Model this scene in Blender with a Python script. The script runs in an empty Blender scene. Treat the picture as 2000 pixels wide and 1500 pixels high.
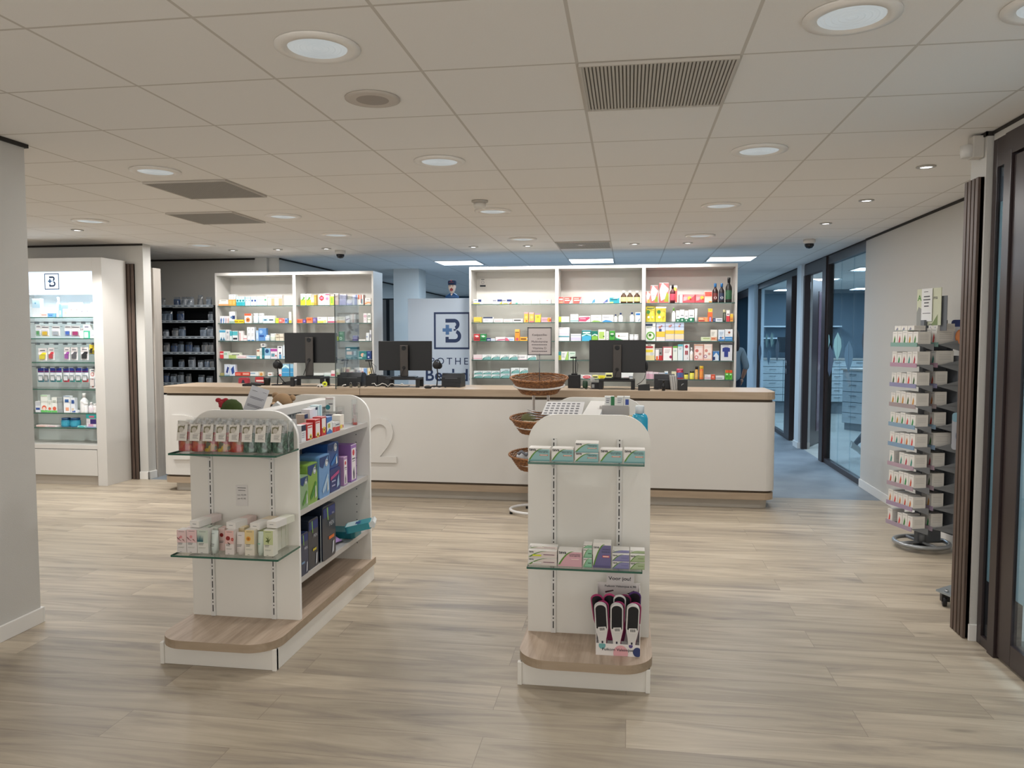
import bpy, math, random
from mathutils import Vector, Matrix
random.seed(7)
R = math.radians
C = bpy.context.scene.collection
SC = bpy.context.scene
# ------------------------------------------------------------------ camera
EYE = 1.567; CH = 2.60; FPX = 1519.0
YAW, PITCH = R(-8.55), R(-3.37)
fw = Vector((math.sin(YAW)*math.cos(PITCH), math.cos(YAW)*math.cos(PITCH), math.sin(PITCH)))
rt = Vector((math.cos(YAW), -math.sin(YAW), 0)); up = rt.cross(fw)
cam = bpy.data.cameras.new('camera'); co = bpy.data.objects.new('camera', cam); C.objects.link(co)
co.matrix_world = Matrix(((rt.x, up.x, -fw.x, 0), (rt.y, up.y, -fw.y, 0), (rt.z, up.z, -fw.z, EYE), (0, 0, 0, 1)))
cam.sensor_width = 36.0; cam.lens = 36.0*FPX/2000.0; cam.clip_start = 0.05
SC.camera = co
SC.view_settings.view_transform = 'Standard'; SC.view_settings.look = 'None'
SC.view_settings.exposure = 0.0; SC.view_settings.gamma = 1.0
SC.view_settings.use_curve_mapping = False
w = bpy.data.worlds.new('world'); SC.world = w; w.use_nodes = True
w.node_tree.nodes['Background'].inputs[0].default_value = (1.0, 0.965, 0.92, 1)
w.node_tree.nodes['Background'].inputs[1].default_value = 1.75

# ------------------------------------------------------------------ light levels
CAN_W, SPOT_W, PANEL_W, ROW_W = 13.5, 9.5, 34.0, 13.0
WARM, COOL, WHITE = (1.0, 0.985, 0.965), (0.57, 0.78, 1.0), (1.0, 0.98, 0.95)
def lamp(name, loc, kind, power, col, size=0.17, size_y=None, rot=(0, 0, 0), spot=None, parent=None):
    l = bpy.data.lights.new(name, kind); l.energy = power; l.color = col
    if kind == 'AREA':
        l.shape = 'DISK' if size_y is None else 'RECTANGLE'; l.size = size
        if size_y: l.size_y = size_y
    if kind == 'SPOT':
        l.spot_size = R(spot or 70); l.spot_blend = 0.6; l.shadow_soft_size = size
    o = bpy.data.objects.new(name, l); C.objects.link(o); o.location = loc; o.rotation_euler = rot
    if parent: o.parent = parent
    return o

# ------------------------------------------------------------------ materials
def lin(h):
    h = h.lstrip('#')
    if len(h) == 3: h = ''.join(c*2 for c in h)
    v = [int(h[i:i+2], 16)/255 for i in (0, 2, 4)]
    return tuple((c/12.92 if c <= 0.04045 else ((c+0.055)/1.055)**2.4) for c in v)
_M = {}
def mat(h, rough=0.55, metal=0.0, emit=0.0, name=None, bump=0, noise=0.0):
    key = (h, rough, metal, emit, bump, noise)
    if key in _M: return _M[key]
    m = bpy.data.materials.new(name or 'paint_'+h); m.use_nodes = True
    nt = m.node_tree; b = nt.nodes['Principled BSDF']; c = lin(h)+(1,)
    b.inputs['Base Color'].default_value = c
    b.inputs['Roughness'].default_value = rough; b.inputs['Metallic'].default_value = metal
    if emit:
        b.inputs['Emission Color'].default_value = c; b.inputs['Emission Strength'].default_value = emit
    if bump or noise:
        tc = nt.nodes.new('ShaderNodeTexCoord'); n = nt.nodes.new('ShaderNodeTexNoise')
        n.inputs['Scale'].default_value = bump or 40; n.inputs['Detail'].default_value = 6
        nt.links.new(tc.outputs['Object'], n.inputs['Vector'])
        if bump:
            bp = nt.nodes.new('ShaderNodeBump'); bp.inputs['Strength'].default_value = 0.25
            bp.inputs['Distance'].default_value = 0.004
            nt.links.new(n.outputs['Fac'], bp.inputs['Height']); nt.links.new(bp.outputs['Normal'], b.inputs['Normal'])
        if noise:
            mx = nt.nodes.new('ShaderNodeMixRGB'); mx.blend_type = 'MULTIPLY'; mx.inputs[0].default_value = noise
            mx.inputs[1].default_value = c; nt.links.new(n.outputs['Fac'], mx.inputs[2])
            nt.links.new(mx.outputs[0], b.inputs['Base Color'])
    _M[key] = m
    return m
def glass(name, tint=(0.93, 0.96, 0.95), refl=0.10, rough=0.02, body=None, fac=0.0):
    m = bpy.data.materials.new(name); m.use_nodes = True; nt = m.node_tree; nt.nodes.clear()
    out = nt.nodes.new('ShaderNodeOutputMaterial'); t = nt.nodes.new('ShaderNodeBsdfTransparent')
    t.inputs[0].default_value = tint+(1,)
    g = nt.nodes.new('ShaderNodeBsdfGlossy'); g.inputs['Roughness'].default_value = rough
    lw = nt.nodes.new('ShaderNodeLayerWeight'); lw.inputs[0].default_value = 0.35
    mp = nt.nodes.new('ShaderNodeMapRange'); mp.inputs[3].default_value = refl*0.5; mp.inputs[4].default_value = min(1, refl*5)
    nt.links.new(lw.outputs['Fresnel'], mp.inputs[0])
    mx = nt.nodes.new('ShaderNodeMixShader'); nt.links.new(mp.outputs[0], mx.inputs[0])
    nt.links.new(t.outputs[0], mx.inputs[1]); nt.links.new(g.outputs[0], mx.inputs[2]); last = mx
    if body:
        d = nt.nodes.new('ShaderNodeBsdfDiffuse'); d.inputs[0].default_value = body+(1,)
        tr = nt.nodes.new('ShaderNodeBsdfTranslucent'); tr.inputs[0].default_value = body+(1,)
        a = nt.nodes.new('ShaderNodeMixShader'); a.inputs[0].default_value = 0.5
        nt.links.new(d.outputs[0], a.inputs[1]); nt.links.new(tr.outputs[0], a.inputs[2])
        m2 = nt.nodes.new('ShaderNodeMixShader'); m2.inputs[0].default_value = fac
        nt.links.new(last.outputs[0], m2.inputs[1]); nt.links.new(a.outputs[0], m2.inputs[2]); last = m2
    nt.links.new(last.outputs[0], out.inputs[0])
    return m
def wood(name, c1, c2, c3, scale=1.0, axis=0, rough=0.45):
    m = bpy.data.materials.new(name); m.use_nodes = True; nt = m.node_tree; b = nt.nodes['Principled BSDF']
    tc = nt.nodes.new('ShaderNodeTexCoord'); mp = nt.nodes.new('ShaderNodeMapping')
    s = [14*scale]*3; s[axis] = 1.1*scale; mp.inputs['Scale'].default_value = s
    n = nt.nodes.new('ShaderNodeTexNoise'); n.inputs['Scale'].default_value = 1.6; n.inputs['Detail'].default_value = 8; n.inputs['Roughness'].default_value = 0.62
    n.inputs['Distortion'].default_value = 0.5
    r = nt.nodes.new('ShaderNodeValToRGB'); e = r.color_ramp.elements
    e[0].position = 0.32; e[0].color = lin(c1)+(1,); e[1].position = 0.7; e[1].color = lin(c3)+(1,)
    k = r.color_ramp.elements.new(0.5); k.color = lin(c2)+(1,)
    L = nt.links.new
    L(tc.outputs['Object'], mp.inputs[0]); L(mp.outputs[0], n.inputs['Vector']); L(n.outputs['Fac'], r.inputs[0]); L(r.outputs[0], b.inputs['Base Color'])
    b.inputs['Roughness'].default_value = rough
    return m
def plank_floor():
    m = bpy.data.materials.new('oak_plank_vinyl'); m.use_nodes = True; nt = m.node_tree; b = nt.nodes['Principled BSDF']; L = nt.links.new
    N = nt.nodes.new
    tc = N('ShaderNodeTexCoord')
    br = N('ShaderNodeTexBrick'); br.offset = 0.37; br.inputs['Scale'].default_value = 1.0
    br.inputs['Brick Width'].default_value = 1.5; br.inputs['Row Height'].default_value = 0.225
    br.inputs['Mortar Size'].default_value = 0.0012; br.inputs['Mortar Smooth'].default_value = 0.2
    br.inputs['Color1'].default_value = (0, 0, 0, 1); br.inputs['Color2'].default_value = (1, 1, 1, 1); br.inputs['Mortar'].default_value = (0.5, 0.5, 0.5, 1)
    L(tc.outputs['Object'], br.inputs['Vector'])
    mp = N('ShaderNodeMapping'); mp.inputs['Scale'].default_value = (0.75, 7.5, 1)
    L(tc.outputs['Object'], mp.inputs[0])
    ad = N('ShaderNodeVectorMath'); ad.operation = 'MULTIPLY_ADD'
    sp = N('ShaderNodeCombineXYZ'); L(br.outputs['Color'], sp.inputs[0]); L(br.outputs['Color'], sp.inputs[1]); L(br.outputs['Color'], sp.inputs[2])
    ad.inputs[1].default_value = (9, 5, 3); L(sp.outputs[0], ad.inputs[0]); L(mp.outputs[0], ad.inputs[2])
    n = N('ShaderNodeTexNoise'); n.inputs['Scale'].default_value = 1.5; n.inputs['Detail'].default_value = 9; n.inputs['Roughness'].default_value = 0.6; n.inputs['Distortion'].default_value = 0.9
    L(ad.outputs[0], n.inputs['Vector'])
    r = N('ShaderNodeValToRGB'); e = r.color_ramp.elements
    e[0].position = 0.28; e[0].color = lin('877d72')+(1,); e[1].position = 0.72; e[1].color = lin('c0b4a2')+(1,)
    k = e.new(0.45); k.color = lin('a69987')+(1,); k = e.new(0.56); k.color = lin('b3a692')+(1,)
    L(n.outputs['Fac'], r.inputs[0])
    # knots
    mp2 = N('ShaderNodeMapping'); mp2.inputs['Scale'].default_value = (1.6, 6.0, 1); L(tc.outputs['Object'], mp2.inputs[0])
    v = N('ShaderNodeTexVoronoi'); v.inputs['Scale'].default_value = 1.0; v.inputs['Randomness'].default_value = 1; L(mp2.outputs[0], v.inputs['Vector'])
    kr = N('ShaderNodeMapRange'); kr.inputs[1].default_value = 0.02; kr.inputs[2].default_value = 0.13; kr.inputs[3].default_value = 0.62; kr.inputs[4].default_value = 1.0
    L(v.outputs['Distance'], kr.inputs[0])
    mk = N('ShaderNodeMixRGB'); mk.blend_type = 'MULTIPLY'; mk.inputs[0].default_value = 1; L(r.outputs[0], mk.inputs[1])
    cmb = N('ShaderNodeCombineXYZ'); [L(kr.outputs[0], cmb.inputs[i]) for i in range(3)]
    L(cmb.outputs[0], mk.inputs[2])
    # per plank tone
    tr = N('ShaderNodeMapRange'); tr.inputs[3].default_value = 0.86; tr.inputs[4].default_value = 1.08; L(br.outputs['Color'], tr.inputs[0])
    cm = N('ShaderNodeCombineXYZ'); [L(tr.outputs[0], cm.inputs[i]) for i in range(3)]
    m3 = N('ShaderNodeMixRGB'); m3.blend_type = 'MULTIPLY'; m3.inputs[0].default_value = 1; L(mk.outputs[0], m3.inputs[1]); L(cm.outputs[0], m3.inputs[2])
    m4 = N('ShaderNodeMixRGB'); m4.inputs[2].default_value = lin('85796a')+(1,); L(m3.outputs[0], m4.inputs[1])
    mf = N('ShaderNodeMath'); mf.operation = 'MULTIPLY'; mf.inputs[1].default_value = 1.75; L(br.outputs['Fac'], mf.inputs[0]); L(mf.outputs[0], m4.inputs[0])
    L(m4.outputs[0], b.inputs['Base Color'])
    b.inputs['Roughness'].default_value = 0.42
    bp = N('ShaderNodeBump'); bp.inputs['Strength'].default_value = 0.08; L(n.outputs['Fac'], bp.inputs['Height']); L(bp.outputs['Normal'], b.inputs['Normal'])
    return m
def mottled(name, c1, c2, scale, rough=0.6, detail=6):
    m = bpy.data.materials.new(name); m.use_nodes = True; nt = m.node_tree; b = nt.nodes['Principled BSDF']
    tc = nt.nodes.new('ShaderNodeTexCoord'); n = nt.nodes.new('ShaderNodeTexNoise'); n.inputs['Scale'].default_value = scale; n.inputs['Detail'].default_value = detail
    r = nt.nodes.new('ShaderNodeValToRGB'); r.color_ramp.elements[0].position = 0.35; r.color_ramp.elements[1].position = 0.65
    r.color_ramp.elements[0].color = lin(c1)+(1,); r.color_ramp.elements[1].color = lin(c2)+(1,)
    L = nt.links.new; L(tc.outputs['Object'], n.inputs['Vector']); L(n.outputs['Fac'], r.inputs[0]); L(r.outputs[0], b.inputs['Base Color'])
    b.inputs['Roughness'].default_value = rough
    return m
GX0, GY0, GT = -0.803, 2.993, 0.6
def ceiling_mat():
    m = bpy.data.materials.new('ceiling_tiles'); m.use_nodes = True; nt = m.node_tree; b = nt.nodes['Principled BSDF']; L = nt.links.new; N = nt.nodes.new
    tc = N('ShaderNodeTexCoord'); sx = N('ShaderNodeSeparateXYZ'); L(tc.outputs['Object'], sx.inputs[0])
    def line(sock, off):
        a = N('ShaderNodeMath'); a.operation = 'SUBTRACT'; L(sock, a.inputs[0]); a.inputs[1].default_value = off-60
        d = N('ShaderNodeMath'); d.operation = 'DIVIDE'; L(a.outputs[0], d.inputs[0]); d.inputs[1].default_value = GT
        f = N('ShaderNodeMath'); f.operation = 'FRACT'; L(d.outputs[0], f.inputs[0])
        s = N('ShaderNodeMath'); s.operation = 'SUBTRACT'; L(f.outputs[0], s.inputs[0]); s.inputs[1].default_value = 0.5
        ab = N('ShaderNodeMath'); ab.operation = 'ABSOLUTE'; L(s.outputs[0], ab.inputs[0])
        g = N('ShaderNodeMath'); g.operation = 'GREATER_THAN'; L(ab.outputs[0], g.inputs[0]); g.inputs[1].default_value = 0.5-0.0105
        return g
    mx = N('ShaderNodeMath'); mx.operation = 'MAXIMUM'; L(line(sx.outputs[0], GX0).outputs[0], mx.inputs[0]); L(line(sx.outputs[1], GY0).outputs[0], mx.inputs[1])
    n = N('ShaderNodeTexNoise'); n.inputs['Scale'].default_value = 180; n.inputs['Detail'].default_value = 3; L(tc.outputs['Object'], n.inputs['Vector'])
    r = N('ShaderNodeValToRGB'); r.color_ramp.elements[0].color = lin('ebe8e3')+(1,); r.color_ramp.elements[1].color = lin('f1eeea')+(1,)
    L(n.outputs['Fac'], r.inputs[0])
    c = N('ShaderNodeMixRGB'); L(mx.outputs[0], c.inputs[0]); L(r.outputs[0], c.inputs[1]); c.inputs[2].default_value = lin('cdc7be')+(1,)
    L(c.outputs[0], b.inputs['Base Color']); b.inputs['Roughness'].default_value = 0.9
    return m

WHITEP = mat('cfccc7', 0.45, name='white_lacquer'); WALL = mat('c8c6c1', 0.85, bump=220, name='wall_paint')
SKIRT = mat('e4e2de', 0.4, name='skirting_white')
DARKGAP = mat('2a2622', 0.8); BLACK = mat('0c0d10', 0.35, name='black_plastic'); BLACKM = mat('141518', 0.6)
BROWN = mat('2f2424', 0.35, name='dark_brown_frame')
SLAT = wood('walnut_slat', '43362e', '524239', '5d4b41', 2, 2, 0.5)
OAK = wood('oak_laminate', 'ae9a85', 'b8a48e', 'c1ae99', 1.3, 0)
OAKE = wood('oak_laminate_edge', '9c8a75', 'a4917b', 'ab9984', 1.3, 0)
OAKY = wood('oak_laminate_long', 'a58f7b', 'b8a38f', 'c9b5a2', 1.3, 1)
CHROME = mat('b8bbbe', 0.25, 1.0, name='chrome'); STEEL = mat('8b9095', 0.4, 0.8); GREYM = mat('9a9a9a', 0.5)
GLS = glass('clear_glass', (0.95, 0.975, 0.965), 0.10)
GEDGE = mat('2e5c4c', 0.15, name='green_glass_edge'); GEDGE2 = mat('46655f', 0.2)
PARTG = glass('partition_glass', (0.88, 0.94, 0.96), 0.06)
FROST = glass('frosted_film', (0.5, 0.55, 0.58), 0.04, 0.3, (0.62, 0.74, 0.78), 0.86)
NAVY = mat('16305a', 0.5, name='navy_print'); NAVY2 = mat('4a73a5', 0.5)
WICKER = None

# ------------------------------------------------------------------ mesh builder
class MB:
    def __init__(s): s.v = []; s.f = []; s.mi = []; s.sm = []; s.mats = []; s.M = Matrix.Identity(4)
    def m(s, mt):
        if mt not in s.mats: s.mats.append(mt)
        return s.mats.index(mt)
    def add(s, vs, fs, mt, smooth=False):
        k = len(s.v); i = s.m(mt); s.v += [tuple(s.M @ Vector(p)) for p in vs]
        for f in fs: s.f.append(tuple(k+a for a in f)); s.mi.append(i); s.sm.append(smooth)
        return s
    def box(s, x0, y0, z0, x1, y1, z1, mt):
        return s.add([(x0, y0, z0), (x1, y0, z0), (x1, y1, z0), (x0, y1, z0), (x0, y0, z1), (x1, y0, z1), (x1, y1, z1), (x0, y1, z1)],
              [(0, 3, 2, 1), (4, 5, 6, 7), (0, 1, 5, 4), (1, 2, 6, 5), (2, 3, 7, 6), (3, 0, 4, 7)], mt)
    def poly(s, pts, mt): return s.add(pts, [tuple(range(len(pts)))], mt)
    def prism(s, pts, ax, a, b, mt, edge=None):
        """2D outline extruded along axis ax (0,1,2) from a to b"""
        def P(p, t):
            if ax == 0: return (t, p[0], p[1])
            if ax == 1: return (p[0], t, p[1])
            return (p[0], p[1], t)
        n = len(pts); A = [P(p, a) for p in pts]; B = [P(p, b) for p in pts]
        s.add(A+B, [tuple(range(n))[::-1], tuple(range(n, 2*n))], mt)
        s.add(A+B, [(i, (i+1) % n, n+(i+1) % n, n+i) for i in range(n)], edge or mt)
        return s
    def lathe(s, prof, mt, c=(0, 0, 0), n=20, mts=None, sy=1.0):
        vs = []; 
        for r, z in prof:
            for k in range(n):
                a = 2*math.pi*k/n; vs.append((c[0]+r*math.cos(a), c[1]+sy*r*math.sin(a), c[2]+z))
        for j in range(len(prof)-1):
            sub = [(j*n+k, j*n+(k+1) % n, (j+1)*n+(k+1) % n, (j+1)*n+k) for k in range(n)]
            base = len(s.v)
            if j == 0: s.v += [tuple(s.M @ Vector(p)) for p in vs]; k0 = base
            i = s.m(mts[j] if mts else mt)
            for f in sub: s.f.append(tuple(k0+a for a in f)); s.mi.append(i); s.sm.append(True)
        if prof[0][0] > 1e-5: s.f.append(tuple(k0+k for k in range(n))[::-1]); s.mi.append(s.m(mts[0] if mts else mt)); s.sm.append(False)
        if prof[-1][0] > 1e-5: s.f.append(tuple(k0+(len(prof)-1)*n+k for k in range(n))); s.mi.append(s.m(mts[-1] if mts else mt)); s.sm.append(False)
        return s
    def tube(s, path, r, mt, n=8, closed=False):
        P = [Vector(p) for p in path]; m = len(P); vs = []; u0 = None
        for i in range(m):
            a = P[(i-1) % m] if (closed or i > 0) else P[i]; b = P[(i+1) % m] if (closed or i < m-1) else P[i]
            t = (b-a).normalized()
            if u0 is None: u = t.orthogonal().normalized()
            else: u = (u0-t*u0.dot(t)); u = u.normalized() if u.length > 1e-6 else t.orthogonal().normalized()
            u0 = u; v = t.cross(u)
            for k in range(n):
                q = 2*math.pi*k/n; vs.append(tuple(P[i]+(u*math.cos(q)+v*math.sin(q))*r))
        fs = []
        for i in range(m if closed else m-1):
            for k in range(n):
                fs.append((i*n+k, i*n+(k+1) % n, ((i+1) % m)*n+(k+1) % n, ((i+1) % m)*n+k))
        if not closed: fs += [tuple(range(n))[::-1], tuple((m-1)*n+k for k in range(n))]
        return s.add(vs, fs, mt, True)
    def sphere(s, c, r, mt, n=14, sc=(1, 1, 1)):
        pr = [(max(1e-6, r*math.sin(math.pi*i/n)), -r*math.cos(math.pi*i/n)*sc[2]) for i in range(n+1)]
        old = s.M.copy(); s.M = s.M @ Matrix.Translation(c) @ Matrix.Diagonal((sc[0], sc[1], 1, 1)); s.lathe(pr, mt, n=n+4); s.M = old
        return s
    def text(s, t, size, o, mt, u=(1, 0, 0), v=(0, 0, 1), align='CENTER', sp=1.0, bold=0.0, ext=0.0):
        vs, fs = text_mesh(t, align, sp, bold, ext); u = Vector(u); v = Vector(v); o = Vector(o); nrm = u.cross(v)
        return s.add([tuple(o+u*(p[0]*size)+v*(p[1]*size)+nrm*(p[2]*size)) for p in vs], fs, mt)
    def build(s, name, parent=None, loc=None, rotz=0, bevel=0, seg=2, kind=None, smooth=None):
        me = bpy.data.meshes.new(name); me.from_pydata(s.v, [], s.f)
        for mt in s.mats: me.materials.append(mt)
        me.polygons.foreach_set('material_index', s.mi); me.polygons.foreach_set('use_smooth', s.sm); me.update()
        o = bpy.data.objects.new(name, me); C.objects.link(o)
        if parent: o.parent = parent
        if loc is not None: o.location = loc
        if rotz: o.rotation_euler = (0, 0, rotz)
        if bevel:
            b = o.modifiers.new('bevel', 'BEVEL'); b.width = bevel; b.segments = seg; b.limit_method = 'ANGLE'; b.angle_limit = R(40)
        if kind: o['kind'] = kind
        return o
_T = {}
def text_mesh(t, align, sp, bold, ext):
    k = (t, align, sp, bold, ext)
    if k in _T: return _T[k]
    cu = bpy.data.curves.new('lettering', 'FONT'); cu.body = t; cu.size = 1; cu.align_x = align; cu.space_character = sp
    cu.offset = bold; cu.resolution_u = 3; cu.extrude = ext
    o = bpy.data.objects.new('lettering', cu); C.objects.link(o); bpy.context.view_layer.update()
    me = o.to_mesh(); vs = [tuple(v.co) for v in me.vertices]; fs = [tuple(p.vertices) for p in me.polygons]
    o.to_mesh_clear(); bpy.data.objects.remove(o); bpy.data.curves.remove(cu)
    _T[k] = (vs, fs); return _T[k]
def tag(o, label, cat, group=None):
    o['label'] = label; o['category'] = cat
    if group: o['group'] = group
    return o
def thing(name, label, cat, loc=(0, 0, 0), rotz=0, group=None):
    o = bpy.data.objects.new(name, None); C.objects.link(o); o.location = loc; o.rotation_euler = (0, 0, rotz); o.empty_display_size = 0.1
    return tag(o, label, cat, group)
def dup(root, loc, label=None, rotz=None):
    r = root.copy(); C.objects.link(r); r.location = loc
    if rotz is not None: r.rotation_euler = (0, 0, rotz)
    if label: r['label'] = label
    for ch in root.children:
        c = ch.copy(); C.objects.link(c); c.parent = r
        for g in ch.children:
            d = g.copy(); C.objects.link(d); d.parent = c
    return r
def ray(px, py): return fw + rt*((px-1000)/FPX) - up*((py-750)/FPX)
def atY(px, py, y): d = ray(px, py); t = y/d.y; return Vector((d.x*t, y, EYE+d.z*t))
def atX(px, py, x): d = ray(px, py); t = x/d.x; return Vector((x, d.y*t, EYE+d.z*t))
def rrect(x0, z0, x1, z1, r, n=8, corners=(1, 1, 1, 1)):
    """rounded rectangle outline; corners: bl, br, tr, tl"""
    pts = []
    for (cx, cz, a0, on) in ((x0+r, z0+r, 180, corners[0]), (x1-r, z0+r, 270, corners[1]), (x1-r, z1-r, 0, corners[2]), (x0+r, z1-r, 90, corners[3])):
        if on:
            for k in range(n+1): a = R(a0+90*k/n); pts.append((cx+r*math.cos(a), cz+r*math.sin(a)))
        else:
            pts.append((x0 if cx < (x0+x1)/2 else x1, z0 if cz < (z0+z1)/2 else z1))
    return pts
def logo(mb, cx, y, cz, S, frame=NAVY, bar=NAVY, plus=NAVY2, ft=0.05):
    """square frame, broken B with a plus at its left; S side length, on plane y facing -y"""
    h = S/2; t = S*ft; y0 = [y]
    for (a, b, c, d) in ((-h, h-t, h, h), (-h, -h, h, -h+t), (-h, -h+t, -h+t, h-t), (h-t, -h+t, h, h-t)):
        mb.poly([(cx+a, y, cz+b), (cx+c, y, cz+b), (cx+c, y, cz+d), (cx+a, y, cz+d)], frame)
    def arc(ccx, ccz, r0, r1, a0, a1, n=14):
        for k in range(n):
            p, q = R(a0+(a1-a0)*k/n), R(a0+(a1-a0)*(k+1)/n)
            mb.poly([(cx+S*(ccx+r0*math.cos(p)), y, cz+S*(ccz+r0*math.sin(p))), (cx+S*(ccx+r1*math.cos(p)), y, cz+S*(ccz+r1*math.sin(p))),
                     (cx+S*(ccx+r1*math.cos(q)), y, cz+S*(ccz+r1*math.sin(q))), (cx+S*(ccx+r0*math.cos(q)), y, cz+S*(ccz+r0*math.sin(q)))], bar)
    def rc(a, b, c, d, m, y=None): y = y0[0]; mb.poly([(cx+S*a, y, cz+S*b), (cx+S*c, y, cz+S*b), (cx+S*c, y, cz+S*d), (cx+S*a, y, cz+S*d)], m)
    rc(-.18, .22, .06, .32, bar); arc(.06, .17, .055, .15, 90, -72); arc(.08, -.145, .08, .175, 72, -90)
    rc(.045, -.0, .105, .045, bar); rc(-.18, -.32, .08, -.225, bar); rc(-.18, -.225, -.09, -.165, bar)
    y0[0] -= 0.0005; rc(-.26, -.025, -.0, .065, plus); y0[0] -= 0.0003; rc(-.175, -.105, -.08, .16, plus)
ORD = ['', 'first', 'second', 'third', 'fourth', 'fifth', 'sixth', 'seventh', 'eighth', 'ninth', 'tenth', 'eleventh', 'twelfth', 'thirteenth', 'fourteenth', 'fifteenth', 'sixteenth', 'seventeenth', 'eighteenth', 'nineteenth', 'twentieth']

# ------------------------------------------------------------------ room shell
def struct(name, mb, **k): return mb.build(name, kind='structure', **k)
FL = plank_floor()
m = MB(); m.box(-9, -1.6, -0.1, 3.6, 7.88, 0, FL); struct('floor', m)
m = MB(); m.box(-9, 7.88, -0.1, 2.45, 19, 0, mottled('blue_grey_vinyl', '70787f', '848b91', 2.2, 0.5)); struct('floor', m)
m = MB(); m.box(2.45, 7.88, -0.1, 7, 19, 0, mottled('pale_vinyl', 'a3a59f', 'b0b1aa', 3, 0.5)); struct('floor', m)
CM = ceiling_mat()
m = MB(); m.box(-9, -1.6, CH, 7, 19, CH+0.08, CM); struct('ceiling', m)
# left foreground wall
m = MB(); m.box(-3.5, -1.6, 0, -3.2, 3.78, CH, WALL); struct('wall_left', m)
m = MB(); m.box(-3.2, -1.6, 0, -3.185, 3.78, 0.085, SKIRT); m.box(-3.5, 3.78, 0, -3.185, 3.795, 0.085, SKIRT); struct('baseboard_left', m, bevel=0.003)
m = MB(); m.box(-3.2, -1.6, CH-0.02, -3.185, 3.795, CH-0.001, DARKGAP); m.box(-3.5, 3.78, CH-0.02, -3.2, 3.795, CH-0.001, DARKGAP); struct('trim_1', m)
# far left
m = MB(); m.box(-9.1, -1.6, 0, -9, 19, CH, WALL); struct('wall_far_left', m)
m = MB(); m.box(-9, 7.88, 0, -5.27, 8.02, CH, WALL); struct('wall_display', m)
m = MB(); m.box(-5.37, 7.865, 0, -5.255, 7.88, 0.085, SKIRT); m.box(-5.27, 7.865, 0, -5.255, 8.02, 0.085, SKIRT); struct('baseboard_display', m, bevel=0.003)
m = MB(); m.box(-9, 7.872, CH-0.022, -5.27, 7.88, CH-0.001, DARKGAP); struct('trim_2', m)
# back-left wall with pilaster, then receding wall
m = MB(); m.box(-9, 9.52, 0, -4.56, 9.66, CH, WALL); struct('wall_back_left', m)
m = MB(); m.box(-4.76, 9.46, 0, -4.6, 9.52, CH, WALL); m.box(-4.56, 9.52, 0, -4.46, 19, CH, WALL); struct('wall_back_corridor', m)
m = MB(); m.box(-4.46, 9.52, CH-0.022, -4.452, 19, CH-0.001, DARKGAP); m.box(-9, 9.51, CH-0.022, -4.76, 9.52, CH-0.001, DARKGAP); struct('trim_3', m)
# column behind the counter
m = MB(); m.box(-3.49, 11.3, 0, -3.1, 11.7, CH, WALL); struct('wall_column', m)
# far dark wall
m = MB(); m.box(-9, 18.9, 0, 7, 19, CH, mat('435a6b', 0.8)); struct('wall_back', m)
# right wall of the shop, up to the glass partition
RX = 2.43
m = MB(); m.box(RX, 4.45, 0, RX+0.12, 8.62, CH, WALL); struct('wall_right', m)
m = MB(); m.box(RX-0.014, 4.45, 0, RX, 8.62, 0.085, SKIRT); struct('baseboard_right', m, bevel=0.003)
m = MB(); m.box(RX-0.008, 4.45, CH-0.022, RX, 8.62, CH-0.001, DARKGAP); struct('trim_4', m)
# stub wall with slats, entrance facade
m = MB(); m.box(1.765, 4.27, 0, 2.7, 4.45, CH, WALL); struct('wall_entrance', m)
m = MB(); m.box(1.755, 4.256, 0, 1.80, 4.27, 0.085, SKIRT); struct('baseboard_entrance', m)
m = MB(); m.box(1.757, 4.262, CH-0.022, 1.80, 4.27, CH-0.001, DARKGAP); m.box(1.757, 4.262, CH-0.022, 1.765, 4.45, CH-0.001, DARKGAP); struct('trim_5', m)
def slats(name, cx, cy, ax, z1):
    m = MB()
    if ax == 'y':
        m.box(cx+0.012, cy, 0.004, cx+0.03, cy+0.16, z1, DARKGAP)
        for k in range(4): m.box(cx, cy+k*0.043, 0.002, cx+0.03, cy+k*0.043+0.031, z1, SLAT)
    else:
        m.box(cx, cy+0.012, 0.004, cx+0.16, cy+0.03, z1, DARKGAP)
        for k in range(4): m.box(cx+k*0.043, cy, 0.002, cx+k*0.043+0.031, cy+0.03, z1, SLAT)
    return struct(name, m, bevel=0.0015)
slats('trim_6', 1.735, 4.285, 'y', 2.38)
slats('trim_7', -5.53, 7.85, 'x', 2.38)
# grey wood side panel behind the display wall
t = thing('wardrobe', 'tall grey wood cupboard beside the brown slats, behind the counter end', 'cupboard', (-5.42, 8.03, 0))
m = MB(); m.box(-0.3, 0, 0.0, 0.17, 0.14, 2.35, wood('grey_wood', 'a19a92', 'aaa39b', 'b1aaa2', 1.4, 2)); m.build('side_panel', t)
m = MB(); m.box(-0.3, 0.14, 0.05, 0.15, 0.16, 2.33, GREYM); m.build('door', t)

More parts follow.
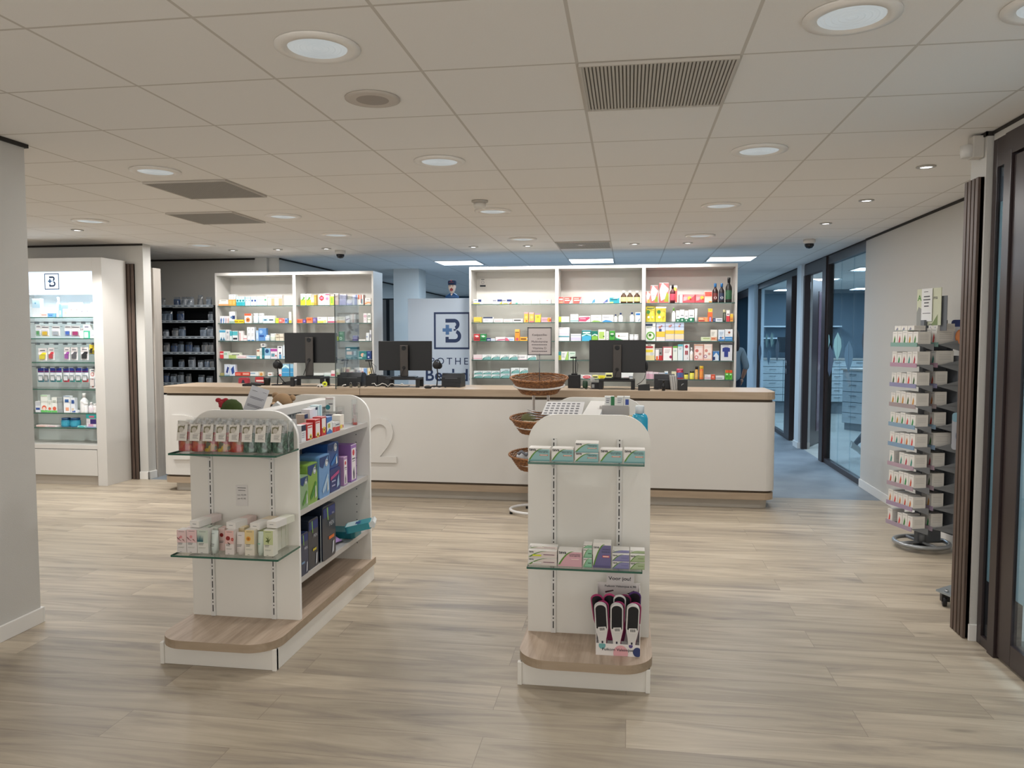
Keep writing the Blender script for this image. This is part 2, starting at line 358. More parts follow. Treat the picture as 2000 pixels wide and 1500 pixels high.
# entrance facade on plane x=1.79, running towards the camera
def facade():
    X = 1.79
    m = MB(); m.box(X, 4.21, 0, X+0.06, 4.255, CH-0.05, BROWN); m.box(X, 4.11, 0, X+0.06, 4.21, 0.05, BROWN); m.box(X, 4.11, CH-0.19, X+0.06, 4.21, CH-0.05, BROWN)
    struct('window_1', m, bevel=0.002)
    m = MB(); m.box(X+0.012, 4.11, 0.05, X+0.018, 4.21, CH-0.19, PARTG); struct('window_1_glass', m)
    m = MB(); m.box(X+0.020, 4.11, 0.335, X+0.022, 4.21, 2.24, FROST); struct('window_1_film', m)
    m = MB(); m.box(X-0.012, 4.04, 0, X+0.08, 4.11, CH-0.14, BROWN); m.box(X-0.01, -1.6, CH-0.16, X+0.08, 4.11, CH-0.05, BROWN); m.box(X, -1.6, CH-0.05, X+0.06, 4.255, CH, WALL)
    m.box(X-0.006, -1.6, CH-0.02, X, 4.255, CH-0.002, DARKGAP); struct('trim_8', m, bevel=0.002)
    m = MB(); m.box(X+0.0, 3.90, 0.015, X+0.05, 4.035, CH-0.17, BROWN); m.box(X, 2.85, 0.015, X+0.05, 3.90, 0.12, BROWN); m.box(X, 2.85, CH-0.27, X+0.05, 3.90, CH-0.17, BROWN)
    m.box(X, 2.72, 0.015, X+0.05, 2.85, CH-0.17, BROWN); struct('door_1', m, bevel=0.002)
    m = MB(); m.box(X+0.008, 2.85, 0.12, X+0.014, 3.90, CH-0.27, PARTG); struct('door_1_glass', m)
    m = MB(); m.box(X+0.016, 2.85, 0.335, X+0.018, 3.90, 2.24, FROST); struct('door_1_film', m)
    m = MB(); m.box(X, -1.6, 0, X+0.06, 2.7, CH-0.05, WALL); struct('wall_entrance_side', m)
facade()
m = MB(); m.box(3.3, -1.6, 0, 3.4, 4.45, CH, mat('cfd6da', 0.8)); struct('wall_vestibule', m)
m = MB(); m.box(3.285, -1.6, 0, 3.3, 4.27, 0.12, SKIRT); struct('baseboard_vestibule', m)
m = MB(); m.box(1.9, -1.6, 0.0, 3.285, 4.26, 0.012, mottled('grey_mat', '6c6a63', '807d75', 30, 0.9)); struct('floor_mat', m)
lamp('vestibule_fill', (2.6, 2.6, CH-0.02), 'AREA', 75, (0.72, 0.86, 1.0), 0.5, 0.5)  # unseen lamp without fixture, added to brighten the frosted entrance glass

# glass partition on the right of the corridor (x = 2.5)
PXX = 2.47
def pane(name, y0, y1, z1=CH-0.12, dark=True):
    m = MB(); fr = BROWN if dark else WALL
    m.box(PXX-0.03, y0, 0, PXX+0.03, y1, 0.06, fr); m.box(PXX-0.03, y0, z1, PXX+0.03, y1, CH-0.015, fr)
    m.box(PXX-0.03, y0, 0.06, PXX+0.03, y0+0.035, z1, fr)
    m.box(PXX-0.03, y1-0.035, 0.06, PXX+0.03, y1, z1, fr)
    o = struct(name, m)
    return o
pane('window_2', 8.62, 10.24)
m = MB()
for a, b in ((8.655, 9.18), (9.184, 9.69), (9.694, 10.205)): m.box(PXX-0.005, a, 0.06, PXX+0.005, b, CH-0.12, PARTG)
struct('window_2_glass', m)
m = MB(); m.box(PXX-0.05, 10.24, 0, PXX+0.05, 10.42, CH-0.015, BROWN); m.box(PXX-0.04, 10.42, CH-0.16, PXX+0.04, 11.5, CH-0.015, BROWN); m.box(PXX-0.05, 11.42, 0, PXX+0.03, 11.5, CH-0.16, BROWN); struct('trim_9', m)
# brown door standing open inwards with hinges
m = MB(); m.M = Matrix.Translation((PXX+0.02, 11.44, 0)) @ Matrix.Rotation(R(64), 4, 'Z')
m.box(0, 0, 0.02, 0.94, 0.045, CH-0.2, BROWN); m.box(0.55, -0.006, 0.2, 0.8, 0.0, CH-0.35, mat('6b5862', 0.25)); d2 = struct('door_2', m, bevel=0.002)
for z in (0.3, 1.2, 2.0, 2.25):
    mm = MB(); mm.M = m.M.copy(); mm.box(-0.01, -0.012, z, 0.03, 0.0, z+0.1, STEEL); mm.build('hinge', d2)
m = MB(); m.box(PXX-0.08, 11.5, 0, PXX+0.08, 11.78, CH, mat('d4d8da', 0.7)); struct('wall_pillar_right', m)
m = MB(); m.box(PXX-0.092, 11.49, 0, PXX+0.08, 11.79, 0.085, SKIRT); struct('baseboard_pillar', m)
m = MB(); m.box(PXX-0.03, 11.78, CH-0.10, PXX+0.03, 12.75, CH-0.015, BROWN); m.box(PXX-0.04, 12.35, 0, PXX+0.04, 12.75, CH-0.10, BROWN); struct('trim_10', m)
for z in (1.02, 1.15):
    m = MB(); m.tube([(PXX-0.045, 12.5, z), (PXX-0.07, 12.5, z), (PXX-0.07, 12.5, z+0.08)], 0.01, STEEL); struct('door_3_handle', m)
pane('window_3', 12.75, 15.55, CH-0.10)
m = MB(); m.box(PXX-0.005, 12.785, 0.06, PXX+0.005, 15.515, CH-0.10, PARTG); struct('window_3_glass', m)
m = MB(); m.box(PXX-0.10, 15.6, 0, PXX+0.1, 16.3, CH, mat('c8d6e0', 0.7)); struct('wall_pillar_far', m)
pane('window_4', 16.3, 18.88, CH-0.16)
m = MB(); m.box(PXX-0.005, 16.335, 0.06, PXX+0.005, 18.85, CH-0.16, PARTG); struct('window_4_glass', m)
m = MB(); m.box(PXX-0.035, 8.62, CH-0.014, PXX+0.035, 18.9, CH-0.001, DARKGAP); struct('trim_11', m)
# preparation room behind the glass
m = MB(); m.box(2.6, 17.4, 0, 7, 17.5, CH, mat('6b7a85', 0.8)); struct('wall_preparation', m)
m = MB(); m.box(6.9, 7.9, 0, 7, 17.4, CH, mat('6d6a78', 0.8)); struct('wall_preparation_side', m)
m = MB(); m.box(2.56, 7.8, 0, 7, 7.9, CH, WALL); struct('wall_preparation_front', m)

# ------------------------------------------------------------------ lamps in the ceiling
def can():
    t = thing('recessed_downlight', '', 'ceiling light', (0, 0, 0))
    m = MB(); m.lathe([(0.105, -0.001), (0.150, -0.001), (0.150, -0.008), (0.112, -0.014), (0.105, -0.004)], mat('f0ece6', 0.5), n=32); m.build('trim_ring', t)
    m = MB(); pr = [(0.104, -0.006)]
    for k in range(9): r = 0.104-0.0105*(k+1); pr += [(r+0.004, -0.004+0.0025*(k % 2)), (r, -0.008)]
    m.lathe(pr, mat('c4ccd0', 0.3, 0, 0.45), n=28); m.build('lens', t)
    return t
cans = [(-1.103, 2.693), (0.697, 2.693), (1.297, 2.693), (-2.903, 4.493), (-1.103, 4.493), (0.697, 4.493), (-4.703, 6.293), (-2.903, 6.293), (-1.103, 6.293), (0.697, 6.293),
        (-4.703, 8.093), (-2.903, 7.493), (-1.103, 8.093), (0.697, 8.093)]
CL = ['over the front end of the left display stand', 'near the top right corner of the photo', 'at the extreme top right corner', 'in front of the dark air grille at left',
      'in the middle of the ceiling, beyond the speaker', 'between striped grille and right wall', 'farthest left, beyond the left wall', 'over the left part of the counter, beside the far grille',
      'just behind the smoke detector', 'above the right part of the counter', 'above the left counter end', 'above the left monitor', 'above the pole sign', 'above the right monitor']
c0 = can()
for i, (x, y) in enumerate(cans):
    o = c0 if i == 0 else dup(c0, (x, y, CH)); o.location = (x, y, CH); o['label'] = 'round recessed ceiling downlight '+CL[i]; o['group'] = 'large round ceiling downlights'
    lamp('downlight_and_fill_lamp', (x, y, CH-0.02), 'AREA', CAN_W*(0.38 if y < 3 or (x < -2.8 and y < 5) else 1), WARM, 0.2)
for x, y in ((-4.7, 4.5), (-6.5, 4.5), (-6.5, 6.3)): lamp('downlight_and_fill_lamp', (x, y, CH-0.02), 'AREA', CAN_W, WARM, 0.2)  # unseen downlights without fixtures, added to brighten the display cabinet side
def spot():
    t = thing('spotlight', '', 'spotlight', (0, 0, 0))
    m = MB(); m.lathe([(0.036, -0.001), (0.055, -0.001), (0.055, -0.006), (0.038, -0.01), (0.036, -0.002)], mat('b9b5ae', 0.35, 0.3), n=20); m.build('trim_ring', t)
    m = MB(); m.lathe([(0.0375, -0.004), (0.02, -0.006), (1e-6, -0.006)], mat('ffffff', 0.3, 0, 6.0), n=16); m.build('bulb', t)
    return t
s0 = spot(); k = 0
rows = [((1.76, 5.07), 'nearest of three spots along the right wall', 1), ((1.75, 6.23), 'middle of three spots along the right wall', 1), ((1.74, 7.41), 'farthest of three spots along the right wall', 1), ((-5.22, 6.8), 'in front of the lit display cabinet', 1),
    ((-4.61, 8.62), 'leftmost above the left bookcase', 0), ((-4.05, 8.62), 'second above the left bookcase', 0), ((-3.46, 8.62), 'third above the left bookcase', 0)]
for i, x in enumerate((-1.75, -1.13, -.54, .05, .62)): rows.append(((x, 8.70), ORD[i+1]+' from left above the right bookcase', 0))
for (p, lb, wl) in rows:
    o = s0 if k == 0 else dup(s0, (p[0], p[1], CH)); o.location = (p[0], p[1], CH); k += 1
    o['label'] = 'small recessed ceiling spotlight, '+lb; o['group'] = 'small ceiling spotlights'
    if wl: lamp('spotlight_lamp', (p[0], p[1], CH-0.02), 'SPOT', ROW_W*(2.2 if p[0] > 0 else 10), WHITE, 0.03, rot=(0, R(18) if p[0] > 0 else 0, 0) if p[0] > 0 else (R(14), R(14), 0), spot=95)
    else: lamp('spotlight_lamp', (p[0], p[1]-0.0, CH-0.02), 'SPOT', SPOT_W*2.6, WHITE, 0.02, rot=(R(24), 0, 0), spot=115)
def panel():
    t = thing('light_panel', '', 'ceiling light', (0, 0, 0))
    m = MB(); 
    for a in ((-.3, -.3, .3, -.285), (-.3, .285, .3, .3), (-.3, -.285, -.285, .285), (.285, -.285, .3, .285)): m.box(a[0], a[1], -0.01, a[2], a[3], -0.001, WHITEP)
    m.build('frame', t)
    m = MB(); m.box(-.285, -.285, -0.006, .285, .285, -0.002, mat('e6f3ff', 0.4, 0, 3.5)); m.build('diffuser', t)
    return t
p0 = panel(); PL = [((-2.303, 10.493), 'above the counter logo panel'), ((-0.503, 10.493), 'in the middle above the right bookcase'), ((1.297, 10.493), 'at the right end of the right bookcase'), ((3.6, 12.3), 'nearer one behind the corridor glass'), ((3.3, 14.4), 'farther one behind the corridor glass')]
for i, (p, lb) in enumerate(PL):
    o = p0 if i == 0 else dup(p0, (p[0], p[1], CH)); o.location = (p[0], p[1], CH); o['label'] = 'square bright cool ceiling light panel '+lb; o['group'] = 'square cool light panels'
    lamp('panel_and_fill_lamp', (p[0], p[1], CH-0.02), 'AREA', PANEL_W, COOL, 0.55, 0.55)
for x, y in ((-2.9, 14), (0.1, 14), (0.1, 17), (-3.2, 17), (4.6, 10), (5.0, 15.5), (5.2, 12.6), (3.4, 16.2), (4.6, 14.0), (1.6, 17.2)): lamp('panel_and_fill_lamp', (x, y, CH-0.02), 'AREA', PANEL_W*0.8, COOL, 0.55, 0.55)  # extra lamps without panels, added to brighten the glass room and far corridor

def grille(name, i, j, lab, col, bars=True):
    x = GX0+i*GT; y = GY0+j*GT
    t = thing(name, lab, 'air vent', (x+.3, y+.3, CH), 0, 'ceiling air grilles')
    m = MB(); m.box(-.29, -.29, -0.004, .29, .29, -0.001, mat(col, 0.7)); m.build('backing', t)
    m = MB()
    for k in range(40): xx = -.285+k*0.0143; m.box(xx, -.285, -0.010, xx+0.0085, .285, -0.004, mat('c2bdb4', 0.6) if bars else mat('a39f98', 0.6))
    m.build('slats', t)
    m = MB()
    for a in ((-.295, -.295, .295, -.285), (-.295, .285, .295, .295), (-.295, -.285, -.285, .285), (.285, -.285, .295, .285)): m.box(a[0], a[1], -0.013, a[2], a[3], -0.001, mat('c8c2b9', 0.6))
    m.build('frame', t)
grille('air_grille', 1, 0, 'large striped air grille in the ceiling at the top of the photo', '75716a')
grille('air_grille', -4, 3, 'dark square air grille, nearer of two at left', '77746f', False)
grille('air_grille', -5, 5, 'dark square air grille, farther of two at left', '85827c', False)
grille('air_grille', 0, 9, 'grey air grille beyond the counter, above the pole sign', '6a6864', False)
t = thing('ceiling_speaker', 'round beige flush speaker between the two left downlights', 'speaker', (-1.103, 3.293, CH))
m = MB(); m.lathe([(0.1, -0.001), (0.118, -0.001), (0.118, -0.007), (0.1, -0.009)], mat('c9c0b6', 0.6), n=32); m.build('rim', t)
m = MB(); m.lathe([(0.1, -0.005), (0.07, -0.009), (1e-6, -0.011)], mat('a89f96', 0.8), n=28); m.build('mesh_cover', t)
t = thing('smoke_detector', 'small white smoke detector hanging under the middle ceiling', 'smoke detector', (-1.12, 5.82, CH))
m = MB(); m.lathe([(0.062, 0), (0.062, -0.012), (0.05, -0.018)], mat('b6b0a8', 0.6), n=24); m.build('base', t)
m = MB(); m.lathe([(0.046, -0.018), (0.046, -0.045), (0.038, -0.058), (0.02, -0.062), (1e-6, -0.062)], mat('dcd8d2', 0.5), n=24); m.build('sensor_head', t)
for (p, lb) in (((-3.38, 8.85), 'black domed ceiling camera behind the left bookcase spots'), ((1.86, 8.6), 'black domed ceiling camera above the corridor entrance')):
    t = thing('security_camera', lb, 'security camera', (p[0], p[1], CH), 0, 'dome cameras')
    m = MB(); m.lathe([(0.06, 0), (0.062, -0.03), (0.05, -0.045)], mat('d9d7d3', 0.5), n=22); m.build('housing', t)
    m = MB(); m.lathe([(0.048, -0.042), (0.046, -0.065), (0.03, -0.088), (1e-6, -0.095)], mat('11151b', 0.1), n=22); m.build('dome', t)
t = thing('motion_sensor', 'small white motion sensor on the wall above the right slats', 'motion sensor', (1.71, 4.33, 2.49))
m = MB(); m.box(0.0, -0.035, -0.01, 0.055, 0.035, 0.1, mat('c9c4bc', 0.6)); m.build('mount', t, bevel=0.006)
m = MB(); m.lathe([(0.028, -0.005), (0.034, 0.02), (0.034, 0.055), (0.02, 0.06)], mat('d6d3ce', 0.4), c=(-0.012, 0, 0), n=18); m.build('sensor_head', t)

# ------------------------------------------------------------------ counter
def counter():
    X0, X1, Y0, Y1 = -4.73, 1.325, 7.30, 7.98
    t = thing('service_counter', 'long white service counter with oak top and curved corners', 'counter', (0, 0, 0))
    def rp(x0, y0, x1, y1, r): return rrect(x0, y0, x1, y1, r, 8, (1, 1, 0, 0))
    m = MB(); m.prism(rp(X0, Y0-0.01, X1, Y1, 0.10), 2, 1.010, 1.078, OAK, OAKE); m.build('countertop', t, bevel=0.003)
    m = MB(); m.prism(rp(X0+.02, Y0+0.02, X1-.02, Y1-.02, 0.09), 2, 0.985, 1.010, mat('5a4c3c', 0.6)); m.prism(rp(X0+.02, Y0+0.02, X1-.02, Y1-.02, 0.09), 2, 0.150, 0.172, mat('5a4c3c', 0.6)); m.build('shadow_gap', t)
    m = MB(); m.prism(rp(X0-.005, Y0, X1+.005, Y1-.01, 0.10), 2, 0.172, 0.985, WHITEP); m.build('front_panel', t, bevel=0.003)
    m = MB(); m.prism(rp(X0, Y0+0.005, X1, Y1-.01, 0.10), 2, 0.088, 0.150, OAKE); m.build('oak_band', t)
    m = MB(); m.prism(rp(X0+.08, Y0+0.07, X1-.05, Y1-.05, 0.08), 2, 0.0, 0.088, mat('bdb6ab', 0.5)); m.build('plinth', t)
    m = MB(); m.box(-2.605, Y0-0.0112, 1.012, -2.602, Y0-0.009, 1.076, DARKGAP); m.build('top_joint', t)
    return t
ctr = counter()
def sign_letter(ch, px, py0, py1, lab):
    a = atY(px, py1, 7.3); b = atY(px, py0, 7.3); h = (b.z-a.z)
    m = MB(); m.text(ch, h/0.70, (0, 0, 0), WHITEP, align='CENTER', ext=0.018)
    o = m.build('relief_letter', loc=(a.x, 7.2925, a.z)); tag(o, lab, 'letter', 'raised white characters on the counter front'); return o
sign_letter('B', 364, 808, 897, 'large raised white letter on the counter front, at far left')
sign_letter('2', 749, 815, 903, 'large raised white digit two on the counter front')

# ------------------------------------------------------------------ bookcases
SZ = [1.967, 1.752, 1.535, 1.314, 1.10]
def bookcase(name, lab, X, top, ys=9.0, dep=0.35):
    t = thing(name, lab, 'bookcase', (X[0], ys, 0)); x0 = X[0]; W = X[-1]-x0
    s = 0.022
    m = MB(); m.box(0, 0, 0, s, dep, top, WHITEP); m.build('side_panel', t); m = MB(); m.box(W-s, 0, 0, W, dep, top, WHITEP); m.build('side_panel', t)
    m = MB(); m.box(s, 0, top-0.035, W-s, dep, top, WHITEP); m.build('top_board', t)
    m = MB(); m.box(s, dep-0.012, 0.1, W-s, dep, top-0.035, mat('d4d0ca', 0.55)); m.build('back_panel', t)
    m = MB(); m.box(s, 0.0, 0.88, W-s, dep-0.012, 0.905, WHITEP); m.box(s, 0.01, 0, W-s, dep-0.02, 0.88, WHITEP); m.build('base_cabinet', t)
    for x in X[1:-1]:
        m = MB(); m.box(x-x0-0.02, 0, 0.905, x-x0+0.02, dep-0.012, top-0.035, WHITEP); m.build('divider', t)
    for i in range(len(X)-1):
        a = X[i]-x0+0.022; b = X[i+1]-x0-0.022
        for z in SZ:
            m = MB(); m.box(a, 0.012, z-0.008, b, dep-0.014, z, GLS); m.box(a, 0.0095, z-0.009, b, 0.012, z+0.0003, GEDGE2); m.build('glass_shelf', t)
    return t
bookcase('bookcase', 'white bookcase of two bays at left behind the counter', [-5.06, -4.03, -3.03], 2.37)
bookcase('bookcase', 'white bookcase of three bays at right behind the counter', [-1.86, -0.83, 0.16, 1.19], 2.40)
t = tag(MB().box(-0.035, 0, 0, 0.035, 0.002, 0.1, mat('ddd8d2', 0.6)).box(-0.035, -0.0005, 0, 0.035, 0, 0.02, mat('222833')).box(-0.02, -0.0006, 0.083, 0.02, 0, 0.09, mat('222833')).build('notice_card', loc=(atY(943, 560, 9.33).x, 9.33, atY(943, 560, 9.33).z)), 'small white notice with round emblem inside the top left bay', 'notice')
m = MB(); m.tube([(0.017*math.cos(k*.35), -.002, .052+0.017*math.sin(k*.35)) for k in range(18)], .0016, mat('667', 0.5), 5, True); m.build('emblem', t)

# ------------------------------------------------------------------ products
def decor(m, deco, W, H, y=-0.0006):
    k = 0
    for tk in deco.split():
        k += 1; yy = y-0.0002*k; c = tk[0]; a = tk[1:].split(',')
        if c == 'r':
            x0, z0, x1, z1 = [float(q) for q in a[:4]]; mt = mat(a[4], 0.5)
            m.poly([(-W/2+x0*W, yy, z0*H), (-W/2+x1*W, yy, z0*H), (-W/2+x1*W, yy, z1*H), (-W/2+x0*W, yy, z1*H)], mt)
        elif c == 'c':
            cx, cz, r = [float(q) for q in a[:3]]; mt = mat(a[3], 0.5); rr = min(r, cx, 1-cx)*W; rz = min(r*W, max(cz, .02)*H, max(1-cz, .02)*H)
            m.poly([(-W/2+cx*W+rr*math.cos(2*math.pi*i/18), yy, cz*H+rz*math.sin(2*math.pi*i/18)) for i in range(18)], mt)
        elif c == 'p':
            v = [float(q) for q in a[:-1]]; mt = mat(a[-1], 0.5)
            m.poly([(-W/2+v[i]*W, yy, v[i+1]*H) for i in range(0, len(v), 2)], mt)
        elif c == 't':
            x0, x1, z, dz = [float(q) for q in a[:4]]; n = int(a[4]); mt = mat(a[5], 0.6)
            for i in range(n):
                zz = (z-dz*i)*H; hh = dz*0.32*H; xe = x0+(x1-x0)*(1-0.22*((i*7) % 3)/2)
                m.poly([(-W/2+x0*W, yy, zz), (-W/2+xe*W, yy, zz), (-W/2+xe*W, yy, zz+hh), (-W/2+x0*W, yy, zz+hh)], mt)
    return m
SH = {'B': 'box', 'b': 'bottle', 'j': 'jar', 'u': 'tube', 'k': 'bag', 'h': 'packet'}
NM = {'B': 'medicine_box', 'b': 'bottle', 'j': 'jar', 'u': 'tube', 'k': 'pouch', 'h': 'hanging_packet'}
def shape(kind, W, H, D, base, deco):
    m = MB(); mt = mat(base, 0.45)
    if kind == 'B':
        m.box(-W/2, 0, 0, W/2, D, H, mt); decor(m, deco, W, H)
        if H > 0.02: m.poly([(-W/2, -0.0004, H*.985), (W/2, -0.0004, H*.985), (W/2, -0.0004, H), (-W/2, -0.0004, H)], mat('f4f2ee', 0.5))
    elif kind in 'bj':
        r = W/2; cap = mat((deco.split('|')+['ffffff'])[1] or 'fff', 0.4); lab = mat((deco.split('|')+['', 'fff', 'fff'])[2] or 'f4f2ea', 0.6)
        if kind == 'b': pr = [(r*.93, 0), (r, H*.02), (r, H*.12), (r*1.005, H*.13), (r*1.005, H*.48), (r, H*.49), (r, H*.55), (r*.9, H*.63), (r*.5, H*.73), (r*.38, H*.77), (r*.38, H*.80), (r*.46, H*.80), (r*.46, H*.985), (r*.42, H)]; ms = [mt, mt, mt, lab, lab, mt, mt, mt, mt, mt, cap, cap, cap]; 
        else: pr = [(r*.93, 0), (r, H*.03), (r, H*.14), (r*1.005, H*.15), (r*1.005, H*.62), (r, H*.63), (r, H*.70), (r*.9, H*.76), (r*.85, H*.78), (r*.92, H*.79), (r*.92, H*.985), (r*.86, H)]; ms = [mt, mt, mt, lab, lab, mt, mt, mt, cap, cap, cap]
        m.lathe(pr, mt, c=(0, r, 0), n=18, mts=ms)
        d = deco.split('|')[0]
        if d:
            # printed mark wrapped on the label front
            o = MB(); decor(o, d, W*0.8, H, y=0)
            for f, i in zip(o.f, o.mi):
                pts = [o.v[a] for a in f]; m.poly([(p[0], r-math.sqrt(max(0, (r*1.012)**2-p[0]**2))+p[1], p[2]) for p in pts], o.mats[i])
    elif kind == 'u':
        n = 16; vs = []; R0 = W/2
        lv = [(0, .8, .8), (0.1, .8, .8), (0.11, 1, .85), (0.5, 1, .6), (0.8, 1, .3), (1, 1, .04)]
        for z, sx, sy in lv:
            for k in range(n): a = 2*math.pi*k/n; vs.append((R0*sx*math.cos(a), D/2+D/2*sy*math.sin(a), z*H))
        fs = [(j*n+k, j*n+(k+1) % n, (j+1)*n+(k+1) % n, (j+1)*n+k) for j in range(len(lv)-1) for k in range(n)]
        m.add(vs, fs+[tuple(range(n))[::-1], tuple((len(lv)-1)*n+k for k in range(n))], mt, True)
        o = MB(); decor(o, deco, W*0.7, H, y=0)
        for f, i in zip(o.f, o.mi):
            m.poly([(o.v[a][0], -0.001+o.v[a][1]+D*.5*max(0, o.v[a][2]/H-.35)*.75+0.0, o.v[a][2]) for a in f], o.mats[i])
    elif kind == 'k':
        nx, nz = 6, 8; vs = []; fs = []
        for sgn in (-1, 1):
            for j in range(nz+1):
                for i in range(nx+1):
                    u = i/nx; v = j/nz; th = D/2*(math.sin(math.pi*min(1, max(0, u)))**.5)*(1-v**2*.85)*(0.9+0.1*math.sin(i*3+j*5))
                    vs.append((-W/2+W*u, D/2+sgn*max(0.001, th), v*H))
            b = (nx+1)*(nz+1)*(0 if sgn < 0 else 1)
            for j in range(nz):
                for i in range(nx):
                    q = b+j*(nx+1)+i; f = (q, q+1, q+nx+2, q+nx+1); fs.append(f if sgn < 0 else f[::-1])
        m.add(vs, fs, mt, True); decor(m, deco, W, H, y=-0.003)
    elif kind == 'h':
        m.box(-W/2, 0, 0, W/2, 0.004, H, mt); decor(m, deco, W, H)
        m.prism(rrect(-W*.4, H*.08, W*.4, H*.5, W*.08, 3), 1, -D, -0.002, glass_blister) ; decor(m, '', W, H)
        o = MB(); decor(o, 'r.18,.12,.82,.45,'+(deco.split()[-1][1:].split(',')[-1] if deco else 'ccc'), W, H, y=-D*.6)
        for f, i in zip(o.f, o.mi): m.poly([o.v[a] for a in f], o.mats[i])
        m.tube([(0, 0.002, H*.93), (0, 0.06, H*.95), (0, 0.10, H*.95)], 0.0022, CHROME, 6)
    return m
glass_blister = glass('blister_plastic', (0.97, 0.98, 0.98), 0.12)
def rowset(place, ox, oy, sc, Yf, zs, items, grp, rot=0, xplane=None, short=None, jitter=0.0, depth=None, skip=None):
    """items: 'x0,x1,ytop[,ybottom]|kind|base|deco|desc' in zoom pixels, left to right"""
    out = []; cnt = 0
    for it in items:
        P_ = it.split('|'); a, kind, base, deco, desc = P_[0], P_[1], P_[2], '|'.join(P_[3:-1]), P_[-1]
        q = [float(v) for v in a.split(',')]; px0, px1, pt = ox+q[0]/sc, ox+q[1]/sc, oy+q[2]/sc
        stack = len(q) > 3; yy = Yf
        if xplane is None:
            A = atY(px0, pt, yy); B = atY(px1, pt, yy); W = B.x-A.x; H = A.z-zs; zb = zs
            if stack: zb = max(zs, atY(px0, oy+q[3]/sc, yy).z); H = A.z-zb
            loc = ((A.x+B.x)/2, yy, zb)
        else:
            A = atX(px0, pt, xplane); B = atX(px1, pt, xplane); W = abs(B.y-A.y); H = (A.z+B.z)/2-zs; zb = zs
            if stack: zb = (atX(px0, oy+q[3]/sc, xplane).z); H = A.z-zb
            loc = (xplane, (A.y+B.y)/2, zb)
        H = max(H, 0.012); W = max(W, 0.012)*0.985
        D = depth or {'B': min(0.2, max(0.045, 0.55*W)), 'u': min(.035, W*.8), 'k': W*.6, 'h': 0.018}.get(kind, W)
        if kind == 'h': loc = (loc[0], loc[1]+0.05, loc[2])
        m = shape(kind, W, H, D, base, deco)
        nm = NM[kind]; 
        cnt += 1
        o = m.build(nm, loc=(loc[0], loc[1], loc[2]+0.0006), rotz=rot+random.uniform(-jitter, jitter))
        lab = desc+', '+(ORD[cnt] if cnt < len(ORD) else 'last')+' from left, '+place
        tag(o, lab, SH[kind], grp); out.append(o)
    return out

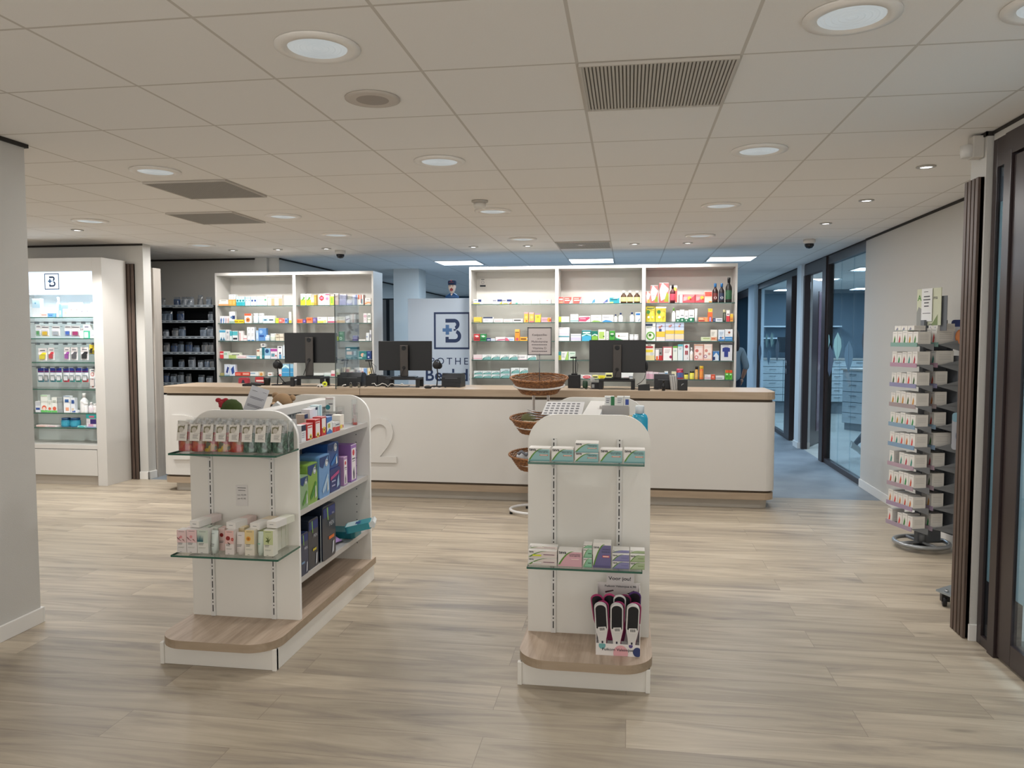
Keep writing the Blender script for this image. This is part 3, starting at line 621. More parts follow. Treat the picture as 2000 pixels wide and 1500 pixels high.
# ------------------------------------------------------------------ contents of the bookcases (measured on the shelf fronts)
YI = 9.03
def bay(nm, ox, oy, sc, rows, zs=SZ):
    for (zi, items) in rows:
        rowset(ORD[zi+1]+' shelf, '+nm, ox, oy, sc, YI, zs[zi], items, 'products on the '+ORD[zi+1]+' shelf, '+nm, jitter=0.05)
TW = 'p0,0,1,0,1,.55,.75,.6,.4,.4,.15,.1,7fb5b3 p0,0,.12,0,.35,.4,.6,.62,.4,.55,.1,.3,3f8f80 t.5,.9,.75,.12,2,556'
bay('left bay, left bookcase', 420, 560, 7.5, [
 (0, ['52,197,235|B|e0a06a|r0,.55,1,1,efe9e0|flat orange and white box', '60,190,192,234|B|eeeae2|t.2,.8,.6,.3,1,555|flat white box stacked on orange one', '197,250,188|B|e8a043|r.1,.2,.9,.8,efb768|orange box', '250,302,188|B|e8a043|r.1,.2,.9,.8,efb768|second orange box',
  '200,300,115,186|B|eeebe6|t.2,.45,.7,.25,3,888 t.55,.85,.7,.25,3,888|white box stacked on orange boxes',
  '308,349,145|B|35aab5|r0,.4,1,1,bfe9ec c.5,.55,.4,35b0ba c.5,.55,.2,12404f|teal box with dark dot', '350,390,145|B|35aab5|r0,.4,1,1,bfe9ec c.5,.55,.4,35b0ba c.5,.55,.2,12404f|teal box with dark dot', '391,432,145|B|35aab5|r0,.4,1,1,bfe9ec c.5,.55,.4,35b0ba c.5,.55,.2,12404f|teal box with dark dot',
  '438,477,145|B|bfe0ee|c.5,.55,.16,2f6fa8 r0,.8,1,.86,8cc|pale blue box with small dot', '478,518,145|B|bfe0ee|c.5,.55,.16,2f6fa8 r0,.8,1,.86,8cc|pale blue box with small dot', '522,564,145|B|cfe4f4|c.5,.55,.34,1b3f86 r0,.8,1,.86,9bd|white box with navy dot', '565,607,145|B|cfe4f4|c.5,.55,.34,1b3f86 r0,.8,1,.86,9bd|white box with navy dot',
  '612,712,145|B|e8eeee|r0,.62,1,.66,6aa r0,0,1,.12,a8cfd0 t.15,.8,.5,.12,3,999|wide white box with teal line', '714,757,150|B|eef2ee|r.2,.55,.8,.75,3d9462 r0,0,1,.1,bcd|white box with green mark',
  '768,868,125|B|efe6de|c.4,.4,.3,d9d3cf r.55,0,1,.7,eda57f r0,.78,1,.82,987|white and peach box', '870,980,125|B|efe6de|c.4,.4,.3,d9d3cf r.55,0,1,.7,eda57f r0,.78,1,.82,987|white and peach box']),
 (1, ['68,103,430|B|e9eaee|p.3,0,.7,0,.9,.5,.6,.8,.3,.5,3a5f9d|slim white box with blue swoosh', '105,138,430|B|e9eaee|p.3,0,.7,0,.9,.5,.6,.8,.3,.5,6f95c6|slim white box with blue swoosh', '140,173,430|B|e9e6ee|p.3,0,.7,0,.9,.5,.6,.8,.3,.5,b9a8b4|slim white box with mauve swoosh', '174,205,430|B|ece6e4|p.3,0,.7,0,.9,.5,.6,.8,.3,.5,d3a59b|slim white box with pink swoosh',
  '207,290,365|B|e4e9ee|r.5,.35,1,.65,24386e r0,0,1,.2,9fb9ae c.4,.5,.2,6c8fb2|tall white box with navy mark', '275,345,482|B|e9cf2e|r.1,.3,.9,.55,9a7a1c|flat yellow box', '346,420,482|B|e9cf2e|r.1,.3,.9,.55,9a7a1c|flat yellow box', '430,530,395|B|f0ebe6|r0,.78,1,1,e8603c c.5,.35,.33,e98a54 c.5,.35,.14,7a3a20|white box with orange top',
  '545,618,390|j|eef4f6|r.1,.1,.8,.25,2a5b86|eef4f6|dcebf0|white round tub with blue text', '622,700,390|j|eef4f6|r.1,.1,.8,.25,2a5b86|eef4f6|dcebf0|white round tub with blue text', '703,768,425|B|eef1f1|r0,.25,1,.6,a8d2e4 r.2,.35,.8,.5,244a70|white box with pale blue band', '770,872,425|B|eef1f1|r0,.25,1,.6,c8dce8 r.2,.35,.8,.5,333|white box with grey band',
  '888,930,460|B|c8dc3a|t.2,.8,.6,.2,2,586|lime green box', '932,984,460|B|e8695c|r.2,.3,.8,.7,f2b0a4|red box', '986,1020,460|B|e98f86|r.2,.3,.8,.7,c04c4c|pink box', '1022,1058,462|B|7ba3d8|r.2,.3,.8,.7,35548c|blue box', '1082,1118,370|B|f4f1e4|r0,0,1,.25,e6cf4a t.35,.65,.8,.1,4,c96|narrow white box with yellow foot']),
 (2, ['62,153,630|B|e6eef2|r0,.75,1,.95,58a8cc p.1,.05,.3,.35,.5,.05,3c7aa0 p.55,.05,.7,.35,.9,.05,3c7aa0 r0,.05,1,.02,333|white box with blue figures', '157,210,630|B|e4e3e6|c.5,.75,.25,8f9aac t.2,.8,.4,.1,3,999|grey white box', '216,248,650|B|54b4c4|r0,0,1,.5,e8eef0|teal and white box', '254,330,648|B|e9eef0|r0,.55,1,.95,56b6c0 r.1,.12,.9,.3,223|white and teal box', '350,410,648|B|efe8e8|r.1,0,.35,.8,dda9ae|white and pink box', '414,466,712|B|f2eaea|r0,.3,1,.45,d88f9a|small white and pink box',
  '468,521,590|B|eceef0|c.5,.03,.45,2f86c0 r.45,.75,.55,.88,567 t.2,.8,.5,.08,3,bbb|tall white box with blue half circle', '523,578,590|B|eceef0|c.5,.03,.45,2f86c0 r.45,.75,.55,.88,567 t.2,.8,.5,.08,3,bbb|tall white box with blue half circle', '598,636,640|B|a9c7e6|r.2,.2,.8,.8,cfe0f2|pale blue box', '638,748,607|B|5d90cc|c.3,.7,.22,9cc0e6 r.1,.3,.7,.45,23509a|blue box with pale ring',
  '704,784,710|j|d6e4f0||e8f0f6|c4d6ea|low round white tin', '790,880,688|j|eef2f0||f2f4f2|d4dccf|round white tin', '888,940,688|B|d9cfb8|r0,.45,1,.55,9a8c78 t.2,.8,.8,.4,2,987|beige stacked roll box', '945,1000,688|B|e2d7c6|r0,.45,1,.55,a0907c|beige stacked roll box']),
 (3, ['72,122,945|B|d8414a|r0,.55,1,.7,f4e0de|red rounded box', '125,198,948|B|dfe8dd|r.1,.5,.7,.8,a6cdb4|pale green box', '200,356,967|B|e6ead8|r0,0,.7,.6,b8cc7a r.3,.6,1,.7,556|flat white and green box', '332,454,1003|B|f2e6e6|r0,.3,1,.5,dcaab0|flat white and pink box', '456,604,1007|B|e9eff4|p0,.9,.5,.4,1,.5,1,.9,9cc4dc|flat white and blue box',
  '608,654,915|B|ece4d2|r0,0,1,.28,4e9a98 r.1,.75,.9,.9,a65|white box with teal foot', '656,684,900|B|e9ecea|t.2,.8,.7,.1,4,8a9|narrow white box', '686,720,885|B|1f6a78|r.1,.1,.9,.3,2f94a0|narrow teal box', '670,736,835,880|B|f2f0ec|r.25,.4,.8,.8,667|small white box stacked on teal one', '722,810,900|B|8fc0de|c.45,.72,.32,1f4a7e r0,0,1,.3,dbe8f0|pale blue box with navy oval', '813,910,902|B|e9e2ea|r0,.7,1,.95,b04f9c r.1,.2,.6,.5,69a c.8,.3,.12,a33|white box with magenta top',
  '916,984,870|B|eef0f2|r.2,.85,.8,.95,445 c.5,.45,.2,435 r.3,0,.8,.35,5c9ac4|white box with blue figure', '996,1032,855|B|e4eef4|r0,.1,1,.2,8fc4de|narrow white box']),
 (4, ['76,130,1264|B|a8a06a||small olive box', '134,213,1135|B|dfe6f2|p.3,.3,.6,.8,.9,.7,.6,.2,2a3f86 r0,0,1,.1,9bc|white box with navy swoosh', '215,298,1140|B|dde6f2|p.4,.1,.2,.6,.7,.9,.8,.3,31509c|white box with blue swoosh', '292,393,1252|B|d8402f|r.1,.2,.8,.7,ef8a78|flat red box', '396,508,1252|B|dd4a36|r.1,.3,.9,.75,f3b2a0|flat red box', '514,638,1246|B|eef0ee|r0,.5,.6,.75,8fb0c8|flat white box', '641,712,1246|B|ead9be|c.5,.4,.3,de9a4c|white and orange box', '772,838,1256|B|f0edea|r.2,.3,.8,.6,c98|small white box', '930,974,1210|B|eee|r.1,0,.9,.3,d66|white and red box',
  '980,1084,1130|B|9fd0ea|r0,0,1,.65,48a4d8 p0,.6,.5,.8,1,.6,1,.75,.5,.95,0,.75,dff r0,.3,1,.33,bde|pale blue box with wave', '1098,1144,1130|B|9fd0ea|r0,0,1,.65,48a4d8 r0,.3,1,.33,bde|pale blue box with wave', '1146,1195,1130|B|dfe9ea|r.8,0,1,1,9cc|white and teal box'])])
bay('right bay, left bookcase', 570, 560, 7.5, [
 (0, ['127,197,105|B|f2f2e6|r0,0,1,.5,efdf2a p0,.3,.7,.5,1,.7,.6,.7,.3,.5,5a9a3a t.2,.8,.8,.1,2,555|tall white and yellow box', '210,277,105|B|f2f2e6|r0,0,1,.5,efdf2a p0,.3,.7,.5,1,.7,.6,.7,.3,.5,5a9a3a t.2,.8,.8,.1,2,555|tall white and yellow box', '283,322,165|B|f2efdc|r0,0,1,.4,ecd04a t.2,.8,.6,.1,2,665|small white and yellow box', '324,357,118|B|b4963a|r.2,.2,.8,.8,cbb258|gold box',
  '400,470,105|B|f4eeec|p.0,.7,.5,.9,1,.7,.95,.5,.5,.35,.05,.5,b83c44 r.25,.58,.75,.68,e9c|white box with red emblem', '474,550,98|B|f0dfe9|c.55,.55,.28,d484b2 r.2,.85,1,.95,b57 t.2,.7,.25,.08,2,b9a|white box with pink lips', '558,612,140|B|c4e04e|r.3,.2,.7,.85,7ab83a|lime green box', '617,682,100|B|f3e4de|r0,0,1,.4,efc4bc r.2,.7,.8,.75,a65|tall white and pink box', '697,795,115|B|c9c8e6|p0,0,1,0,1,.6,0,.4,adabd6 t.1,.5,.8,.1,2,667|lavender box', '803,882,195|B|e4e4f2|p0,0,1,0,1,.5,.5,.2,0,.5,a8a6d8|low white and lavender box', '887,955,120|B|c8cce6|p.5,0,1,0,1,1,.7,1,8f9acb r.1,0,.3,.9,e6e9f4|blue lilac box',
  '960,1064,120|B|f0e6de|r.1,.55,.3,1,d0603f r.45,.2,.6,1,c35a4a r.55,.1,.7,.6,3c93a8 r.85,0,1,1,5e3030|white box with red stripes', '1068,1154,216|B|f0e4d4|p0,.2,.6,.5,1,.4,1,.7,.5,.8,0,.5,e09050|white box with orange swirl', '1070,1154,165,214|B|eeeae6|t.3,.8,.6,.2,2,778|white box stacked on orange swirl']),
 (1, ['60,156,475|B|f07048|r.1,.3,.8,.6,c84c2c|orange box', '158,204,480|B|5e4490|r.3,.3,.8,.7,a08cc8|purple box', '212,304,450|B|f07a48|r.1,.5,.8,.75,c84c2c r0,.1,.9,.2,f2a27a|tall orange box', '306,366,452|B|6a5a92|r.1,.3,.7,.8,9686b8|purple box', '373,515,443|B|f3f1e6|r0,0,.65,.35,ead85a c.8,.25,.14,efe08a t.1,.4,.8,.1,2,765|white box with yellow foot', '527,654,443|B|f2f0ee|r0,.05,1,.28,c8426c t.1,.5,.75,.12,2,a9a|white box with magenta band', '656,780,440|B|f1ede4|r0,0,1,.4,ecc89a t.2,.8,.8,.1,2,9a8|white box with peach foot', '790,850,428|B|ecebee|p.0,.3,1,.6,1,.7,0,.45,7c4c78|white box with purple ribbon',
  '858,930,400|B|efeeec|r.2,0,.24,1,999 r.4,0,.44,1,c97 r.6,0,.66,1,b65 r.8,0,.84,1,999|stack of slim white boxes', '1048,1098,390|B|f0e8ea|c.5,.7,.34,b8487c c.5,.7,.2,f0e8ea t.3,.7,.4,.08,3,cab|white box with pink ring', '1106,1154,390|B|eef0ea|c.5,.7,.34,2f4438 c.5,.7,.2,eef0ea r0,.3,1,.34,9b8|white box with dark ring']),
 (2, ['640,682,730|j|d8e23c||e2ea50|d0dc30|yellow green jar', '690,764,655|B|2f8048|c.35,.25,.28,dff0e0 c.35,.25,.17,2f8048 t.1,.8,.8,.1,2,bdc|dark green box with ring', '890,962,715|B|5a4692|r.1,.1,.9,.2,c8bfe0 r.1,.45,.9,.55,c8bfe0 r.1,.8,.9,.9,8fa0d0|purple box', '975,1080,772|B|edebe6||flat white box', '1088,1130,675|B|e8ecee|c.3,.5,.25,9ac|white rounded box', '1140,1158,635|B|eef0f4|r0,.3,1,.6,99a|narrow white box']),
 (3, ['785,958,880|B|24737c|r.1,.75,.4,.88,eee r.1,.35,.55,.62,f0d6cc r.55,.35,.7,.62,443c50 r.7,.3,.9,.65,a5c3cf t.05,.55,.2,.1,2,bdd|large teal box with picture', '962,1096,940|B|2a7a7a|c.55,.5,.2,e8b49a r.0,.1,.5,.2,bdd r.6,.3,.9,.6,6fa8a8|small teal box with picture', '1098,1160,940|B|1f3f7c|c.4,.25,.2,c8d4ea t.2,.8,.8,.1,2,9bd|navy blue box']),
 (4, ['295,465,1268|B|eaeeea|r0,.2,1,.4,9fc0ac|flat white and green box', '468,570,1262|B|e4ecea|r0,.2,1,.4,a8c8b8|flat white and green box', '575,630,1228|B|f0e6e6|r0,.1,1,.45,d05c6c|white and red box', '634,700,1207|B|e8e8d4|c.5,.4,.25,bcd29c|pale green box', '745,850,1180|B|ecdcbc|r.4,.5,.9,.8,b35842 r.1,.1,.9,.3,d6b07a|beige and red box', '856,912,1215|B|f0ebe0|r.2,.3,.8,.7,d9a|small cream box', '915,1018,1187|B|ece8e6|r.1,.3,.4,.8,8f7f7c r.5,.2,.9,.7,a8a6b4|white box with grey pictures', '1022,1050,1190|B|f0eaea|r0,.2,1,.6,a66|narrow white and red box', '1052,1100,1190|B|a9c8ea|r.1,.3,.9,.9,7aa4d8|pale blue box', '1106,1168,1190|B|efe2c0|c.5,.5,.25,dfb35a|cream box'])])
bay('left bay, right bookcase', 915, 560, 7.497, [
 (0, ['72,210,185|B|eeeff2|r.5,.45,.85,.95,24386e r0,.05,.7,.25,e8d44a r.1,.6,.4,.8,8aa|white navy and yellow box', '355,490,183|B|eceef2|r.5,.5,1,.95,2a3a74 p.7,0,1,0,1,.5,e8cf3c r0,.55,.4,.8,889|white navy and yellow box', '493,631,183|B|eceef2|r.5,.5,1,.95,2a3a74 p.7,0,1,0,1,.5,ea7a4a r0,.55,.4,.8,889 r.1,0,.6,.15,e8cf3c|white navy and orange box', '682,795,205|B|eff4ee|c.2,.2,.18,58b89c|flat white and green box', '800,917,190|B|f4f2df|t.1,.5,.7,.2,1,aa9|cream white box', '920,1040,190|B|f4f2df|t.1,.5,.7,.2,1,aa9|cream white box', '1058,1208,187|B|f2f0ee|r.55,.65,.75,.8,b34 r0,.1,1,.14,b67|long white box with red mark']),
 (1, ['76,190,445|B|eaca52|c.45,.1,.5,4f9a4a c.42,.05,.4,f0b070 c.42,0,.25,e8e0c8|box with green and orange arc', '215,355,445|B|eff0f2|r0,.75,1,1,3a4468 t.1,.6,.45,.15,2,99a|white box with navy top', '372,500,470|B|f2eeec|r.1,.3,.8,.42,c8787c|flat white box with red line', '515,645,475|B|f2efec|r.1,.3,.8,.42,c8987c|flat white box with red line', '650,798,470|B|f0eeec|r.1,.4,.8,.75,555|flat white box with black text', '815,874,375|B|f0b84e|r0,.85,1,1,dda0a8 c.5,.5,.3,f6da7a c.6,.15,.2,dd5a3a|orange and yellow box', '890,958,378|B|f0b65a|r0,.85,1,1,e0b0b0 c.5,.5,.3,f4d080 r0,0,1,.12,e06a7a|orange and pink box', '975,1055,392|B|f2e04a|r0,.85,1,1,a88aa0 c.5,.6,.24,b8a83a r0,0,1,.15,efc83a|yellow box with purple top', '1062,1212,450|B|d2a8b2|c.8,.5,.22,ee9a3a c.9,.4,.12,c8402c r.1,.4,.6,.6,b5899a|lavender and orange box']),
 (2, ['76,165,690|B|c63c40|p.1,.7,.6,.8,.9,.6,.5,.5,f0dfe0 r.1,.15,.9,.35,8c2c34|red box with white swirl', '170,258,690|B|2f9050|p.1,.7,.6,.8,.9,.6,.5,.5,e0f0e4 r.1,.15,.9,.35,1c5c34|green box with white swirl', '262,325,752|B|2c4478|r.2,.2,.9,.5,dde|small navy box', '328,386,757|B|e9edf4|r0,.3,1,.5,8aa4cc|small white box', '397,535,735|B|f0e4e8|p0,0,1,.2,1,.5,.3,.4,c87890|white and pink box', '540,670,740|B|e4eaf4|p0,0,.5,0,.2,.8,0,.8,e06a80 r.4,.2,.9,.6,a8bce4|white and blue box', '680,747,625|B|ee9a3c|r0,.7,1,1,f0c060 r.1,.72,.9,.78,6a3a1c c.5,.15,.3,c04a70|tall orange box', '752,885,735|B|f0b040|r.1,.3,.7,.65,7a4a1c c.85,.5,.08,fff|flat orange yellow box', '888,905,640|B|8fc4e4||narrow blue box']),
 (3, ['70,198,995|B|f2e4e8|r0,.2,1,.35,dca0b0 r0,.7,1,.75,dbb|white and pink box'] + ['%d,%d,993|B|eff2f2|%s|white and teal box with green arc' % (a, a+126, TW) for a in (201, 332, 463, 594)] + ['728,857,997|B|f2f2f2|r.06,.3,.12,.7,445 r0,0,1,.1,dbc t.2,.8,.6,.2,2,99a|plain white box', '862,990,997|B|eff2f2|%s|white and teal box behind pole sign' % TW]),
 (4, ['%d,%d,1285|B|dfe9ea|%s|teal box, bottom of stack' % (a, a+124, TW) for a in (78, 206, 334)] + ['466,602,1272|B|cfdfe4|%s|larger teal box, bottom of stack' % TW, '622,745,1270|B|dfe9ea|%s|teal box behind the basket' % TW, '750,870,1270|B|dfe9ea|%s|teal box behind the basket' % TW]
   + ['%d,%d,1232,1284|B|dfe9ea|%s|teal box, top of stack' % (a, a+124, TW) for a in (78, 206, 334)] + ['466,602,1203,1271|B|cfdfe4|%s|larger teal box, top of stack' % TW, '622,745,1188,1269|B|e8eeee|%s|teal box stacked behind the basket' % TW, '750,870,1190,1269|B|e8eeee|%s|teal box stacked behind the basket' % TW])])
AM = '4a2c10'
bay('middle bay, right bookcase', 1085, 560, 7.497, [
 (0, ['46,114,150|B|e06058|r.1,.5,.9,.75,f0d8d4 r.1,.1,.9,.3,efb08c|red and white box', '126,232,150|B|e06058|r.1,.4,.8,.55,f6e4e0 r.1,.7,.7,.8,f0c8c0 p.7,0,1,0,1,.6,e6eaf4|red box with white text', '257,380,150|B|e4665e|r.1,.4,.8,.55,f6e4e0 r.1,.7,.7,.8,f0c8c0 p.75,0,1,0,1,1,a9cdea|red box with white text', '415,580,172|B|eef0f2|p.7,0,1,.2,1,.9,.8,.6,5a9cd0 t.15,.6,.6,.15,2,89a|white box with blue wing', '590,764,172|B|eceff4|p.6,.1,1,.9,1,.3,.7,0,4a6cae t.15,.6,.75,.15,1,557 p.1,.2,.7,.1,.9,.3,.5,.2,c8b0d0|white box with blue swoosh', '790,935,160|B|3aa4b4|r.1,.55,.8,.75,1a7080 r.0,.0,.4,.25,c8e08a p.3,.8,.7,1,1,1,.8,.8,e0f0f0|teal box',
  '955,1040,60|b|%s|t.15,.8,.42,.1,2,887|f2f0ea|efe79a|amber bottle with yellow label' % AM, '1050,1135,60|b|%s|t.15,.8,.42,.1,2,887|f2f0ea|efe79a|amber bottle with yellow label' % AM, '1150,1238,60|b|%s|t.15,.8,.42,.1,2,887|f2f0ea|efe79a|amber bottle with yellow label' % AM]),
 (1, ['35,82,437|B|d4e04a|r0,0,1,.2,b4c43a|lime green box end', '84,200,437|B|f3f2e2|t.2,.6,.5,.15,2,cca|cream white box', '216,334,403|B|eef2f0|r0,.12,1,.2,3aa4a4 t.2,.6,.5,.1,1,789|white box with teal line', '341,510,430|B|f0e8ea|p0,.15,.6,.1,1,.7,.9,.85,0,.75,cc5074 r.1,.5,.6,.62,f0c8d4|white and magenta box', '518,674,415|B|f1f3ec|p0,0,1,0,.7,.2,.3,.25,9cc46a t.1,.8,.7,.12,1,9a9|white box with green hill', '682,850,412|B|f0f3f4|p0,0,1,0,.7,.2,.3,.3,.1,.15,4a9cd4 t.1,.7,.75,.15,2,889|white box with blue wave', '856,905,405|b|e9ecef|t.1,.8,.35,.1,2,99a|23386a|f2f2f2|small white bottle with navy cap', '922,985,383|b|e9ecef|t.1,.8,.35,.1,2,99a|23386a|f2f2f2|white bottle with navy cap', '1088,1153,375|b|e6e9ee|t.1,.8,.35,.1,2,99a|23386a|f2f2f2|white bottle with navy cap', '1168,1248,375|B|eef1f3|r.1,.7,.9,.9,2f7ac0 p.5,.1,.8,.4,.9,.3,.7,.05,9ab|white box with blue label']),
 (2, ['35,202,595|B|eef0f2|r0,.28,1,.36,4a9aac r0,.5,1,.53,dce t.1,.5,.9,.06,1,b99|large white box with teal line', '222,374,690|B|efeff4|r0,.1,1,.5,d4cfe8 r0,.72,1,.78,9ab|white and lavender box', '386,522,638|B|4ab4dc|r0,.5,1,.95,16807c p0,.4,.5,.6,1,.45,1,.6,.5,.7,0,.55,cfe r.1,.72,.9,.85,e8f4f0|teal and blue box', '530,618,645|B|8cc44a|r0,.5,1,.97,12786a p0,.45,.5,.6,1,.45,1,.6,.5,.7,0,.55,dfe|teal and green box', '626,735,628|B|f0f2e4|r.1,.2,.8,.8,b4d470 c.75,.4,.1,3a6a3a|white and lime box', '741,779,650|B|eeefec|t.3,.7,.75,.18,4,9a9|narrow white box', '790,868,643|B|4aa83e|p.1,.5,.5,.35,.9,.5,.9,.8,.1,.8,1d6a34 r.2,.6,.8,.75,cfe8c8|green box', '878,1068,675|B|f0f3f0|p0,0,1,0,.6,.12,.1,.35,0,.5,2f9a58 c.25,.6,.06,a44 t.35,.8,.55,.1,1,99a|wide white box with green wave',
   '1084,1146,700|j|eef0f2|r.1,.2,.8,.4,667|f6f6f6|f0f0f2|small white jar', '1151,1219,700|j|eef0f2|r.1,.2,.8,.4,667|f6f6f6|f0f0f2|small white jar']),
 (3, ['30,80,950|B|cfd94a|r0,.55,1,1,3a96a0 r.2,.1,.8,.5,b0c040|lime and teal box', '84,188,950|B|f0f1ec|p.5,0,1,0,1,1,.9,1,a8d070 t.1,.5,.75,.15,4,9ab|white box with lime edge', '191,290,1005|B|d6e9d8|p0,0,1,0,1,.5,b9d9b4|pale green box, bottom', '191,290,950,1003|B|d8eadc|r.2,.4,.9,.6,8ab498|pale green box, top of pair']),
 (4, ['205,383,1292|B|eceef0|r.1,.3,.5,.5,aab|flat white box', '386,528,1295|B|f0eaea|c.5,.45,.42,d8505a r.25,.4,.75,.55,f4dfe0|white box with red oval', '540,624,1295|B|f0ea9a|r.1,.25,.9,.65,3a3a28|yellow and black box', '627,728,1300|B|ede22a|r.2,.3,.8,.6,c8b81c|yellow box', '731,835,1262|B|f0eca0|r.1,.35,.9,.7,3a3a28|pale yellow and black box', '965,1238,1266|B|edefef|r.1,.1,.4,.25,b0485c r.4,.2,.8,.5,8a8f94|long white box'])])
bay('right bay, right bookcase', 1255, 530, 10.526, [
 (0, ['70,162,412|B|e0766c|p.05,.6,.3,1,1,.75,.5,.1,.2,.1,f4efe8 r.3,0,.9,.3,e8a04a|small red box with white diamond', '166,316,290|B|dc6a68|p.0,.6,.3,1,1,.7,.6,.2,.2,.1,f4f0ea p.5,.05,1,.05,1,.35,.8,.4,8f9a2c t.2,.6,.7,.1,4,999|red box with white diamond', '346,540,236|B|d85f5f|p.0,.6,.3,1,1,.7,.6,.2,.2,.1,f4f0ea p.5,.05,1,.05,1,.4,.8,.55,98a030 t.2,.6,.75,.08,4,999|larger red box with white diamond', '566,714,295|B|f2ece4|p.6,.1,1,0,1,.8,.8,.9,.6,.5,dc5a58 r.5,.7,.9,.9,f0c05a|tall white and red box',
   '757,1078,475|B|e2525c|r0,0,.2,.95,f6eeea p.25,.2,.7,.4,1,.9,1,1,.3,.9,ea8a8c c.65,.55,.12,f0c04a c.72,.4,.07,a8402c t.25,.5,.6,.15,3,fdd|long red box with orange fruit', '1082,1273,475|B|e2525c|p.1,.2,.7,.4,1,.9,1,1,.1,.9,ea8a8c c.75,.6,.2,f0c04a c.85,.4,.1,b85a2c t.1,.5,.6,.15,3,fdd|red box with orange fruit', '1275,1428,412|B|f0c4b4|r.05,.55,1,.95,e2584c c.8,.7,.12,b8563c r0,0,1,.4,f3d4c8 r.6,0,1,.12,e89a4a|orange and pink box',
   '1440,1563,245|b|2a1210|c.5,.25,.3,d8d8d6 r0,.08,1,.12,e8e8e8|2f6ea8|6a2c28|dark bottle with blue cap', '1577,1697,245|b|1e1418|c.5,.25,.3,e2e2e2 r0,.08,1,.12,c8ccd8|2f6ea8|29344e|dark bottle with blue cap', '1715,1853,125|b|1a1614|r0,.28,1,.42,d8dad4 r0,.12,1,.26,357a44|17171a|2a5a3a|tall black bottle with green label']),
 (1, ['68,262,715|k|ecd94e|c.25,.62,.2,3f7e3a c.3,.3,.12,e8f0f0 c.72,.3,.12,f2e89a r.1,.82,.9,.9,4a5a3a|yellow pouch with green mark', '272,488,715|k|ecd94e|c.3,.62,.18,3f7e3a c.35,.3,.12,dde9ee c.75,.3,.1,c8a83a r0,.86,1,.96,eef|yellow pouch with white top', '602,680,752|b|eef2ee|r0,.02,1,.2,1f7450|7ec850|f2f4f0|white bottle with lime cap', '690,766,805|B|f0f2f0|r0,0,1,.25,1f7450 c.5,.1,.2,cfe8d8 r.2,.45,.8,.5,445|white box with green foot', '771,861,788|B|f0f2f0|r0,0,1,.32,1f7450 c.5,.15,.2,cfe8d8 r.2,.5,.8,.55,445|white box with green foot', '866,940,808|B|f0f2f0|r0,0,1,.25,1f7450 c.5,.12,.2,cfe8d8 r.2,.48,.8,.53,445|white box with green foot', '946,1062,790|B|f0f2f0|r0,0,1,.34,1f7450 c.45,.17,.2,cfe8d8 r.2,.5,.8,.55,445|wide white box with green foot', '1072,1130,765|u|eef0ee|r.4,.2,.6,.8,bcd|tall white tube',
   '1150,1275,945|B|ec8a5a|r0,.1,1,.35,a83a3c r.1,.5,.8,.8,f4c09a|flat orange and red box', '1277,1342,945|B|f0a06a||flat orange box end', '1346,1440,835|B|e8703c|r.25,.0,.75,.5,7a4a80 r.35,.05,.65,.45,d0b0dc|orange purple box', '1350,1438,765,834|B|f0c23a|c.5,.5,.4,f2d040 r.3,.45,.7,.6,7a5a1c|yellow sign box on orange box', '1445,1500,965|B|2f4470|r.2,.3,.8,.7,88a|navy box end', '1501,1640,962|B|e4e9ee|r.2,.4,.9,.6,6a7a9a|flat white and navy box', '1656,1718,790|j|2f3a30|r.3,.1,.7,.7,e8ead8|c8c29a|384438|dark tall canister', '1724,1794,800|B|f0ece8|r0,0,1,.5,d8404a r.2,.6,.8,.7,867|white and red box', '1802,1864,872|B|e8a24c|r0,.6,1,.95,ecc84a r.1,.2,.9,.4,c87a3a|orange and yellow box']),
 (3, ['65,252,-1|B|fff||x'][:0])])
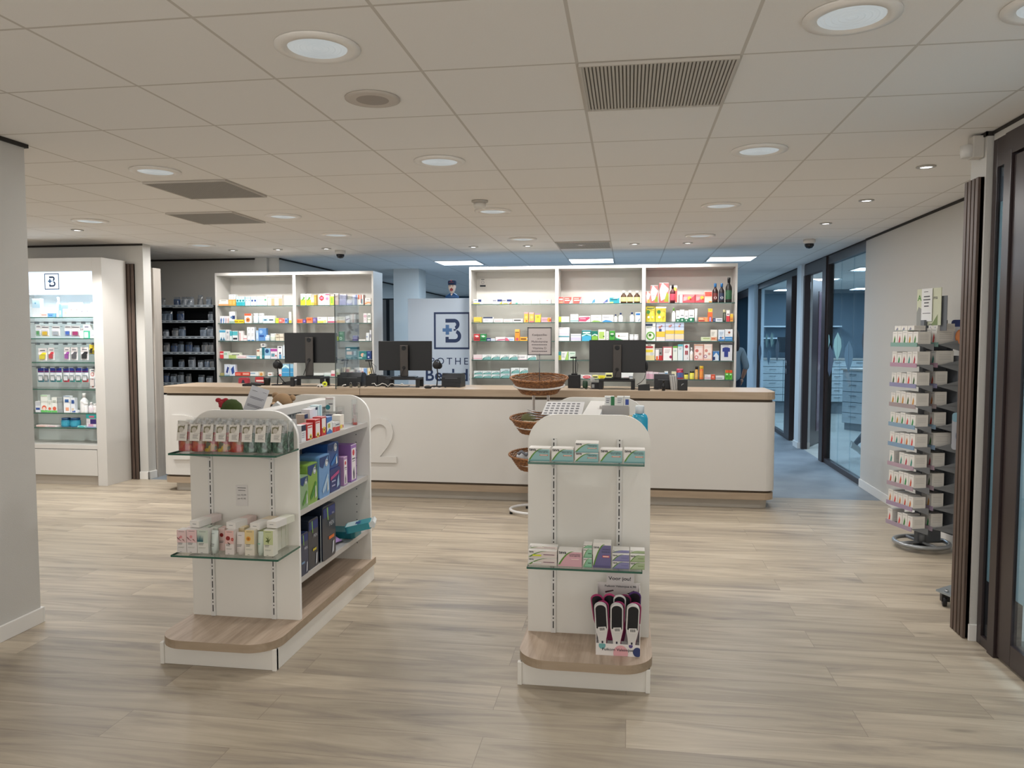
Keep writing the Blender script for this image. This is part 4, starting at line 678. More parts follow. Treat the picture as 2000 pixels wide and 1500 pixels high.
bay('right bay, right bookcase', 1255, 640, 10.526, [
 (2, ['60,272,-100|B|eef0ec|c.5,.28,.43,6db04a c.5,.28,.3,e4ecd8 c.45,.32,.14,4a6a30 r0,.82,.7,.95,33405c t.1,.6,.72,.1,1,9a9|large white box with green circle', '284,465,-100|B|cfd6ec|r0,.22,1,.52,f0c44a r0,0,1,.2,e9dcd8 c.4,.75,.16,d49a8c c.6,.82,.1,b8707c r.3,.52,.6,.66,3a4470|yellow and blue photo box', '470,654,-103|B|cfd6ec|r0,.38,1,.58,f0c44a r0,.1,1,.35,efd9b4 c.5,.8,.14,dca49a c.65,.85,.09,b8707c r0,0,1,.1,c8c4d4|yellow and blue photo box', '660,853,-105|B|c8d6f0|r0,.38,1,.58,f0c44a r0,.1,1,.35,efd9b4 c.5,.8,.12,dca49a c.6,.9,.08,8c6088 r0,0,1,.1,c8c4d4|yellow and blue photo box',
   '1206,1400,190|B|d4dcbc|r.2,.5,.9,.75,a9b878|flat pale green box', '1406,1535,42|B|eee9e0|r0,.05,1,.35,e0ad8a r.1,.15,.7,.25,c8603c t.1,.6,.75,.12,3,998|white and peach box', '1560,1688,42|B|dfe8f2|r0,0,1,.15,3f7ec0 c.4,.28,.2,4a86c4 c.7,.3,.15,b89a90 t.15,.8,.75,.12,3,79b|white box with blue picture', '1697,1853,32|B|eceef0|r0,0,1,.36,4a8cc4 c.55,.72,.16,9a5c4c r.1,.15,.9,.25,8cbce4 t.1,.6,.5,.08,1,889|white box with portrait']),
 (3, ['65,252,340|B|efeade|r0,.75,.8,.88,c8484c r0,.5,.8,.66,f0d83c r0,.0,1,.3,ead9a0 c.7,.4,.2,cfd0d0 r.2,.92,.6,.97,333|yellow and red packet', '262,408,425|B|8f8a88|r.45,0,1,.4,c63238 r0,.1,.5,.9,f0ecea r.1,.0,.4,.35,e0703c c.75,.6,.12,333|grey and red box', '416,612,390|B|c4404a|r.06,.0,.94,.92,f4f1f0 t.2,.8,.75,.1,3,a88 c.85,.25,.16,9c2c5a|white box with red frame', '625,720,380|B|e8efe6|r0,.88,1,1,7ac850 t.2,.8,.7,.07,2,89a|tall white box with green top', '728,835,345|B|e4eef0|r0,.88,1,1,5ab4c4 r.9,0,1,1,9cd t.2,.7,.75,.07,2,89a|tall white box with teal top', '845,964,340|B|e9e6e8|c.5,.85,.28,b8344a r.25,.35,.45,.6,a83a44 r.5,.35,.75,.6,8c2c3c c.7,.15,.06,a33|white box with red oval', '970,1045,410|b|f0efee|r.2,.0,.9,.3,e6b088|f6f6f6|f0e6dc|white bottle with orange foot', '1062,1253,340|B|edb8ae|r.1,.1,.9,.9,f2dfd8 c.3,.6,.18,c86a64 c.25,.2,.2,c4485a c.25,.2,.13,f4e4e0 c.65,.4,.15,d49a8c r0,.93,1,.97,b85|pink box with baby picture', '1258,1436,338|B|edc0ae|r.1,.1,.9,.95,f2e4da c.3,.6,.18,cf8478 c.2,.25,.2,8a4a7c c.2,.25,.13,f4e4e0 c.65,.4,.15,d49a8c|pink box with baby picture', '1447,1580,482|B|3f7ab8|p.1,0,.9,0,.9,.5,.5,.85,.1,.5,dfe9f2 r.0,.05,.35,.4,24386e|blue and white box',
   '1592,1852,312|B|3a3c44|r.06,0,.98,.88,d9dade p.2,.7,.4,.75,.6,.75,.8,.7,.8,.5,.66,.5,.66,.2,.34,.2,.34,.5,.2,.5,2c3c8a t.15,.7,.82,.05,1,445|dark framed pack with navy shirt']),
 (4, ['52,213,905|B|e0b4c4|r0,.7,1,.95,ecdce2 r.45,0,.5,.9,c890a4|pink box', '216,330,915|B|e4bccb|r0,.7,1,.95,ecdce2|pink box', '334,448,928|B|dfe0e8|r0,.6,1,.9,c0c8dc|white and blue box', '452,525,897|B|e6eef2|r.1,.5,.9,.8,6a9cc8|white box with blue text', '600,695,905|B|e6e0bc|p.2,.2,.4,.8,.8,.5,.5,.1,b8b07a|beige box',
   '697,848,845|j|b83a48|r.1,.15,.9,.6,e6eaf0 r.2,.3,.8,.5,4a6ca8|dc6a8a|4a5c9a|red and blue round jar', '857,945,940|j|e4d63c|r.2,.2,.8,.5,b4a82c|2a2a24|e9e06a|small yellow jar with black cap', '971,1070,895|j|e9e04c|r.2,.2,.8,.4,8c9a3c|2a2a24|efe870|larger yellow jar with black cap', '1082,1145,800|j|e8b058|r.3,.2,.7,.6,f0cf90|241c18|ecbc6c|tall orange jar with black cap', '1171,1260,790|j|e87a4a|r0,.6,1,.95,eec84a r0,.3,1,.45,e84a6a|eec23c|ee9a4a|yellow and red tube jar', '1276,1404,967|B|eee6e8|r0,.2,1,.4,c89aa8 r.0,.6,.5,.8,ccc|flat white and pink box', '1406,1490,962|B|dc5a40|c.5,.5,.25,f0a08a|red and orange box', '1502,1680,990|B|e8e9ea|r0,.3,.8,.45,445a7a|flat white box', '1702,1775,872|B|58b83c|r0,.7,1,1,e05a30 c.5,.3,.2,1a6a2c r.2,.5,.8,.6,dfd|green box with orange top', '1780,1845,875|B|58b83c|r0,.7,1,1,e05a30 c.5,.3,.2,1a6a2c r.2,.5,.8,.6,dfd|green box with orange top'])])
m = shape('b', 0.06, 0.20, .06, '4a0f18', 'r0,.0,1,.4,d85060|1a1418|c8485c'); tag(m.build('bottle', loc=(atY(1314, 560, 8.99).x, 8.975, SZ[0]+0.001)), 'dark red bottle in front of the tall white and red box, right bay', 'bottle')

# ------------------------------------------------------------------ lit display cabinet at left
def display():
    Y0 = 7.45; x0, x1 = -6.68, -5.458; D = 0.40
    t = thing('display_cabinet', 'tall white lit display cabinet with glass shelves at left', 'cabinet', (x0, Y0, 0)); W = x1-x0; a = 0.11; b = W-0.11
    m = MB(); m.box(0, 0, 0, a, D, 2.41, WHITEP); m.build('side_panel', t, bevel=0.002)
    m = MB(); m.box(b, 0, 0, W, D, 2.41, WHITEP); m.build('side_panel', t, bevel=0.002)
    m = MB(); m.box(a, 0, 2.27, b, D, 2.41, WHITEP); m.build('top_panel', t)
    m = MB(); m.box(a, D-0.02, 0.4, b, D, 2.27, mat('d8dcda', 0.5)); m.build('back_panel', t)
    m = MB(); m.box(a, 0.03, 2.065, b, 0.09, 2.268, mat('d9ecff', 0.4, 0, 0.95)); m.build('light_box', t)
    m = MB(); logo(m, -6.06-x0, 0.029, 2.167, 0.17); m.build('emblem', t)
    m = MB(); m.box(a, 0.02, 2.03, b, 0.06, 2.055, mat('eef6ff', 0.4, 0, 2.2)); m.build('light_rail', t)
    m = MB(); m.box(a, 0, 0.388, b, D-0.02, 0.432, WHITEP); m.build('base_board', t)
    m = MB(); m.box(a+.003, -0.004, 0.105, b-.003, 0.012, 0.380, WHITEP); m.build('drawer', t, bevel=0.002)
    m = MB(); m.box(a, 0.012, 0.10, b, D, 0.388, mat('6b6762', 0.6)); m.build('drawer_box', t)
    m = MB(); m.box(a, 0.03, 0.0, b, D, 0.10, mat('b9b0a4', 0.5)); m.build('plinth', t)
    for z in (1.79, 1.565, 1.311, 1.025, 0.77, 0.612):
        m = MB(); m.box(a+.003, 0.012, z-.008, b-.003, D-0.03, z, GLS); m.box(a+.003, 0.009, z-.009, b-.003, 0.012, z+.0003, GEDGE); m.build('glass_shelf', t)
    for z in (1.775-.02, 1.55-.02, 1.297-.02):
        m = MB(); m.box(a, 0.10, z-0.02, b, 0.108, z-0.012, STEEL)
        for k in range(9): xx = a+0.05+k*0.11; m.box(xx-.008, 0.06, z-0.035, xx+.008, 0.11, z-0.01, STEEL)
        m.build('hook_rail', t)
    lamp('cabinet_light', ((x0+x1)/2, Y0+0.08, 2.02), 'AREA', 9, (0.8, 0.92, 1), 0.95, 0.04, rot=(R(-8), 0, 0))
display()
def disp(zs, ox, oy, sc, nm, items, yf=7.52): rowset(nm+' shelf, display cabinet', ox, oy, sc, yf, zs, items, 'products on the '+nm+' shelf of the display cabinet', jitter=0.04)
disp(1.79, 50, 500, 6.82, 'top', ['86,190,568|B|bfdff0|r0,0,1,.5,e4ecf2 c.4,.75,.1,6ac|large pale blue box', '192,288,757|B|f0e2e0|r.2,.4,.9,.6,dd9a8c|flat white and pink box', '290,374,762|B|7aaedc|r.2,.3,.8,.6,4a82bc|flat blue box', '386,440,550|b|dfeef4|r.1,.2,.9,.35,3fa0c0|f6f8fa|cfe6ee|clear bottle with white cap', '440,474,640|B|9cc8e8|r.2,.2,.8,.5,e8f2f8|narrow blue box', '488,568,628|B|e2e6ec|r0,.6,1,.85,a8c4dc c.5,.3,.2,e8c4b8|white and blue box', '576,648,620|B|eceef2|c.4,.5,.12,c8a8a8|white box', '650,724,620|B|eceef2|c.4,.5,.12,c8a8a8|white box', '730,798,648|B|e9e8ee|r.1,.4,.4,.5,99a|white box', '806,862,640|B|e9e8ee|r.1,.4,.4,.5,99a|white box', '866,898,620|B|e9e8ee||narrow white box'])
def hang(zs, base, ox, oy, sc, nm, items): disp(zs, ox, oy, sc, nm, items, 7.50)
hg = lambda x0, x1, y0, y1, c, d: '%d,%d,%d,%d|h|e6e6e8|r.1,.82,.9,.88,556 r0,.55,1,.62,ccd r0,0,1,.05,%s|%s' % (x0, x1, y0, y1, c, d)
hang(1.565, 0, 50, 500, 6.82, 'second', [hg(90, 152, 920, 1065, '4aa860', 'hanging packet of green brushes'), hg(162, 265, 930, 1068, 'e8c030', 'hanging packet of yellow brushes'), hg(305, 410, 932, 1068, 'a8b0bc', 'hanging packet of grey brushes'), hg(475, 558, 925, 1065, '3f68c0', 'hanging packet of blue brushes'), hg(562, 680, 928, 1070, 'a83070', 'hanging packet of magenta brushes')])
disp(1.565, 50, 500, 6.82, 'second', ['702,757,960|b|efe6e6|r.2,.1,.8,.4,d0606c|c8c0c4|f2e4e4|small white and red bottle by the right end', '768,856,912|B|eef2ee|r0,0,1,.55,4ab090 r.1,.05,.7,.45,dcefe8 r.2,.75,.8,.88,889|white and green box by the right end', '868,912,990|j|f0f2f4|c.5,.4,.3,2a3040|fff|eef|round white tub with black dot'])
hc = lambda x0, x1, y0, y1, c, d: '%d,%d,%d,%d|h|efe9ea|p.1,.1,.7,.1,.9,.35,.9,.65,.5,.65,.1,.4,%s r.2,.78,.8,.84,556 r0,0,.5,.02,%s|%s' % (x0, x1, y0, y1, c, c, d)
hang(1.311, 0, 50, 500, 6.82, 'third', [hc(122, 235, 1230, 1395, 'e6d832', 'hanging white packet with yellow picks'), hc(252, 335, 1222, 1385, 'd03a48', 'hanging white packet with red picks'), hc(465, 542, 1218, 1388, 'a050a8', 'hanging white packet with purple picks'), hc(556, 648, 1218, 1388, '5c5c64', 'hanging white packet with grey picks'), hc(688, 792, 1215, 1388, '22242a', 'hanging white packet with black picks'), '805,862,1180,1310|h|e8d040|r.2,.2,.8,.6,222 r0,0,1,.05,2a2a20|hanging yellow and black packet', '864,915,1185,1312|h|e8d040|r.2,.2,.8,.6,222 r0,0,1,.05,2a2a20|hanging yellow and black packet'])
hb = lambda x0, x1, c: '%d,%d,208,405|h|e6eaee|r0,.68,1,1,24348a r0,.74,1,.77,d04a5a r0,0,1,.2,%s r.1,.4,.7,.5,8ab r0,0,.1,.02,e8ecf0|hanging navy and white packet' % (x0, x1, c)
hang(1.025, 0, 50, 690, 7.14, 'fourth', [hb(122, 205, '4a8c9c'), hb(210, 275, '7a9cac'), hb(292, 372, '4a8c9c'), hb(377, 455, '4aa89c'), hb(476, 558, 'd04a5c'), hb(563, 640, '4a9c9c'), hb(646, 735, '3f9c8c'), hb(740, 828, 'c85a5c'), '842,930,222,492|h|eef0f2|c.5,.72,.3,d04a50 c.5,.72,.22,f0e4e0 r.4,.05,.6,.5,cc3a44 r.3,.9,.8,.94,446 r0,0,1,.02,f2e4e0|tall hanging packet with red tongue scraper', '935,975,232,492|h|e0e4e6|r.3,.1,.7,.8,9aa r0,0,1,.03,68a|tall hanging grey packet'])
disp(0.77, 50, 690, 7.14, 'fifth', ['132,204,668|B|dfe2e6|r.1,.2,.9,.4,33509a r0,.6,1,.9,c4c8d0|white and blue box', '208,300,582|B|eef2ec|r0,0,1,.12,6ac46a c.5,.25,.35,e06a50 c.5,.2,.24,f4dccf r0,.93,1,1,c8ecc8|tall white box with red figure', '306,360,657|B|eef2ec|r0,0,1,.15,6ac46a c.5,.3,.35,e06a50 t.2,.8,.75,.1,2,9a9|small white box with red figure', '363,434,615|B|eef2ec|r0,0,1,.12,6ac46a c.5,.25,.35,e06a50 t.2,.8,.75,.1,2,9a9|white box with red figure', '436,508,612|B|9aa2a4|r.2,.2,.8,.8,a8b0b2|grey carton side', '526,616,592|B|eef1f4|r.2,.6,.8,.78,3a68a8 r.3,.1,.8,.3,eda888 r0,.93,1,1,b8cce4|tall white and blue box', '626,682,622|B|e6ebf2|r.2,.6,.9,.85,3a5ca0 r.2,.1,.8,.3,dcb|white and blue box', '632,722,792|B|e8ecf2|r0,.1,.7,.8,3f68b4|flat white and blue box', '730,828,560|b|f0f1f1||f4f4f4|ecedee|tall white bottle', '792,850,696|j|eef0f0||f2f2f2|eee|white plastic cup', '857,922,686|b|e9e2e6|r.1,.1,.9,.4,d0508c r0,.42,1,.5,4a9c9c|f2f2f4|e8dfe6|small bottle with pink label', '926,985,702|j|f0eeee|r.1,.3,.6,.6,c83a44|f2f2f2|f0eeee|white tub with red square'])
disp(0.612, 50, 690, 7.14, 'sixth', ['146,300,1000|B|f0dcd8|r.1,.2,.8,.5,e8a89c|flat pink and white packet', '302,436,1005|B|f0e6e4|r.1,.2,.8,.5,dab|flat white packet', '465,580,905|j|2a86a8|r.1,.2,.9,.5,7ac4dc|1f4a74|3fa4c0|dark blue domed blister', '592,712,907|j|2a86a8|r.1,.2,.9,.5,7ac4dc|1f4a74|3fa4c0|dark blue domed blister', '722,836,1012|B|a8dce0|p0,0,1,0,.6,1,.3,1,4ac0c0|flat teal packet', '845,984,912|B|e4dfe6|r.4,.4,1,.95,3f3078 r.2,.1,.7,.4,d8a8c4 r0,.0,1,.1,8ac|purple and white box', '840,984,848,908|B|3aa8a8|r.3,.2,.8,.6,e06a8c|teal packet stacked on purple box'])

# ------------------------------------------------------------------ dark pigeonhole rack with bags of prescriptions
def rack():
    x0, x1, Y0 = -5.95, -5.175, 9.15; W = x1-x0
    t = thing('prescription_rack', 'dark steel shelf rack with white shelf edges behind the counter, far left', 'shelf', (x0, Y0, 0))
    dk = mat('16191f', 0.6); ed = mat('a9b2ba', 0.5)
    m = MB(); m.box(0, 0.02, 0, 0.02, .33, 1.97, dk); m.build('side_panel', t); m = MB(); m.box(W-.02, 0.02, 0, W, .33, 1.97, dk); m.build('side_panel', t)
    m = MB(); m.box(0.02, .31, 0, W-.02, .33, 1.96, dk); m.build('back_panel', t)
    ZR = [1.985, 1.79, 1.59, 1.39, 1.195, 1.0]
    for z in ZR:
        m = MB(); m.box(0.0 if z > 1.9 else .02, 0.01, z-.012, W if z > 1.9 else W-.02, .31, z-.002, dk); m.box(0.0, 0, z-.028, W, 0.01, z+.003, ed)
        for k in range(9): m.box(0.04+k*.085, -0.001, z-.02, 0.09+k*.085, 0, z-.008, mat('59626b', 0.6))
        m.build('shelf', t)
    rnd = random.Random(3); n = 0
    clear = glass('polythene_bag', (0.9, 0.93, 0.96), 0.10, 0.2, (0.55, 0.62, 0.7), 0.18)
    lay = [[.03, .24, .33, .42, .55, .68], [.06, .13, .28, .70], [.07, .20, .30, .60, .70], [.08, .18, .27, .38, .48, .6, .70], [.1, .28, .42, .55, .64, .72], [.08, .17, .26, .37, .55, .66]]
    for r, xs in enumerate(lay):
        for c, xx in enumerate(xs):
            n += 1; h = rnd.uniform(.07, .12); wd = rnd.uniform(.055, .08)
            o = thing('medicine_bag', 'bagged carton, %s from left on %s of the dark rack' % (ORD[c+1], ['top board', 'second shelf', 'third shelf', 'fourth shelf', 'fifth shelf', 'sixth shelf'][r]), 'bag', (x0+xx, Y0+.05, ZR[r]+.001), rnd.uniform(-.3, .3), 'bagged prescriptions on the dark rack')
            m = MB(); bc = rnd.choice(['8a98a8', 'aab4c0', 'b9bfc6', '77889c', '9c9a98', 'c8ccd2', '34507c']); m.box(-wd/2, 0.01, 0.002, wd/2, .05, h*.8, mat(bc, .6)); decor(m, 't.15,.85,.8,.12,4,5a6470', wd, h*.8, y=0.0094); m.build('carton', o)
            m = shape('k', wd*1.25, h*1.12, .09, '000', ''); m.mats = [clear]; m.build('plastic_bag', o, loc=(0, -.012, 0.002))
rack()

# ------------------------------------------------------------------ logo wall with carved head
t = thing('logo_partition', 'pale blue partition with navy emblem and lettering between the bookcases', 'sign', (-2.78, 9.6, 0))
m = MB(); m.box(0, 0, 0, 1.30, .12, 2.068, mat('c6d3e2', 0.5)); m.build('panel', t, bevel=0.002)
m = MB(); logo(m, 0.572, -0.001, 1.661, 0.466); m.build('emblem', t)
m = MB(); m.text('APOTHEEK', 0.125, (0.575, -0.001, 1.235), NAVY, sp=1.42); m.text('Beekdal', 0.215, (0.575, -0.001, 1.03), NAVY, sp=1.06, bold=0.018); m.build('lettering', t)
def bake(o):
    dg = bpy.context.evaluated_depsgraph_get(); me = bpy.data.meshes.new_from_object(o.evaluated_get(dg)); o.modifiers.clear(); o.data = me; return o
def skin(name, joints, edges, parent=None, loc=None, rotz=0, mt=None, sub=2, root=0, zone=None, mts=None):
    """joints: name -> (x,y,z,rx,ry)"""
    ks = list(joints); me = bpy.data.meshes.new(name); me.from_pydata([joints[k][:3] for k in ks], [(ks.index(a), ks.index(b)) for a, b in edges], [])
    o = bpy.data.objects.new(name, me); C.objects.link(o)
    s = o.modifiers.new('skin', 'SKIN'); s.use_smooth_shade = True; s.branch_smoothing = 0.4
    for i, k in enumerate(ks):
        v = me.skin_vertices[0].data[i]; r = joints[k][3:]; v.radius = (r[0], r[1] if len(r) > 1 else r[0]); v.use_root = (i == root)
    u = o.modifiers.new('sub', 'SUBSURF'); u.levels = sub; u.render_levels = sub
    bpy.context.view_layer.update(); bake(o)
    if zone:
        for mm_ in mts: o.data.materials.append(mm_)
        for p in o.data.polygons: p.material_index = zone(p.center)
    else: o.data.materials.append(mt)
    for p in o.data.polygons: p.use_smooth = True
    if parent: o.parent = parent
    if loc is not None: o.location = loc
    o.rotation_euler = (0, 0, rotz)
    return o
# carved head with open mouth
hx = atY(883, 560, 9.66)
t = thing('carved_head', 'painted bust with blue cap and open red mouth on the logo partition', 'statue', (hx.x, 9.66, 2.069))
B1 = mat('1f4c7c', 0.5); SK = mat('e2cdbf', 0.6)
m = MB(); m.lathe([(.075, 0), (.088, .01), (.085, .03), (.06, .05), (.035, .062), (.03, .068)], B1, n=20, sy=.7)
m.poly([(-.012, -.045, .058), (.02, -.04, .058), (.004, -.062, .03)], SK); m.build('shoulders', t)
m = MB(); m.lathe([(.026, .055), (.027, .085), (.034, .092), (.041, .105), (.045, .13), (.046, .155), (.044, .175)], SK, n=20, sy=.9)
m.add([(-.006, -.038, .15), (.006, -.038, .15), (.008, -.052, .132), (-.008, -.052, .132), (0, -.036, .126)], [(0, 1, 2, 3), (3, 2, 4), (0, 3, 4), (1, 4, 2)], SK)
for sx in (-1, 1): m.sphere((sx*.046, 0, .14), .009, SK, 8, (.5, 1, 1.4)); m.sphere((sx*.017, -.038, .152), .0062, mat('222', .5), 8, (1.2, .5, .6)); m.box(sx*.017-.011, -.043, .161, sx*.017+.011, -.036, .164, mat('2a2018', .6))
m.build('head', t)
m = MB(); m.M = Matrix.Translation((0, -.036, .108)) @ Matrix.Rotation(R(90), 4, 'X'); m.lathe([(.019, 0), (.018, .006), (.012, .004), (1e-6, .002)], mat('8c1a22', .5), n=18); m.M = Matrix.Identity(4); m.sphere((0, -.043, .102), .009, mat('c8606a', .5), 8, (1, .5, 1.2)); m.build('mouth', t)
m = MB(); m.lathe([(.046, .168), (.052, .172), (.054, .21), (.05, .222), (.02, .226), (1e-6, .226)], mat('1c2c50', .6), n=20, sy=.95); m.box(-.03, -.055, .195, .03, -.047, .202, mat('7a3a48', .5)); m.sphere((0, -.05, .222), .01, mat('c8606a', .5), 8); m.build('cap', t)

# ------------------------------------------------------------------ gondolas
def hsh(z0, z1, n): return [z0+(z1-z0)*k/(n-1) for k in range(n)]
def gondola(name, lab, X0, Yf, Yr, left):
    """end-panel X0..X0+.58; front panel plane Yf, rear panel Yr"""
    W = .58; t = thing(name, lab, 'display stand', (X0, Yf, 0)); L = Yr-Yf; EP = mat('e5e2db', .5)
    ov = .34
    m = MB(); m.prism([(-.01, -ov+.14)] + [(-.01+.14-.14*math.cos(R(a)), -ov+.14-.14*math.sin(R(a))) for a in range(10, 90, 10)] + [(.13, -ov), (W-.13, -ov)] + [(W+.01-.14+.14*math.sin(R(a)), -ov+.14-.14*math.cos(R(a))) for a in range(10, 90, 10)] + [(W+.01, -ov+.14), (W+.01, L+.05), (-.01, L+.05)], 2, .105, .145, OAKY, OAKE); m.build('oak_base_board', t, bevel=.002)
    m = MB(); m.box(.0, -ov+.07, .0, W, -ov+.088, .105, EP); m.box(.0, -ov+.088, 0, .02, L+.04, .105, EP); m.box(W-.02, -ov+.06, 0, W, L+.04, .105, EP); m.box(-.012, -ov+.062, 0, .008, -ov+.088, .105, EP); m.box(0.02, L+.02, 0, W-.02, L+.04, .105, EP); m.build('plinth', t, bevel=.0015)
    out = rrect(0, .145, W, 1.205, .14, 10, (0, 0, 1, 1))
    m = MB(); m.prism(out, 1, 0, .022, EP, mat('f0eeea', .4)); m.build('front_end_panel', t, bevel=.0015)
    m = MB(); m.prism(out, 1, L-.022, L, EP, mat('f0eeea', .4)); m.build('rear_end_panel', t, bevel=.0015)
    for xs in ((.115, .445) if left else (.125, .435)):
        m = MB(); m.box(xs-.012, -.012, .147, xs+.012, 0, 1.09 if not left else .99, mat('dedcd8', .4))
        z = .17
        while z < (1.07 if not left else .95): m.box(xs-.0025, -.0128, z, xs+.0025, -.0118, z+.034, mat('1c1c1c', .6)); m.box(xs-.003, -.0128, z+.046, xs+.003, -.0118, z+.052, mat('2a2a2a', .6)); z += .062
        m.build('slotted_upright', t)
    # centre spine
    c = W/2; 
    m = MB(); m.box(c-.022, .022, .147, c+.022, L-.022, 1.14, mat('a3a5a6', .5))
    for sx in (-1, 1):
        for zz in hsh(.97, 1.12, 6):
            for k in range(26): y = .05+k*.038; m.box(c+sx*.0225-.0005, y, zz, c+sx*.0225+.0005, y+.008, zz+.012, mat('3a3c3e', .7))
        if left and sx > 0:
            for zz in hsh(.75, .93, 6):
                for k in range(26): y = .05+k*.038; m.box(c+sx*.0225-.0005, y, zz, c+sx*.0225+.0005, y+.008, zz+.012, mat('3a3c3e', .7))
    m.build('perforated_spine', t)
    m = MB(); m.box(c-.045, .022, 1.14, c+.045, L-.022, 1.185, WHITEP); m.build('top_beam', t, bevel=.003)
    for sx in (-1, 1):
        for z in (1.03, .69, .345):
            a, b = (c+.023, W-.02) if sx > 0 else (.02, c-.023)
            m = MB(); m.box(a, .024, z-.02, b, L-.024, z, mat('b5b6b6', .45)); e = b if sx > 0 else a
            m.box(e-.004 if sx > 0 else e-.006, .024, z-.026, e+.006 if sx > 0 else e+.004, L-.024, z+.003, mat('bdb9b5', .35)); m.build('side_shelf', t)
        m = MB()
        for z in hsh(.25, 1.0, 16): m.box(c+sx*.2-.003, L-.0235, z, c+sx*.2+.003, L-.0222, z+.006, mat('555', .7))
        m.build('peg_holes', t)
    return t
gl = gondola('gondola_stand', 'white display stand at left with oak base and side shelves', -2.21, 3.65, 4.76, True)
gr = gondola('gondola_stand', 'white display stand at centre right with oak base', -.475, 3.68, 4.78, False)
def gshelf(parent, X0, x0, x1, z, dep, brx):
    m = MB(); m.box(x0, -dep-.014, z-.008, x1, -.014, z, GLS); m.box(x0, -dep-.0165, z-.0085, x1, -dep-.014, z+.0003, GEDGE); m.box(x1, -dep-.014, z-.0085, x1+.0025, -.014, z+.0003, GEDGE); m.box(x0-.0025, -dep-.014, z-.0085, x0, -.014, z+.0003, GEDGE); o = m.build('glass_shelf', parent)
    for b in brx:
        m = MB(); m.prism([(-.012, z-.009), (-dep+.03, z-.009), (-dep+.03, z-.014), (-.012, z-.06)], 0, b-.0015, b+.0015, mat('d8d8d8', .4)); m.build('bracket', o)
gshelf(gl, -2.21, .05, .59, 1.021, .25, (.115, .445)); gshelf(gl, -2.21, .05, .59, .530, .25, (.115, .445))
gshelf(gr, -.475, .03, .545, 1.009, .21, (.125, .435)); gshelf(gr, -.475, .025, .54, .528, .21, (.125, .435))

# left stand, upper glass shelf: sweet bags
def gums(name, cols, scale):
    m = bpy.data.materials.new(name); m.use_nodes = True; nt = m.node_tree; b = nt.nodes['Principled BSDF']; tc = nt.nodes.new('ShaderNodeTexCoord')
    v = nt.nodes.new('ShaderNodeTexVoronoi'); v.inputs['Scale'].default_value = scale; r = nt.nodes.new('ShaderNodeValToRGB'); r.color_ramp.interpolation = 'CONSTANT'
    sp = nt.nodes.new('ShaderNodeSeparateColor'); L = nt.links.new; e = r.color_ramp.elements
    while len(e) < len(cols): e.new(.5)
    for i, c in enumerate(cols): e[i].position = i/len(cols); e[i].color = lin(c)+(1,)
    L(tc.outputs['Object'], v.inputs['Vector']); L(v.outputs['Color'], sp.inputs[0]); L(sp.outputs[0], r.inputs[0]); L(r.outputs[0], b.inputs['Base Color'])
    bp = nt.nodes.new('ShaderNodeBump'); bp.inputs['Strength'].default_value = .6; bp.inputs['Distance'].default_value = .004; bp.invert = True; L(v.outputs['Distance'], bp.inputs['Height']); L(bp.outputs['Normal'], b.inputs['Normal']); b.inputs['Roughness'].default_value = .3
    return m
GUM = {'red': gums('wine_gums_red', ['a8200f', 'bc2c12', 'c65a2a', 'b02410', '9a6a3a'], 55), 'green': gums('mint_gums', ['2a5640', '3f6a54', '5c8570', '1f4632'], 90), 'yel': gums('wine_gums_mixed', ['b4300f', 'c8a82a', '5a5a38', 'b88a4a', 'a8200f'], 55)}
CLR = glass('sweet_bag_film', (.96, .97, .97), .12, .08, (.8, .8, .78), .04)
def sweets(x, y, z, kind, n):
    o = thing('sweet_bag', '', 'bag', (x, y, z), random.uniform(-.04, .04), 'bags of sweets on the left stand')
    g = shape('k', .077, .092, .052, '000', ''); g.mats = [GUM[kind]]; g.build('sweets', o, loc=(0, .002, .002))
    f = shape('k', .080, .15, .056, '000', ''); f.mats = [CLR]; f.build('film', o)
    m = MB(); m.M = Matrix.Translation((-.004, -.0035, .054)) @ Matrix.Rotation(R(-9), 4, 'X') @ Matrix.Scale(.82, 4)
    m.box(-.032, 0, 0, .032, .0012, .098, mat('d8d3cb', .6)); m.M = m.M @ Matrix.Translation((0, -.0002, 0))
    decor(m, 'p.05,.5,.08,.85,.3,.9,.62,.88,.75,.95,.7,.7,.6,.6,.4,.55,.2,.5,7a755c c.4,.66,.24,bdb6ab t.3,.85,.36,.07,4,6a6662 t.3,.8,.93,.05,1,8a8680 r.45,.45,1,.46,7a766e', .064, .098, y=0); m.build('label', o)
    return o
names = ['reddish', 'orange', 'amber', 'yellow and red', 'red']
k = 0
for r in range(3):
    for c in range(8):
        if r == 2 and c > 6: continue
        kind = 'green' if c >= 5 else ('yel' if c in (3, 2) else 'red')
        x = -2.115+c*.0665+(.008 if c > 6 else 0)+r*.004; y = 3.435+r*.062+(.0 if c < 7 else .01)
        o = sweets(x, y, 1.0222, kind, k)
        o['label'] = 'bag of %s sweets with paper label, %s from left, %s row, upper shelf' % ('green' if c >= 5 else names[c], ORD[c+1], ['front', 'middle', 'back'][r])
